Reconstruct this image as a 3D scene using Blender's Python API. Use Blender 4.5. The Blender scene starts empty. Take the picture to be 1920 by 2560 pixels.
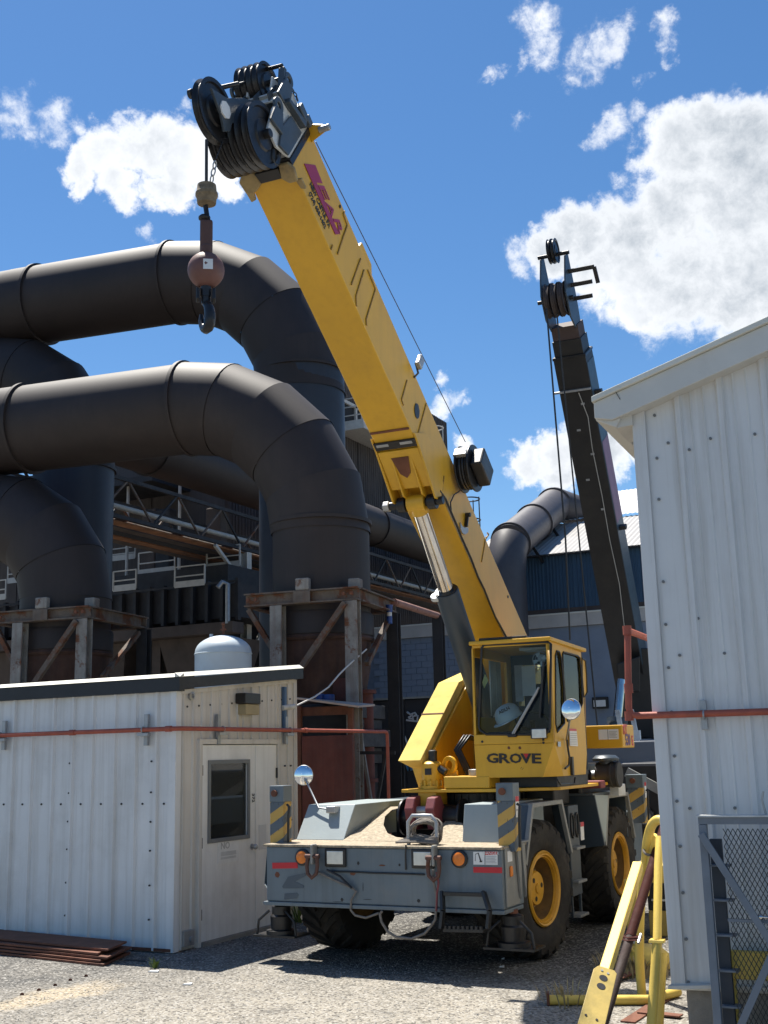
import bpy, bmesh, math, random
from mathutils import Vector, Matrix, Quaternion
random.seed(7)
V = Vector
scn = bpy.context.scene
col = scn.collection

# ------------------------------------------------------------------ camera
H = 2.1; FPX = 2910.0; TILT = .20635; ROLL = .02407; YAW = -.46752
FW = V((math.sin(YAW)*math.cos(TILT), math.cos(YAW)*math.cos(TILT), math.sin(TILT)))
_r = V((math.cos(YAW), -math.sin(YAW), 0)); _u = _r.cross(FW)
RT = math.cos(ROLL)*_r - math.sin(ROLL)*_u; UP = math.cos(ROLL)*_u + math.sin(ROLL)*_r
CAM = V((0, 0, H))
cd = bpy.data.cameras.new('camera'); cam = bpy.data.objects.new('camera', cd); col.objects.link(cam)
cd.sensor_fit = 'VERTICAL'; cd.sensor_height = 36; cd.lens = FPX/2560*36; cd.clip_start = .1; cd.clip_end = 3000
cam.matrix_world = Matrix(((RT.x, UP.x, -FW.x, 0), (RT.y, UP.y, -FW.y, 0), (RT.z, UP.z, -FW.z, H), (0, 0, 0, 1)))
scn.camera = cam
# photo pixel (1920x2560) -> ray; the distance comes from the plane a thing lies in
def ray(x, y): return FW + RT*((x-960)/FPX) - UP*((y-1280)/FPX)
def pl(x, y, n, p):
    v = ray(x, y); n = V(n); return CAM + v*((V(p)-CAM).dot(n)/v.dot(n))
def pz(x, y, z=0): return pl(x, y, (0, 0, 1), (0, 0, z))
def py_(x, y, yy): return pl(x, y, (0, 1, 0), (0, yy, 0))
def px_(x, y, xx): return pl(x, y, (1, 0, 0), (xx, 0, 0))
def pd(x, y, d): return CAM + ray(x, y)*d
def proj(p):
    v = V(p)-CAM; k = v.dot(FW); return 960+FPX*v.dot(RT)/k, 1280-FPX*v.dot(UP)/k

# ------------------------------------------------------------------ world, sun, exposure
SUN = V((-.35, .235, 1)).normalized()
w = bpy.data.worlds.new('World'); scn.world = w; w.use_nodes = True
nt = w.node_tree; nt.nodes.clear()
w.cycles.sampling_method = 'MANUAL'; w.cycles.sample_map_resolution = 512
def wn(t, **k):
    n = nt.nodes.new(t)
    for a, b in k.items(): setattr(n, a, b)
    return n
def lk(a, b): nt.links.new(a, b)
def wmath(op, a, b=None, c=None, clamp=False):
    n = wn('ShaderNodeMath', operation=op, use_clamp=clamp)
    for i, s in enumerate((a, b, c)):
        if s is None: continue
        if hasattr(s, 'links'): lk(s, n.inputs[i])
        else: n.inputs[i].default_value = s
    return n.outputs[0]
sky = wn('ShaderNodeTexSky', sky_type='NISHITA', sun_disc=False)
sky.sun_elevation = math.asin(SUN.z); sky.sun_rotation = math.atan2(SUN.x, SUN.y)
sky.altitude = 200; sky.air_density = 1.0; sky.dust_density = .2; sky.ozone_density = 3.0
tc = wn('ShaderNodeTexCoord'); DIR = tc.outputs['Generated']
# ragged outlines: the lumps are looked up in a slightly stirred direction
wz = wn('ShaderNodeTexNoise'); wz.inputs['Scale'].default_value = 15; wz.inputs['Detail'].default_value = 7; wz.inputs['Roughness'].default_value = .62; lk(DIR, wz.inputs['Vector'])
wa = wn('ShaderNodeVectorMath', operation='SUBTRACT'); lk(wz.outputs['Color'], wa.inputs[0]); wa.inputs[1].default_value = (.5, .5, .5)
wb = wn('ShaderNodeVectorMath', operation='MULTIPLY_ADD'); lk(wa.outputs[0], wb.inputs[0]); wb.inputs[1].default_value = (.075, .075, .075); lk(DIR, wb.inputs[2])
wc_ = wn('ShaderNodeVectorMath', operation='NORMALIZE'); lk(wb.outputs[0], wc_.inputs[0]); WDIR = wc_.outputs[0]
BLOBS = [  # cloud lumps: photo pixel of the centre, radius in pixels, weight
 (205,440,75,1),(285,400,95,1),(380,365,95,1),(455,400,105,1),(520,425,75,1),(215,500,55,1),(310,470,75,1),(430,470,75,1),(570,470,60,.9),
 (60,300,85,.62),(140,315,70,.6),(205,325,35,.6),(10,345,35,.6),(0,240,25,.6),(320,295,28,.6),(425,275,26,.6),(375,595,30,.52),(470,215,18,.5),
 (1890,330,130,1),(1780,320,110,1),(1700,380,130,1),(1860,450,240,1),(1650,510,140,1),(1550,570,120,1),(1450,600,95,1),(1380,625,75,.95),(1315,640,55,.75),
 (1550,690,150,1),(1700,700,190,1),(1890,690,240,1),(1600,780,75,.95),(1480,690,85,1),(1820,780,95,1),(1550,300,60,.66),(1510,315,48,.64),(1620,270,45,.6),
 (1330,80,70,.66),(1345,120,52,.68),(1450,135,75,.66),(1500,90,66,.64),(1560,85,56,.64),(1440,185,42,.62),(1670,85,46,.66),(1682,130,26,.6),(1635,185,28,.58),(1290,150,28,.52),(1238,190,26,.54),(1560,140,24,.5),(1315,305,24,.5),
 (1330,1140,70,.95),(1400,1130,82,1),(1500,1095,100,1),(1570,1080,85,1),(1300,1180,45,.75),(1390,1175,60,.9),
 (1105,1030,55,.85),(1140,1015,42,.7),(1176,1132,40,.8),(1100,957,24,.55),(1180,1030,22,.5)]
mx = None
for (x, y, r, wt) in BLOBS:
    c = ray(x, y).normalized(); ar = r/FPX*.98
    d = wn('ShaderNodeVectorMath', operation='DOT_PRODUCT'); lk(WDIR, d.inputs[0]); d.inputs[1].default_value = c
    wt = 1.3 if wt >= .9 else wt*.95; k = 2/ar**2*wt          # weight*(1-angle^2/r^2)
    v = wmath('MULTIPLY_ADD', d.outputs['Value'], k, wt-k)
    mx = v if mx is None else wmath('MAXIMUM', mx, v)
mx = wmath('MAXIMUM', mx, -1.0)
def noise(scale, detail, rough, vec=DIR, dist=0):
    n = wn('ShaderNodeTexNoise'); n.inputs['Scale'].default_value = scale; n.inputs['Detail'].default_value = detail
    n.inputs['Roughness'].default_value = rough; n.inputs['Distortion'].default_value = dist; lk(vec, n.inputs['Vector']); return n.outputs['Fac']
# the rest of the sky, away from the view, carries the same scattered clouds
cv = wn('ShaderNodeVectorMath', operation='DOT_PRODUCT'); lk(DIR, cv.inputs[0]); cv.inputs[1].default_value = ray(960, 900).normalized()
away = wmath('MULTIPLY', wmath('SUBTRACT', .80, cv.outputs['Value']), 6, clamp=True)
gen = wmath('MULTIPLY_ADD', noise(4.2, 3, .5), 6.0, -3.55)
gen = wmath('ADD', gen, wmath('MULTIPLY_ADD', away, 3, -3))
mx = wmath('MAXIMUM', mx, gen)
n1 = noise(22, 8, .66, dist=.3); n2 = noise(75, 5, .68, dist=.3)
dens = wmath('ADD', mx, wmath('MULTIPLY_ADD', n1, 1.7, -.85))
dens = wmath('ADD', dens, wmath('MULTIPLY_ADD', n2, .9, -.45))
al = wn('ShaderNodeMapRange', interpolation_type='SMOOTHERSTEP'); lk(dens, al.inputs['Value'])
al.inputs['From Min'].default_value = .12; al.inputs['From Max'].default_value = 1.05
# thick lower middles of the clouds are greyer
shift = wn('ShaderNodeVectorMath', operation='ADD'); lk(DIR, shift.inputs[0]); shift.inputs[1].default_value = (-.012, .006, .03)
n3 = noise(6, 2, .45, vec=shift.outputs[0], dist=.1)
gr = wmath('MULTIPLY', wmath('MULTIPLY_ADD', dens, .9, -.5, clamp=True), wmath('MULTIPLY_ADD', n3, 4.0, -1.45, clamp=True))
cm = wn('ShaderNodeMixRGB'); cm.inputs[1].default_value = (.95, .97, 1, 1); cm.inputs[2].default_value = (.40, .45, .51, 1); lk(gr, cm.inputs[0])
b1 = wn('ShaderNodeBackground'); b1.inputs['Strength'].default_value = .07
hs = wn('ShaderNodeHueSaturation'); hs.inputs['Saturation'].default_value = 1.22; lk(sky.outputs[0], hs.inputs['Color']); lk(hs.outputs[0], b1.inputs['Color'])
b2 = wn('ShaderNodeBackground'); b2.inputs['Strength'].default_value = .63; lk(cm.outputs[0], b2.inputs['Color'])
ms = wn('ShaderNodeMixShader'); lk(al.outputs[0], ms.inputs[0]); lk(b1.outputs[0], ms.inputs[1]); lk(b2.outputs[0], ms.inputs[2])
wo = wn('ShaderNodeOutputWorld'); lk(ms.outputs[0], wo.inputs['Surface'])
sl = bpy.data.lights.new('sun', 'SUN'); sl.energy = 5.0; sl.angle = math.radians(.53); sl.color = (1, .95, .86)
so = bpy.data.objects.new('sun', sl); col.objects.link(so); so.rotation_euler = (-SUN).to_track_quat('-Z', 'Y').to_euler(); so.location = (0, 0, 40)
scn.view_settings.view_transform = 'Standard'; scn.view_settings.look = 'None'
scn.view_settings.gamma = 1; scn.view_settings.use_curve_mapping = False; scn.view_settings.exposure = .95

# ------------------------------------------------------------------ materials
def srgb(r, g, b): return tuple(((c/255)/12.92 if c/255 <= .04045 else ((c/255+.055)/1.055)**2.4) for c in (r, g, b))
MATS = {}
def mat(name, c, rough=.55, metal=0, var=.12, scale=2.5, dirt=None, damt=.4, streak=None, samt=.4, rust=0, rscale=4, bump=.15, bscale=60, spec=.5, coat=0):
    """c linear base colour; var light/dark mottling; dirt patches; streak = vertical run marks; rust = share of rusted spots"""
    if name in MATS: return MATS[name]
    m = bpy.data.materials.new(name); m.use_nodes = True; t = m.node_tree; N = t.nodes; L = t.links
    p = N['Principled BSDF']; p.inputs['Roughness'].default_value = rough; p.inputs['Metallic'].default_value = metal
    p.inputs['Specular IOR Level'].default_value = spec; p.inputs['Coat Weight'].default_value = coat
    co = N.new('ShaderNodeTexCoord').outputs['Object']
    def nz(sc, det=5, ro=.6, vec=co):
        n = N.new('ShaderNodeTexNoise'); n.inputs['Scale'].default_value = sc; n.inputs['Detail'].default_value = det
        n.inputs['Roughness'].default_value = ro; L.new(vec, n.inputs['Vector']); return n.outputs['Fac']
    def rmp(f, a, b):
        n = N.new('ShaderNodeMapRange'); n.inputs['From Min'].default_value = a; n.inputs['From Max'].default_value = b; L.new(f, n.inputs['Value']); return n.outputs[0]
    def mixc(f, a, b, k=1.0):
        n = N.new('ShaderNodeMixRGB')
        if k != 1.0:
            q = N.new('ShaderNodeMath'); q.operation = 'MULTIPLY'; L.new(f, q.inputs[0]); q.inputs[1].default_value = k; f = q.outputs[0]
        L.new(f, n.inputs[0])
        for i, s in ((1, a), (2, b)):
            if hasattr(s, 'links'): L.new(s, n.inputs[i])
            else: n.inputs[i].default_value = (*s, 1)
        return n.outputs[0]
    lo = tuple(x*(1-var) for x in c); hi = tuple(min(1, x*(1+var)) for x in c)
    out = mixc(rmp(nz(scale), .3, .7), lo, hi)
    if dirt: out = mixc(rmp(nz(scale*.7, 8, .7), .5, .72), out, dirt, damt)
    if streak:
        mp = N.new('ShaderNodeMapping'); mp.inputs['Scale'].default_value = (9, 9, .35); L.new(co, mp.inputs['Vector'])
        out = mixc(rmp(nz(1.2, 7, .65, mp.outputs[0]), .46, .75), out, streak, samt)
    rf = None
    if rust:
        rf = rmp(nz(rscale, 9, .7), 1-rust-.02, 1-rust+.06)
        rc = mixc(rmp(nz(rscale*4), .3, .7), (.055, .020, .010), (.16, .060, .025))
        out = mixc(rf, out, rc)
    L.new(out, p.inputs['Base Color'])
    if rf is not None:
        q = N.new('ShaderNodeMapRange'); q.inputs['To Min'].default_value = rough; q.inputs['To Max'].default_value = .9; L.new(rf, q.inputs['Value']); L.new(q.outputs[0], p.inputs['Roughness'])
    else:
        q = N.new('ShaderNodeMapRange'); q.inputs['To Min'].default_value = max(.02, rough*.75); q.inputs['To Max'].default_value = min(1, rough*1.3); L.new(nz(scale*3), q.inputs['Value']); L.new(q.outputs[0], p.inputs['Roughness'])
    if bump:
        b = N.new('ShaderNodeBump'); b.inputs['Strength'].default_value = bump; b.inputs['Distance'].default_value = .01
        L.new(nz(bscale, 4), b.inputs['Height']); L.new(b.outputs[0], p.inputs['Normal'])
    MATS[name] = m; return m
yel = mat('crane_yellow_paint', (.64, .355, .022), .40, var=.07, scale=1.6, dirt=(.46, .26, .03), damt=.35, streak=(.34, .17, .02), samt=.2, rust=.235, rscale=2.2, bump=.03)
yeltop = mat('dusty_yellow_cover', (.66, .50, .15), .9, var=.12, scale=6, dirt=(.50, .38, .13), damt=.5, bump=.2, spec=.12)
yelold = mat('worn_yellow_paint', (.70, .50, .10), .5, var=.12, scale=3, dirt=(.35, .22, .06), damt=.5, rust=.30, rscale=5, bump=.1)
yelpale = mat('faded_yellow_plate', (.46, .33, .085), .6, var=.15, scale=4, dirt=(.22, .18, .06), damt=.6, rust=.28, rscale=4, bump=.15)
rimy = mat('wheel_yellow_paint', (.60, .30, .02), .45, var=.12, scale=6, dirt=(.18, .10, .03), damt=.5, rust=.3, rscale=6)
grey = mat('crane_grey_paint', (.125, .16, .185), .45, var=.10, scale=2, dirt=(.19, .19, .175), damt=.5, streak=(.065, .075, .08), samt=.45, rust=.255, rscale=2.4, bump=.05)
dgrey = mat('dark_slate_paint', (.035, .05, .065), .4, var=.15, scale=2, dirt=(.08, .08, .075), damt=.4, bump=.05)
trim = mat('fender_edge_metal', (.25, .25, .235), .5, metal=.2, var=.15, scale=6, rust=.26)
dust = mat('dusty_deck_grit', (.36, .30, .215), .95, var=.35, scale=30, dirt=(.16, .125, .085), damt=.75, bump=1.0, bscale=70)
blk = mat('black_steel', (.012, .012, .013), .42, var=.25, scale=5, dirt=(.05, .045, .04), damt=.35, bump=.1)
blkm = mat('oily_black_metal', (.022, .022, .024), .36, metal=.3, var=.3, scale=7, dirt=(.06, .05, .04), damt=.5, bump=.1)
rub = mat('tyre_rubber', (.028, .025, .022), .85, var=.25, scale=3, dirt=(.085, .072, .055), damt=.7, bump=.3, bscale=40, spec=.3)
chrome = mat('chrome_rod', (.62, .60, .57), .13, metal=1, var=.10, scale=3, streak=(.35, .30, .24), samt=.5, bump=0)
galv = mat('galvanised_steel', (.36, .37, .38), .45, metal=.6, var=.15, scale=8, bump=.05)
lightgrey = mat('light_grey_head_paint', (.55, .56, .55), .5, var=.1, scale=5, dirt=(.2, .19, .17), damt=.6, rust=.26)
slate = mat('head_slate_paint', (.05, .065, .08), .4, var=.15, scale=5, dirt=(.1, .1, .1), damt=.3)
maroon = mat('maroon_vinyl', (.30, .025, .085), .5, var=.05, bump=0)
redlug = mat('faded_red_paint', (.20, .045, .05), .6, var=.15, scale=6, rust=.25)
ink = mat('black_vinyl', (.015, .015, .018), .5, var=.05, bump=0)
inkgrey = mat('smudged_grey_print', (.42, .42, .41), .7, var=.15, scale=12, bump=0)
redv = mat('red_vinyl', (.50, .012, .025), .35, var=.06, bump=0)
bluev = mat('blue_violet_vinyl', (.16, .10, .22), .5, var=.06, bump=0)
whitev = mat('white_decal', (.72, .72, .70), .5, var=.06, scale=10, bump=0)
amber = mat('amber_lens', (.75, .20, .02), .25, var=.1, scale=20, bump=.1, bscale=120)
lens = mat('headlamp_lens', (.62, .62, .58), .15, metal=.35, var=.12, scale=14, bump=.2, bscale=150)
mirr = mat('mirror_glass', (.85, .87, .9), .03, metal=1, var=0, bump=0)
duct = mat('dark_brown_duct_paint', (.028, .0205, .019), .62, var=.16, scale=1.1, dirt=(.045, .033, .029), damt=.6, streak=(.019, .015, .014), samt=.5, rust=.20, rscale=1.3, bump=.05, spec=.4)
ductblue = mat('navy_duct_paint', (.014, .019, .032), .5, var=.15, scale=1, streak=(.03, .03, .04), samt=.4, bump=.04)
rustduct = mat('rusty_transition_steel', (.055, .026, .018), .85, var=.4, scale=2.5, dirt=(.025, .018, .016), damt=.7, streak=(.10, .045, .025), samt=.5, bump=.3)
rustbm2 = mat('rust_brown_painted_beam', (.13, .105, .085), .8, var=.3, scale=4, dirt=(.07, .05, .04), damt=.7, streak=(.10, .045, .028), samt=.6, rust=.48, rscale=3, bump=.3)
rustbeam = mat('rusted_painted_beam', (.24, .23, .21), .75, var=.2, scale=4, dirt=(.10, .075, .06), damt=.7, streak=(.13, .06, .035), samt=.6, rust=.42, rscale=3, bump=.3)
rustbrown = mat('rust_brown_plate', (.15, .056, .030), .85, var=.3, scale=3, dirt=(.06, .03, .022), damt=.6, bump=.35)
redbrown = mat('red_oxide_panel', (.12, .032, .022), .75, var=.2, scale=2, dirt=(.07, .03, .025), damt=.6, streak=(.05, .02, .018), samt=.5, bump=.2)
redpipe = mat('red_oxide_pipe', (.36, .085, .050), .6, var=.15, scale=8, dirt=(.2, .07, .05), damt=.5, bump=.15)
shedw = mat('shed_white_cladding', (.69, .69, .68), .5, var=.06, scale=1.5, dirt=(.40, .39, .36), damt=.4, streak=(.40, .37, .32), samt=.45, bump=.04)
shedside = mat('shed_cream_cladding', (.62, .585, .53), .55, var=.06, scale=1.5, dirt=(.36, .33, .28), damt=.4, streak=(.35, .31, .25), samt=.5, bump=.04)
bldw = mat('building_grey_cladding', (.66, .66, .65), .45, var=.05, scale=1.2, dirt=(.52, .51, .49), damt=.3, streak=(.40, .37, .32), samt=.6, bump=.03)
bldtrim = mat('building_cream_trim', (.60, .585, .54), .5, var=.06, scale=2, dirt=(.42, .38, .31), damt=.5, bump=.04)
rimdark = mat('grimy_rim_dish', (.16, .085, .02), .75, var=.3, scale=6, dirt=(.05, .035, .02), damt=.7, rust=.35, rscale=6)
fascia = mat('shed_black_fascia', (.012, .014, .018), .5, var=.25, scale=5, bump=.1)
capm = mat('pale_roof_edge', (.66, .64, .56), .6, var=.08, bump=.05)
door_m = mat('door_white_paint', (.76, .75, .72), .5, var=.05, scale=2, dirt=(.46, .44, .40), damt=.4, streak=(.48, .46, .42), samt=.4, bump=.03)
framegr = mat('window_frame_grey', (.16, .165, .165), .5, bump=.05)
tankm = mat('tank_pale_blue_paint', (.46, .53, .58), .5, var=.08, scale=2, dirt=(.40, .42, .42), damt=.5, rust=.27, rscale=3, bump=.05)
millw = mat('mill_dark_cladding', (.062, .052, .050), .8, var=.2, scale=.7, dirt=(.035, .030, .030), damt=.7, streak=(.11, .095, .085), samt=.6, bump=.1)
mills = mat('mill_dark_steel', (.020, .020, .023), .7, var=.3, scale=1.5, dirt=(.045, .036, .030), damt=.6, bump=.1)
millbrown = mat('mill_brown_plate', (.075, .055, .045), .85, var=.3, scale=1.2, dirt=(.03, .025, .024), damt=.7, bump=.2)
whiterail = mat('white_railing_paint', (.46, .44, .40), .55, var=.12, scale=6, rust=.28)
blueclad = mat('blue_corrugated_cladding', (.030, .072, .125), .55, var=.12, scale=.8, streak=(.02, .04, .07), samt=.4, bump=.03)
roofm = mat('weathered_metal_roof', (.34, .33, .32), .6, metal=.1, var=.12, scale=.8, dirt=(.24, .22, .20), damt=.5, bump=.05)
roofw = mat('white_roof_sheet', (.62, .61, .60), .6, var=.08, scale=.6, dirt=(.45, .44, .43), damt=.4, bump=.05)
block = mat('blue_grey_block_paint', (.20, .245, .315), .75, var=.10, scale=1.4, dirt=(.24, .27, .31), damt=.4, bump=.25, bscale=30)
mortar = mat('blue_grey_mortar', (.15, .185, .24), .85, var=.08, bump=.2)
capband = mat('concrete_cap_band', (.48, .45, .41), .8, var=.1, scale=1.5, dirt=(.22, .2, .18), damt=.4, bump=.2)
conc = mat('foundation_concrete', (.27, .25, .22), .9, var=.2, scale=4, dirt=(.14, .12, .10), damt=.6, bump=.5)
timber = mat('dark_stacked_timber', (.045, .045, .048), .85, var=.3, scale=5, dirt=(.08, .07, .06), damt=.5, bump=.4)
bluedrum = mat('blue_plastic_drum', (.02, .06, .22), .45, var=.1, bump=.05)
navygate = mat('gate_blue_grey_paint', (.15, .175, .21), .5, var=.12, scale=6, rust=.25, bump=.08)
navydark = mat('dark_navy_steel', (.028, .038, .055), .5, var=.2, scale=4, bump=.08)
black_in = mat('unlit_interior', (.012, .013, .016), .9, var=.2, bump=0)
cabin = mat('cab_lining_blue_grey', (.045, .06, .085), .8, var=.15, bump=.1)
seatm = mat('seat_fabric', (.03, .04, .065), .85, var=.15, bump=.3)
curtain = mat('pale_curtain_cloth', (.50, .50, .44), .85, var=.12, scale=5, bump=.2)
hatm = mat('hard_hat_plastic', (.62, .66, .66), .35, var=.04, bump=0)
strapm = mat('worn_strap_webbing', (.17, .15, .13), .9, var=.25, scale=20, bump=.3)
ballm = mat('overhaul_ball_paint', (.155, .070, .058), .6, var=.2, scale=5, dirt=(.09, .065, .055), damt=.6, rust=.3, bump=.15)
ropem = mat('wire_rope', (.05, .05, .052), .55, metal=.5, var=.25, scale=40, bump=.3, bscale=200)
straw = mat('dry_weeds', (.34, .27, .14), .9, var=.3, scale=20, bump=0)
weed = mat('green_weed', (.10, .14, .03), .8, var=.3, scale=20, bump=0)
paperm = mat('litter_paper', (.62, .62, .60), .8, var=.1, bump=.1)

def stripes():
    m = mat('hazard_stripes', (.5, .5, .5), .5); m = m.copy(); m.name = 'hazard_stripe_paint'; t = m.node_tree; N = t.nodes; L = t.links; p = N['Principled BSDF']
    src = [l.from_socket for l in t.links if l.to_socket == p.inputs['Base Color']][0]
    g = N.new('ShaderNodeNewGeometry'); s = N.new('ShaderNodeSeparateXYZ'); L.new(N.new('ShaderNodeTexCoord').outputs['Object'], s.inputs[0])
    a = N.new('ShaderNodeMath'); a.operation = 'MULTIPLY_ADD'; L.new(s.outputs['X'], a.inputs[0]); a.inputs[1].default_value = -.6; L.new(s.outputs['Z'], a.inputs[2])
    a2 = N.new('ShaderNodeMath'); a2.operation = 'MULTIPLY_ADD'; L.new(s.outputs['Y'], a2.inputs[0]); a2.inputs[1].default_value = -.6; L.new(a.outputs[0], a2.inputs[2])
    b = N.new('ShaderNodeMath'); b.operation = 'MULTIPLY'; L.new(a2.outputs[0], b.inputs[0]); b.inputs[1].default_value = 4.4
    c = N.new('ShaderNodeMath'); c.operation = 'FRACT'; L.new(b.outputs[0], c.inputs[0])
    d = N.new('ShaderNodeMath'); d.operation = 'GREATER_THAN'; L.new(c.outputs[0], d.inputs[0]); d.inputs[1].default_value = .5
    mx_ = N.new('ShaderNodeMixRGB'); L.new(d.outputs[0], mx_.inputs[0]); mx_.inputs[1].default_value = (.085, .11, .135, 1); mx_.inputs[2].default_value = (.50, .31, .07, 1)
    n = N.new('ShaderNodeTexNoise'); n.inputs['Scale'].default_value = 9; n.inputs['Detail'].default_value = 8
    r = N.new('ShaderNodeMapRange'); r.inputs['From Min'].default_value = .62; r.inputs['From Max'].default_value = .68; L.new(n.outputs['Fac'], r.inputs['Value'])
    m2 = N.new('ShaderNodeMixRGB'); L.new(r.outputs[0], m2.inputs[0]); L.new(mx_.outputs[0], m2.inputs[1]); m2.inputs[2].default_value = (.05, .04, .035, 1)
    L.new(m2.outputs[0], p.inputs['Base Color']); return m
stripe = stripes()
def glass(name, tint, ior=1.24, dirt=.05):
    m = bpy.data.materials.new(name); m.use_nodes = True; N = m.node_tree.nodes; L = m.node_tree.links; N.clear()
    t = N.new('ShaderNodeBsdfTransparent'); t.inputs[0].default_value = (*tint, 1); g = N.new('ShaderNodeBsdfGlossy'); g.inputs['Roughness'].default_value = .02
    f = N.new('ShaderNodeFresnel'); f.inputs[0].default_value = ior; mx_ = N.new('ShaderNodeMixShader'); L.new(f.outputs[0], mx_.inputs[0]); L.new(t.outputs[0], mx_.inputs[1]); L.new(g.outputs[0], mx_.inputs[2])
    d = N.new('ShaderNodeBsdfDiffuse'); d.inputs[0].default_value = (.4, .42, .42, 1); m2 = N.new('ShaderNodeMixShader'); m2.inputs[0].default_value = dirt
    L.new(mx_.outputs[0], m2.inputs[1]); L.new(d.outputs[0], m2.inputs[2]); o = N.new('ShaderNodeOutputMaterial'); L.new(m2.outputs[0], o.inputs[0]); return m
cabglass = glass('tinted_cab_glass', (.72, .80, .84), dirt=.008)
doorglass = glass('door_window_glass', (.75, .80, .80), ior=1.9, dirt=.05)

def ground_mat():
    m = bpy.data.materials.new('worn_asphalt_yard'); m.use_nodes = True; t = m.node_tree; N = t.nodes; L = t.links; p = N['Principled BSDF']; p.inputs['Roughness'].default_value = .92; p.inputs['Specular IOR Level'].default_value = .25
    co = N.new('ShaderNodeTexCoord').outputs['Object']
    def nz(sc, det=6, ro=.6):
        n = N.new('ShaderNodeTexNoise'); n.inputs['Scale'].default_value = sc; n.inputs['Detail'].default_value = det; n.inputs['Roughness'].default_value = ro; L.new(co, n.inputs['Vector']); return n.outputs['Fac']
    def rm(f, a, b, c=0, d=1):
        n = N.new('ShaderNodeMapRange'); n.inputs['From Min'].default_value = a; n.inputs['From Max'].default_value = b; n.inputs['To Min'].default_value = c; n.inputs['To Max'].default_value = d; L.new(f, n.inputs['Value']); return n.outputs[0]
    def mc(f, a, b):
        n = N.new('ShaderNodeMixRGB'); L.new(f, n.inputs[0])
        for i, s in ((1, a), (2, b)):
            if hasattr(s, 'links'): L.new(s, n.inputs[i])
            else: n.inputs[i].default_value = (*s, 1)
        return n.outputs[0]
    sx_ = N.new('ShaderNodeSeparateXYZ'); L.new(co, sx_.inputs[0])
    def ma(op, a_, b_=None, c_=None):
        n = N.new('ShaderNodeMath'); n.operation = op
        for i, s in enumerate((a_, b_, c_)):
            if s is None: continue
            if hasattr(s, 'links'): L.new(s, n.inputs[i])
            else: n.inputs[i].default_value = s
        return n.outputs[0]
    # dry dust worn into the traffic lane, darker tar near the buildings
    dx = ma('MULTIPLY_ADD', sx_.outputs['X'], 1/3.4, 4.7/3.4); dy = ma('MULTIPLY_ADD', sx_.outputs['Y'], 1/3.2, -8.2/3.2)
    dd_ = ma('ADD', ma('MULTIPLY', dx, dx), ma('MULTIPLY', dy, dy)); dd_ = ma('ADD', dd_, ma('MULTIPLY_ADD', nz(1.1, 7, .7), 2.6, -1.3))
    lane = rm(dd_, 1.7, .0)
    base = mc(rm(nz(.9, 8, .65), .35, .65), (.085, .083, .080), (.20, .188, .168))
    base = mc(lane, base, (.33, .30, .25))
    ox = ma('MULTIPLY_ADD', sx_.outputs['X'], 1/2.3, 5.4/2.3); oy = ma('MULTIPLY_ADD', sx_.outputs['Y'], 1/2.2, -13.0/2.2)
    crane_shade = rm(ma('ADD', ma('ADD', ma('MULTIPLY', ox, ox), ma('MULTIPLY', oy, oy)), ma('MULTIPLY_ADD', nz(1.7, 7, .7), 2.0, -1.0)), 1.5, .3, 0, .75)
    base = mc(crane_shade, base, (.05, .048, .045))  # ragged dark patch paints the crane's shade into the ground colour
    # sandy strip in the lower left corner
    A_, B_ = pz(-60, 2530), pz(300, 2452); nn = V((-(B_-A_).y, (B_-A_).x, 0)).normalized()
    ds = ma('ADD', ma('MULTIPLY_ADD', sx_.outputs['X'], nn.x, -nn.dot(A_)), ma('MULTIPLY', sx_.outputs['Y'], nn.y)); dn_ = ma('MULTIPLY_ADD', nz(1.6, 8, .7), .9, -.45)
    tt = (B_-A_).normalized(); al_ = ma('ADD', ma('MULTIPLY_ADD', sx_.outputs['X'], tt.x, -tt.dot(B_)), ma('MULTIPLY', sx_.outputs['Y'], tt.y))
    sm_ = ma('MULTIPLY', rm(ma('ABSOLUTE', ma('ADD', ds, dn_)), .34, .16), rm(ma('ADD', al_, dn_), .1, -.5))
    base = mc(sm_, base, (.42, .35, .25))
    vo = N.new('ShaderNodeTexVoronoi'); vo.inputs['Scale'].default_value = 48; L.new(co, vo.inputs['Vector'])
    sp = N.new('ShaderNodeSeparateColor'); L.new(vo.outputs['Color'], sp.inputs[0])
    base = mc(rm(sp.outputs[0], .5, .95, 0, .8), base, (.035, .034, .032))
    base = mc(rm(sp.outputs[1], .70, .95, 0, .65), base, (.46, .44, .40))
    base = mc(rm(nz(2.2, 9, .75), .58, .68, 0, .6), base, (.06, .057, .052))
    L.new(base, p.inputs['Base Color'])
    b = N.new('ShaderNodeBump'); b.inputs['Strength'].default_value = .9; b.inputs['Distance'].default_value = .012
    a = N.new('ShaderNodeMath'); a.operation = 'ADD'; L.new(rm(vo.outputs['Distance'], 0, .7, 1, 0), a.inputs[0]); L.new(nz(18, 8, .7), a.inputs[1]); L.new(a.outputs[0], b.inputs['Height']); L.new(b.outputs[0], p.inputs['Normal'])
    return m
asph = ground_mat()

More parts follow.
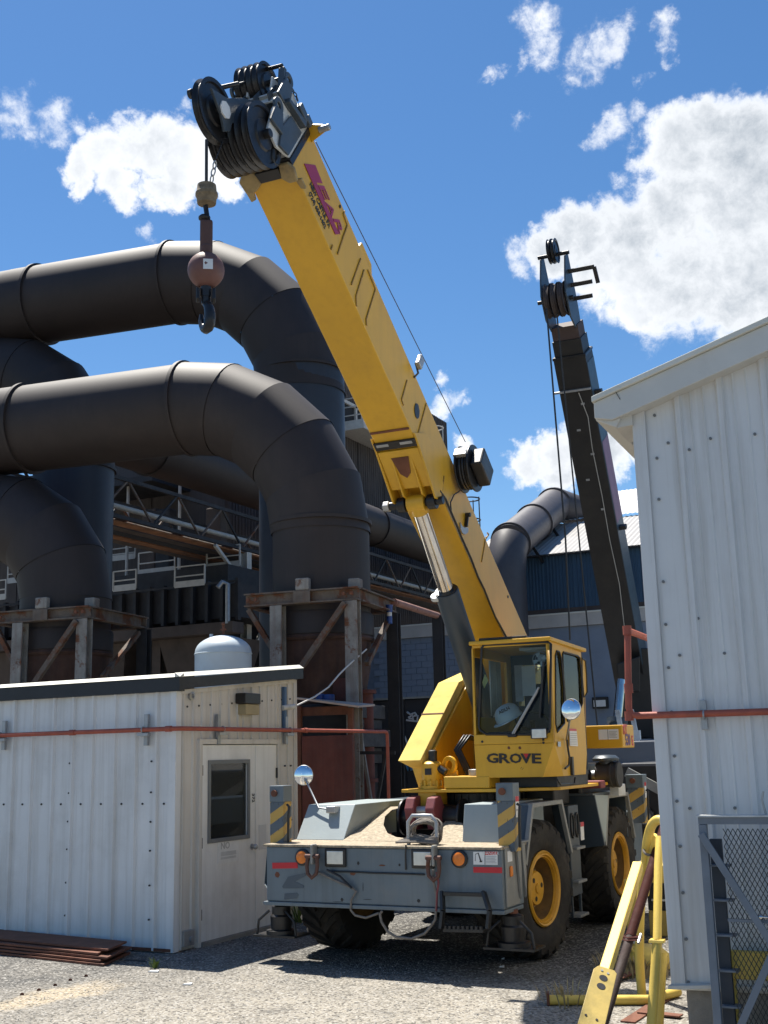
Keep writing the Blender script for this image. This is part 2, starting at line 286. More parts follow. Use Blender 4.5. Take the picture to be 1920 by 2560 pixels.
# ------------------------------------------------------------------ mesh helpers
def frame_of(d):
    d = V(d).normalized(); a = V((0, 0, 1)) if abs(d.z) < .9 else V((1, 0, 0)); x = a.cross(d).normalized(); return x, d.cross(x)
class MB:
    def __init__(s): s.v = []; s.f = []
    def add(s, vs, fs):
        o = len(s.v); s.v += [V(q) for q in vs]; s.f += [tuple(i+o for i in f) for f in fs]; return s
    def hexa(s, p): return s.add(p, [(0,3,2,1),(4,5,6,7),(0,1,5,4),(1,2,6,5),(2,3,7,6),(3,0,4,7)])
    def box(s, x0, x1, y0, y1, z0, z1): return s.hexa([(x0,y0,z0),(x1,y0,z0),(x1,y1,z0),(x0,y1,z0),(x0,y0,z1),(x1,y0,z1),(x1,y1,z1),(x0,y1,z1)])
    def ob(s, o, a, b, c):   # box from a corner and three edge vectors
        o, a, b, c = V(o), V(a), V(b), V(c); return s.hexa([o, o+a, o+a+b, o+b, o+c, o+a+c, o+a+b+c, o+b+c])
    def cb(s, c, a, b, d):   # box from centre and three full edge vectors
        a, b, d = V(a), V(b), V(d); return s.ob(V(c)-(a+b+d)/2, a, b, d)
    def prism(s, pts, e):
        n = len(pts); e = V(e); p = [V(q) for q in pts]
        return s.add(p+[q+e for q in p], [tuple(range(n))[::-1], tuple(range(n, 2*n))]+[(i, (i+1) % n, n+(i+1) % n, n+i) for i in range(n)])
    def beam(s, p0, p1, w, h, up=(0, 0, 1)):
        p0, p1 = V(p0), V(p1); d = (p1-p0); u = V(up); x = d.cross(u)
        if x.length < 1e-5: x = d.cross(V((1, 0, 0)))
        x.normalize(); y = x.cross(d).normalized(); return s.ob(p0-x*w/2-y*h/2, x*w, y*h, d)
    def ibeam(s, p0, p1, w, h, up=(0, 0, 1), t=.02):
        p0, p1 = V(p0), V(p1); d = p1-p0; x = d.cross(V(up))
        if x.length < 1e-5: x = d.cross(V((1, 0, 0)))
        x.normalize(); y = x.cross(d).normalized()
        s.ob(p0-x*w/2-y*h/2, x*w, y*t, d); s.ob(p0-x*w/2+y*(h/2-t), x*w, y*t, d); return s.ob(p0-x*t/2-y*(h/2-t), x*t, y*(h-2*t), d)
    def tube(s, pts, r, n=12, cap=True):
        pts = [V(p) for p in pts]; rs = r if isinstance(r, (list, tuple)) else [r]*len(pts); m = len(pts); rings = []
        d0 = (pts[1]-pts[0]).normalized(); x, y = frame_of(d0)
        for i, p in enumerate(pts):
            d = (pts[min(i+1, m-1)]-pts[max(i-1, 0)]).normalized()
            q = d0.rotation_difference(d); x = q @ x; y = q @ y; d0 = d
            k = 1.0
            if 0 < i < m-1:
                c = (pts[i+1]-pts[i]).normalized().dot((pts[i]-pts[i-1]).normalized()); k = 1
            rings.append([p+(x*math.cos(2*math.pi*j/n)+y*math.sin(2*math.pi*j/n))*rs[i]*k for j in range(n)])
        vs = [v for r_ in rings for v in r_]
        fs = [(i*n+j, i*n+(j+1) % n, (i+1)*n+(j+1) % n, (i+1)*n+j) for i in range(m-1) for j in range(n)]
        if cap: fs += [tuple(range(n))[::-1], tuple(range((m-1)*n, m*n))]
        return s.add(vs, fs)
    def cyl(s, p0, p1, r0, r1=None, n=20): return s.tube([p0, p1], [r0, r0 if r1 is None else r1], n)
    def lathe(s, prof, o, ax, n=24, closed=False):
        o = V(o); ax = V(ax).normalized(); x, y = frame_of(ax); vs = []; m = len(prof)
        for r, h in prof:
            for j in range(n): vs.append(o+ax*h+(x*math.cos(2*math.pi*j/n)+y*math.sin(2*math.pi*j/n))*max(r, 1e-4))
        fs = [(i*n+j, i*n+(j+1) % n, (i+1)*n+(j+1) % n, (i+1)*n+j) for i in range(m-1) for j in range(n)]
        if closed: fs += [((m-1)*n+j, (m-1)*n+(j+1) % n, (j+1) % n, j) for j in range(n)]
        else: fs += [tuple(range(n))[::-1], tuple(range((m-1)*n, m*n))]
        return s.add(vs, fs)
    def sphere(s, c, r, n=20, m=12, sz=1):
        return s.lathe([(r*math.sin(math.pi*i/m), -r*sz*math.cos(math.pi*i/m)) for i in range(m+1)], c, (0, 0, 1), n)
    def ring(s, c, ax, R, r, n=20, k=8):   # torus
        return s.lathe([(R+r*math.cos(2*math.pi*i/k), r*math.sin(2*math.pi*i/k)) for i in range(k)], c, ax, n, closed=True)
    def build(s, name, m, parent=None, smooth=0, bevel=0, recalc=True):
        off = origin(parent); me = bpy.data.meshes.new(name); me.from_pydata([v-off for v in s.v], [], s.f)
        if recalc:
            b = bmesh.new(); b.from_mesh(me); bmesh.ops.recalc_face_normals(b, faces=b.faces); b.to_mesh(me); b.free()
        if smooth: me.shade_smooth(); me.set_sharp_from_angle(angle=math.radians(smooth))
        me.materials.append(m); o = bpy.data.objects.new(name, me); col.objects.link(o)
        if parent: o.parent = parent
        if bevel:
            bm_ = o.modifiers.new('bevel', 'BEVEL'); bm_.width = bevel; bm_.segments = 2; bm_.limit_method = 'ANGLE'; bm_.angle_limit = math.radians(40)
        return o
def origin(p):
    o = V((0, 0, 0))
    while p is not None: o = o + p.location; p = p.parent
    return o
def tag(o, label, cat, group=None):
    o['label'] = label; o['category'] = cat
    if group: o['group'] = group
    return o
def thing(name, label, cat, loc, group=None):
    o = bpy.data.objects.new(name, None); col.objects.link(o); o.location = V(loc); o.empty_display_size = .2; return tag(o, label, cat, group)
def struct(o): o['kind'] = 'structure'; return o
def copies(o, parent, offs):
    r = []
    for d in offs:
        c = o.copy(); c.parent = parent; c.location = o.location + V(d); col.objects.link(c); r.append(c)
    return r
def text(name, s, m, parent, o, ax, ay, size, ext=.002, bold=0, sx=1, align='CENTER'):
    cu = bpy.data.curves.new(name, 'FONT'); cu.body = s; cu.size = size; cu.extrude = ext; cu.offset = bold; cu.align_x = align; cu.align_y = 'CENTER'; cu.resolution_u = 2
    ob = bpy.data.objects.new('tmp', cu); col.objects.link(ob); bpy.context.view_layer.update()
    me = bpy.data.meshes.new_from_object(ob.evaluated_get(bpy.context.evaluated_depsgraph_get())); bpy.data.objects.remove(ob)
    ax = V(ax).normalized(); az = ax.cross(V(ay)).normalized(); ay = az.cross(ax); off = origin(parent)
    for v in me.vertices: v.co = V(o)+ax*(v.co.x*sx)+ay*v.co.y+az*v.co.z-off
    me.materials.clear(); me.materials.append(m); me.name = name; r = bpy.data.objects.new(name, me); col.objects.link(r); r.parent = parent; return r
def decal(name, pts, n, p, m, parent, th=.003, lift=.002):
    """flat sheet from photo pixels laid on the plane (n, p)"""
    n = V(n).normalized()
    if n.dot(CAM-V(p)) < 0: n = -n
    return MB().prism([pl(x, y, n, V(p)+n*lift) for x, y in pts], n*th).build(name, m, parent)
def rect(x0, y0, x1, y1): return [(x0, y0), (x1, y0), (x1, y1), (x0, y1)]
# ================================================================== SETTING: ground
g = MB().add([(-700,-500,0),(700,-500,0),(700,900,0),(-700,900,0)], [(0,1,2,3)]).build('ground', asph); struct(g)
for x, y in ((215,2441),(176,2451),(138,2464),(97,2476),(55,2487)): MB().cyl(pz(x, y, .001), pz(x, y, .004), .02, n=10).build('bolt_head', rustbrown, g)
# loose stones near the camera
peb = MB()
for i in range(2600):
    x = random.uniform(-20, 1700); y = random.choice((random.uniform(2400, 2700), random.uniform(2330, 2460)))
    p = pz(x, y); r = random.uniform(.004, .011)*(1.6 if random.random() < .06 else 1)
    a = random.uniform(0, 6.28); ca, sa = math.cos(a)*r, math.sin(a)*r
    peb.add([p+V((ca, sa, 0)), p+V((-sa, ca*.8, 0)), p+V((-ca, -sa, 0)), p+V((sa, -ca*.8, 0)), p+V((ca*.3, sa*.2, r*.9))], [(0,1,4),(1,2,4),(2,3,4),(3,0,4)])
pbm = mat('loose_stone', (.27, .255, .23), .9, var=.45, scale=30, bump=0)
o = peb.build('loose_gravel', pbm); o['kind'] = 'stuff'; o['label'] = 'loose stone chips scattered over the yard surface'

# ================================================================== cladding helper
def ribbed(name, m, parent, o, u, n, width, z0, ztop, pitch, rw, rh, phase=0.0, thick=.004):
    """one cladding sheet: trapezoid ribs every pitch along u, standing on z0, top given by ztop(distance)"""
    o, u, n = V(o), V(u), V(n); prof = [(0, 0)]; k = phase
    while k + rw*1.6 <= width:
        prof += [(k, 0), (k+rw*.35, rh), (k+rw*.9, rh), (k+rw*1.25, 0)]; k += pitch
    prof.append((width, 0)); q = []
    for a in prof:
        if not q or a[0] > q[-1][0]+1e-6: q.append(a)
    mb = MB(); vs = []
    for (a, h) in q:
        p = o+u*a+n*h; vs += [V((p.x, p.y, z0)), V((p.x, p.y, ztop(a)))]
    mb.add(vs, [(2*i, 2*i+2, 2*i+3, 2*i+1) for i in range(len(q)-1)])
    return mb.build(name, m, parent, recalc=False)

# ================================================================== shed on the left
SX, SY = -8.36, 11.1
shed = thing('metal_shed', 'low white ribbed metal shed with black roof edge, left of the crane', 'shed', (SX, SY, 0))
XL = -13.2; YB = 13.75
top_side = lambda y: 2.90 + (y-SY)*.094
MB().prism([(XL, SY+.03, 0), (SX-.03, SY+.03, 0), (SX-.03, SY+.03, 2.88), (XL, SY+.03, 2.88)], (0, .08, 0)).build('front_wall_core', shedw, shed)
MB().prism([(SX-.03, SY+.12, 0), (SX-.03, 11.56, 0), (SX-.03, 11.56, 2.9), (SX-.03, SY+.12, 2.88)], (-.08, 0, 0)).build('side_wall_core', shedside, shed)
MB().prism([(SX-.03, 11.56, 2.32), (SX-.03, 13.25, 2.32), (SX-.03, 13.25, 3.07), (SX-.03, 11.56, 2.9)], (-.08, 0, 0)).build('side_wall_core', shedside, shed)
MB().prism([(SX-.03, 13.25, 0), (SX-.03, YB, 0), (SX-.03, YB, 3.12), (SX-.03, 13.25, 3.07)], (-.08, 0, 0)).build('side_wall_core', shedside, shed)
MB().box(XL, SX-.03, YB-.08, YB, 0, 3.1).build('back_wall', shedw, shed)
MB().box(XL, XL+.08, SY+.12, YB-.09, 0, 2.88).build('end_wall', shedw, shed)
n = 5; wd = (SX-.06-XL)/n
for i in range(n): ribbed('wall_panel', shedw, shed, (XL+i*wd, SY, 0), (1,0,0), (0,-1,0), wd, .02, lambda a: 2.9, .308, .05, .036, phase=.10)
def side_panel(y0, y1, z0): ribbed('wall_panel', shedside, shed, (SX, y0, 0), (0,1,0), (1,0,0), y1-y0, z0, lambda a: top_side(y0+a), .19, .03, .02, phase=.05)
side_panel(SY+.05, 11.52, .02); side_panel(11.52, 12.4, 2.31); side_panel(12.4, 13.27, 2.31); side_panel(13.27, YB, .02)
MB().prism([(SX+.016, SY-.03, .01), (SX+.016, SY+.07, .01), (SX, SY+.07, .01), (SX, SY-.012, .01), (SX-.09, SY-.012, .01), (SX-.09, SY-.03, .01)], (0,0,2.88)).build('corner_trim', shedw, shed)
MB().box(SX, SX+.016, YB-.07, YB+.01, .01, 3.14).build('corner_trim', shedside, shed)
MB().prism([(SX+.016, SY+.07, 2.86), (SX+.016, YB-.07, 3.10), (SX+.016, YB-.07, 3.15), (SX+.016, SY+.07, 2.91)], (.012,0,0)).build('eave_strip', shedside, shed)
f1 = MB().prism([(XL-.05, SY-.07, 2.89), (SX+.09, SY-.07, 2.89), (SX+.09, SY-.07, 3.05), (XL-.05, SY-.07, 3.05)], (0,.1,0)).build('roof_fascia', fascia, shed)
f2 = MB().prism([(SX+.04, SY+.03, 2.92), (SX+.04, YB+.06, 3.16), (SX+.04, YB+.06, 3.30), (SX+.04, SY+.03, 3.05)], (.05,0,0)).build('roof_fascia', fascia, shed)
MB().prism([(XL-.07, SY-.0, 3.075), (SX+.03, SY-.0, 3.075), (SX+.03, YB+.08, 3.325), (XL-.07, YB+.08, 3.325)], (0,0,.02)).build('roof_sheet', capm, shed)
MB().prism([(XL-.05, SY-.085, 3.052), (XL-.05, SY+.0, 3.10), (XL-.05, SY+.0, 3.052)], (SX+.10-XL+.05,0,0)).build('roof_edge_strip', capm, shed)
MB().prism([(SX+.105, SY-.085, 3.052), (SX+.03, SY-.085, 3.10), (SX+.03, SY-.085, 3.052)], (0, YB+.14-SY, .25)).build('roof_edge_strip', capm, shed)
sc = MB(); ss = MB()
for i in range(14):
    x = SX-.16-i*.308
    sc.cyl((x, SY, 1.62), (x, SY-.012, 1.62), .012, n=8)
for x in (SX-.33, SX-1.56, SX-2.8):
    for z in (.35, .72, 1.1, 1.42, 1.75, 2.1): sc.cyl((x, SY-.02, z), (x, SY-.036, z), .011, n=8)
for i in range(11): ss.cyl((SX, SY+.2+i*.23, 2.72+i*.016), (SX+.01, SY+.2+i*.23, 2.72+i*.016), .012, n=8)
for y in (13.45, 13.6):
    for z in (.6, 1.3, 2.0): ss.cyl((SX, y, z), (SX+.02, y, z), .011, n=8)
for m_ in (sc, ss): o = m_.build('wall_screws', ink, shed); o['kind'] = 'stuff'
rusty = MB().box(SX-.6, SX-.02, SY-.034, SY-.028, .015, .05).build('base_flashing', rustbrown, shed)
# door
dz = MB()
dz.box(SX-.02, SX+.045, 11.50, 11.56, 0, 2.345); dz.box(SX-.02, SX+.045, 13.23, 13.29, 0, 2.345); dz.box(SX-.02, SX+.045, 11.56, 13.23, 2.285, 2.345); dz.build('door_frame', shedside, shed, bevel=.004)
MB().box(SX-.02, SX+.06, 11.57, 13.22, 0, .045).build('door_sill', conc, shed)
DX = SX+.02
def on_door(x, y): return px_(x, y, DX)
wa = [on_door(*q) for q in ((524,1908),(619,1907),(616,2093),(523,2101))]
wy0, wy1, wz0, wz1 = wa[0].y, wa[1].y, wa[3].z, wa[0].z
lf = MB(); lf.box(DX-.05, DX, 11.575, wy0, .05, 2.275).box(DX-.05, DX, wy1, 12.715, .05, 2.275).box(DX-.05, DX, wy0, wy1, .05, wz0).box(DX-.05, DX, wy0, wy1, wz1, 2.275)
leaf = lf.build('door', door_m, shed)
fr = MB()
for a in (0, 1):
    fr.box(DX-.002, DX+.018, wy0-.035 if a == 0 else wy1-.01, wy0+.01 if a == 0 else wy1+.035, wz0-.035, wz1+.035)
fr.box(DX-.002, DX+.0175, wy0, wy1, wz0-.035, wz0+.012); fr.box(DX-.002, DX+.0175, wy0, wy1, wz1-.012, wz1+.035); fr.build('window_frame', framegr, leaf, bevel=.003)
MB().box(DX-.03, DX-.024, wy0, wy1, wz0, wz1).build('window_pane', doorglass, leaf)
MB().sphere((DX+.055, 12.64, 1.03), .034, 14, 10).cyl((DX, 12.64, 1.03), (DX+.05, 12.64, 1.03), .014).cyl((DX, 12.64, 1.03), (DX+.012, 12.64, 1.03), .036).build('door_knob', galv, leaf, smooth=40)
for z in (.35, 1.15, 1.98): MB().box(DX-.01, DX+.014, 11.555, 11.585, z-.06, z+.06).build('hinge', blk, leaf)
sg = [on_door(*q) for q in ((544,2100),(596,2098),(596,2152),(544,2156))]
sign = MB().box(DX+.001, DX+.006, sg[0].y, sg[1].y, sg[2].z, sg[0].z).build('notice', whitev, leaf); sign['label'] = 'faded white notice reading NO on the shed door'
cy, cz = (sg[0].y+sg[1].y)/2, (sg[0].z+sg[2].z)/2
text('lettering', 'NO', inkgrey, leaf, (DX+.008, cy-.07, cz+.06), (0,1,0), (0,0,1), .11, .001, .002, 1.1)
for z, h in ((-.02, .035), (-.075, .018)): MB().box(DX+.006, DX+.008, sg[0].y+.06, sg[1].y-.06, cz+z-h, cz+z+h*.4).build('faded_print', mat('pale_faded_print', (.55,.55,.54), .7, bump=0), leaf)
text('lettering', '372', ink, leaf, (DX+.004, 12.67, 1.62), (0,0,-1), (0,1,0), .075, .0015, .001, 1)
MB().box(DX-.05, DX, 12.725, 13.222, .05, 2.275).build('door', door_m, shed)
MB().box(DX+.001, DX+.004, 12.80, 12.97, .98, 1.28).build('notice', mat('pale_notice_outline', (.57,.565,.55), .6, bump=0), shed)
MB().box(DX+.001, DX+.016, 13.205, 13.23, 1.85, 1.98).build('hinge', blk, shed)
# dim room seen through the door pane: shelf and boxes
MB().box(SX-1.6, SX-.2, 12.3, 13.2, 1.48, 1.52).build('inside_shelf', timber, shed)
MB().box(SX-.9, SX-.3, 12.5, 13.1, 1.525, 1.72).build('inside_carton', mat('cardboard', (.35,.27,.15), .8), shed, bevel=.01)
# wall lamp, vent, junction box
lp = MB(); a = px_(590, 1733, SX+.02); b = px_(629, 1788, SX+.02)
lamp = thing('wall_lamp', 'small dark box lamp with tan lower shade above the shed door', 'lamp', (SX+.02, (a.y+b.y)/2, b.z))
zz = (a.z+b.z)/2
MB().box(SX+.012, SX+.16, a.y, b.y, zz, a.z).build('housing', blk, lamp, bevel=.008); MB().box(SX+.012, SX+.14, a.y+.05, b.y-.002, b.z, zz-.002).build('shade', mat('tan_lamp_shade', (.36,.29,.16), .6), lamp, bevel=.008)
c = px_(477, 1740, SX+.01); MB().lathe([(.05,0),(.05,.03),(.03,.034),(.025,.012)], (SX+.005, c.y, c.z), (1,0,0), 16).build('wall_vent', galv, shed, smooth=40)
c = px_(468, 2365, SX+.02); MB().box(SX, SX+.05, c.y-.1, c.y+.1, .05, .22).cyl((SX+.05, c.y+.03, .12), (SX+.07, c.y+.03, .12), .035).build('junction_box', galv, shed, bevel=.005)

# red pipe that runs round the shed
zp = px_(442, 1821, SX+.12).z
e1 = px_(968, 1829, SX+.12)
pp = thing('red_pipe', 'thin red pipe on brackets around the white shed, ending in a drop behind the crane', 'pipe', (SX+.12, SY-.12, zp))
path = [(XL, SY-.12, zp), (SX+.03, SY-.12, zp), (SX+.09, SY-.09, zp), (SX+.12, SY-.03, zp), (SX+.12, e1.y-.06, zp), (SX+.12, e1.y-.015, zp-.015), (SX+.12, e1.y, zp-.06), (SX+.12, e1.y, .0)]
MB().tube(path, .026, 12).build('pipe_run', redpipe, pp, smooth=50)
for q in ((SX-.02, SY-.12, zp), (SX-1.45, SY-.12, zp), (SX+.12, 13.8, zp)):
    d = V((1,0,0)) if q[1] < SY else V((0,1,0)); MB().cyl(V(q)-d*.04, V(q)+d*.04, .034).build('coupling', redpipe, pp, smooth=40)
br = []
for x in (367, 12):
    p = py_(x, 1825, SY-.05); br.append((V((p.x, SY-.03, zp)), V((1,0,0)), V((0,-1,0))))
for x in (547, 716):
    p = px_(x, 1822, SX+.05); br.append((V((SX+.018, p.y, zp)), V((0,1,0)), V((1,0,0))))
for p, u, n_ in br:
    b_ = MB().cb(p+n_*.022, u*.055, n_*.042, V((0,0,.36))).build('strut_bracket', galv, pp, bevel=.003)
    MB().cb(p+n_*.075-V((0,0,.055)), u*.16, n_*.06, V((0,0,.035))).build('bracket_arm', galv, pp, bevel=.003)
    MB().ring(p+n_*.09, u, .032, .008, 14, 6).build('pipe_clamp', galv, pp, smooth=50)

# pale tank behind the shed
tk = py_(558, 1660, 15.3); r = (py_(621, 1660, 15.3)-py_(495, 1660, 15.3)).length/2*.93; zt = py_(558, 1632, 15.3).z
tank = thing('pressure_tank', 'pale blue domed upright tank standing behind the shed roof', 'tank', (tk.x, tk.y, 0))
dome = [(r*math.cos(a), zt+.62*r*math.sin(a)) for a in [i*math.pi/2/8 for i in range(9)]]
MB().lathe([(r*.9, 0), (r*.9, .2), (r, .2), (r, zt-.02)]+dome, (tk.x, tk.y, 0), (0,0,1), 32).build('shell', tankm, tank, smooth=40)
MB().ring((tk.x, tk.y, zt-.02), (0,0,1), r, .012, 32, 6).build('weld_band', tankm, tank, smooth=50)
MB().cyl((tk.x, tk.y, zt+.6*r), (tk.x, tk.y, zt+.6*r+.16), .02).cyl((tk.x-.05, tk.y, zt+.6*r+.1), (tk.x+.05, tk.y, zt+.6*r+.1), .016).sphere((tk.x, tk.y, zt+.6*r+.19), .03).build('valve', rustbrown, tank, smooth=40)
MB().cyl((tk.x-.16, tk.y-.1, zt+.5*r), (tk.x-.16, tk.y-.1, zt+.62*r+.02), .03).build('pipe_stub', tankm, tank, smooth=40)

# stack of rusty plates beside the shed
A, B, Cc = pz(332, 2383), pz(258, 2417), pz(0, 2388)
stack = thing('steel_plate_stack', 'low stack of flat rusty steel plates on the ground by the shed', 'steel plates', ((B+Cc)/2))
dl = (Cc-B).normalized(); dw = (A-B)
for i, (sh, ln, wf) in enumerate(((0, 5.2, 1.0), (.06, 5.2, .96), (-.03, 5, .9), (.12, 5, .88), (.02, 4.6, .7))):
    o_ = B+dl*sh+dw*(1-wf)*.6; o_.z = .004+i*.031
    MB().ob(o_, dl*ln, dw*wf*.92, (0,0,.022)).build('steel_plate', rustbrown, stack, bevel=.002)
for k in range(3): MB().ob(B+dl*(.5+1.6*k)+V((0,0,.0)), dl*.1, dw*.7, (0,0,.0035)).build('spacer', timber, stack)
# litter and a weed by the shed corner
for i, (x, y, w_, h_) in enumerate(((470,2462,.09,.05),(385,2430,.12,.04),(340,2402,.28,.05),(655,2318,.15,.1),(1255,2418,.05,.03),(1258,2398,.03,.02))):
    c = pz(x, y, .001); a = random.uniform(-.4, .4)
    mb = MB(); mb.hexa([c+V((-w_/2, -h_/2, 0)), c+V((w_/2, -h_*.3, 0)), c+V((w_*.4, h_/2, 0)), c+V((-w_*.4, h_*.4, 0)), c+V((-w_/2, -h_/2, .008)), c+V((w_/2, -h_*.3, .012)), c+V((w_*.4, h_/2, .02)), c+V((-w_*.4, h_*.4, .01))])
    tag(mb.build('litter_scrap', timber if i == 2 else paperm), ['crumpled pale scrap on the sunlit ground in front of the shed corner','small pale scrap beside the shed corner in shade','grey timber offcut lying at the shed corner','white paper scrap by the left outrigger foot','larger pale scrap on the ground before the front tyre','tiny pale scrap on the ground before the front tyre'][i], 'litter')
def tuft(name, label, p, m_, n_, h, r):
    mb = MB()
    for i in range(n_):
        a = random.uniform(0, 6.28); d = V((math.cos(a), math.sin(a), 0)); q = V(p)+d*random.uniform(0, r); L = h*random.uniform(.5, 1); s = V((-d.y, d.x, 0))*.006; lean = d*L*random.uniform(.2, .9)
        mb.add([q-s, q+s, q+lean*.5+V((0,0,L*.7))+s, q+lean*.5+V((0,0,L*.7))-s, q+lean+V((0,0,L))], [(0,1,2,3),(3,2,4)])
    return tag(mb.build(name, m_), label, 'plant')
tuft('weed_tuft', 'small green weed on the asphalt before the shed corner', pz(388, 2420), weed, 26, .11, .05)
tuft('weed_tuft', 'green weeds growing behind the left outrigger at the shed end', pz(748, 2305), weed, 90, .4, .16)
tuft('dry_grass_tuft', 'dry straw grass between the yellow poles and the rusty pipe', pz(1590, 2430), straw, 380, .16, .42)
tuft('dry_grass_tuft', 'thin dry twigs at the end of the yellow pipe on the ground', pz(1420, 2510), straw, 60, .2, .3)
# ================================================================== yellow rough-terrain crane
CX, CY = -5.61, 13.5
crane = thing('mobile_crane', 'large yellow mobile crane with grey carrier, raised boom and letters GROVE on the cab', 'crane', (CX, CY, 0))
XR, XLF, YF = -4.28, -6.94, 10.8
def P_(name, mb, m, parent=None, smooth=0, bevel=.006): return mb.build(name, m, parent or crane, smooth, bevel)
# carrier
P_('chassis_frame', MB().box(-6.15, -5.1, 11.3, 15.6, .62, 1.12), blk)
P_('front_axle', MB().cyl((-6.5, 12.12, .7), (-4.75, 12.12, .7), .13).sphere((CX, 12.12, .7), .27), blkm, smooth=40, bevel=0)
P_('rear_axle', MB().cyl((-6.5, 14.95, .7), (-4.75, 14.95, .7), .13).sphere((CX, 14.95, .7), .27), blkm, smooth=40, bevel=0)
bump_ = P_('bumper', MB().prism([(XLF, YF, .64), (XR, YF, .64), (XR, YF, 1.19), (XLF, YF, 1.19)], (0, .55, 0)), grey, bevel=.012)
P_('bumper_lip', MB().box(XLF-.03, XR+.01, YF-.018, YF+.5, .60, .638), grey)
P_('side_plate', MB().prism([(XLF-.002, YF+.02, .75), (XLF-.09, YF+.10, .80), (XLF-.09, YF+.14, 1.08), (XLF-.002, YF+.02, 1.19), (XLF-.002, YF+.45, 1.19), (XLF-.002, YF+.45, .75)], (.0,.0,0) if False else (.0, .16, 0)), grey)
P_('deck_plate', MB().box(XLF-.03, XR+.01, YF-.02, 11.46, 1.192, 1.215), dust, bevel=.004)
P_('well_floor', MB().box(-6.34, -4.94, 11.46, 13.0, 1.0, 1.02), blk)
BN, BP = (0, -1, 0), (0, YF, 0)
zz3 = lambda x, y: (600+x*.5425, 1800+y*.5425)
def cz3(x, y, yy=YF): return py_(*zz3(x, y), yy)
# lamps, reflectors, decals on the bumper
for (x, y) in ((290, 632), (1013, 640)):
    c = cz3(x, y); e = P_('turn_lamp', MB().lathe([(.085,0),(.085,.02),(.07,.028),(.066,.0281)], c, (0,-1,0), 24), blk, smooth=40, bevel=0)
    MB().lathe([(.064,.02),(.063,.032),(.045,.042),(.001,.045)], c, (0,-1,0), 24).build('amber_lens', amber, e, smooth=40)
for (x, y) in ((443, 633), (845, 638)):
    c = cz3(x, y); e = P_('headlamp', MB().cb(c+V((0,-.012,0)), (.25,0,0), (0,.03,0), (0,0,.19)), blk, bevel=.02)
    MB().cb(c+V((0,-.026,0)), (.19,0,0), (0,.012,0), (0,0,.13)).build('lamp_glass', lens, e, bevel=.01)
decal('reflector_strip', [zz3(*q) for q in ((149,658),(266,656),(266,683),(150,685))], BN, BP, redv, crane)
decal('reflector_strip', [zz3(*q) for q in ((1075,677),(1208,679),(1208,706),(1076,703))], BN, BP, redv, crane)
dn = decal('warning_label', [zz3(*q) for q in ((1075,607),(1187,606),(1188,668),(1076,666))], BN, BP, whitev, crane)
decal('label_header', [zz3(*q) for q in ((1129,607),(1187,606),(1187,621),(1129,622))], BN, BP, redv, dn, lift=.0055)
c = cz3(1158, 614); text('lettering', 'DANGER', whitev, dn, c+V((0,-.009,0)), (1,0,0), (0,0,1), .042, .0008, 0, 1)
decal('label_divider', [zz3(*q) for q in ((1128,607),(1130,607),(1130,666),(1128,666))], BN, BP, ink, dn, lift=.0055)
decal('crane_drawing', [zz3(*q) for q in ((1096,612),(1099,611),(1112,648),(1116,648),(1116,655),(1104,655),(1106,648))], BN, BP, ink, dn, lift=.0055)
decal('crane_drawing', [zz3(*q) for q in ((1084,618),(1098,612),(1098,614),(1085,620),(1085,650),(1083,650))], BN, BP, ink, dn, lift=.0055)
for k in range(5): decal('print_line', [zz3(*q) for q in rect(1134, 629+k*7, 1182-(k % 2)*6, 631.5+k*7)], BN, BP, inkgrey, dn, lift=.0055)
ghost = mat('ghost_mark_on_paint', (.06, .08, .10), .5, var=.15, bump=0); ghl = mat('ghost_mark_edge', (.24, .28, .31), .5, bump=0)
for pts in (((195,767),(222,722),(300,705),(304,718),(252,745),(294,762),(292,775),(200,776)), ((206,800),(262,796),(270,806),(262,822),(204,828))):
    decal('ghost_marking', [zz3(*q) for q in pts], BN, BP, ghost, crane)
for (x, y, w_, h_) in ((172,713,12,14),(655,670,16,4),(545,660,6,9),(735,668,5,7),(520,708,14,9),(470,828,7,9),(823,833,8,9),(588,827,22,1.5),(567,770,1.5,22),(450,838,26,1.2)):
    decal('paint_chip', [zz3(x-w_, y), zz3(x-w_*.4, y-h_), zz3(x+w_*.5, y-h_*.8), zz3(x+w_, y+h_*.1), zz3(x+w_*.3, y+h_), zz3(x-w_*.6, y+h_*.7)], BN, BP, rustbrown if w_ > 9 and h_ > 3 else ink, crane, th=.001)
# shackles and tow hooks
for (x, y) in ((352, 625), (908, 632)):
    c = cz3(x, y); e = P_('tow_lug', MB().cb(c+V((0,-.055,.02)), (.035,0,0), (0,.11,0), (0,0,.2)), trim, bevel=.02)
    pts = [c+V((s*.055*math.sin(a)*1.0, -.09-.03*math.cos(a), -.16+.11*math.cos(a))) for s, a in [(1, i*math.pi/9) for i in range(18)]]
    pts = [c+V((.055, -.085, 0)), c+V((.062, -.09, -.1)), c+V((.05, -.095, -.17)), c+V((0, -.1, -.21)), c+V((-.05, -.095, -.17)), c+V((-.062, -.09, -.1)), c+V((-.055, -.085, 0))]
    MB().tube(pts, .02, 10).cyl(c+V((-.08, -.085, 0)), c+V((.08, -.085, 0)), .022).build('shackle', mat('rusty_shackle', (.12,.06,.045), .7, metal=.3, rust=.4), e, smooth=50)
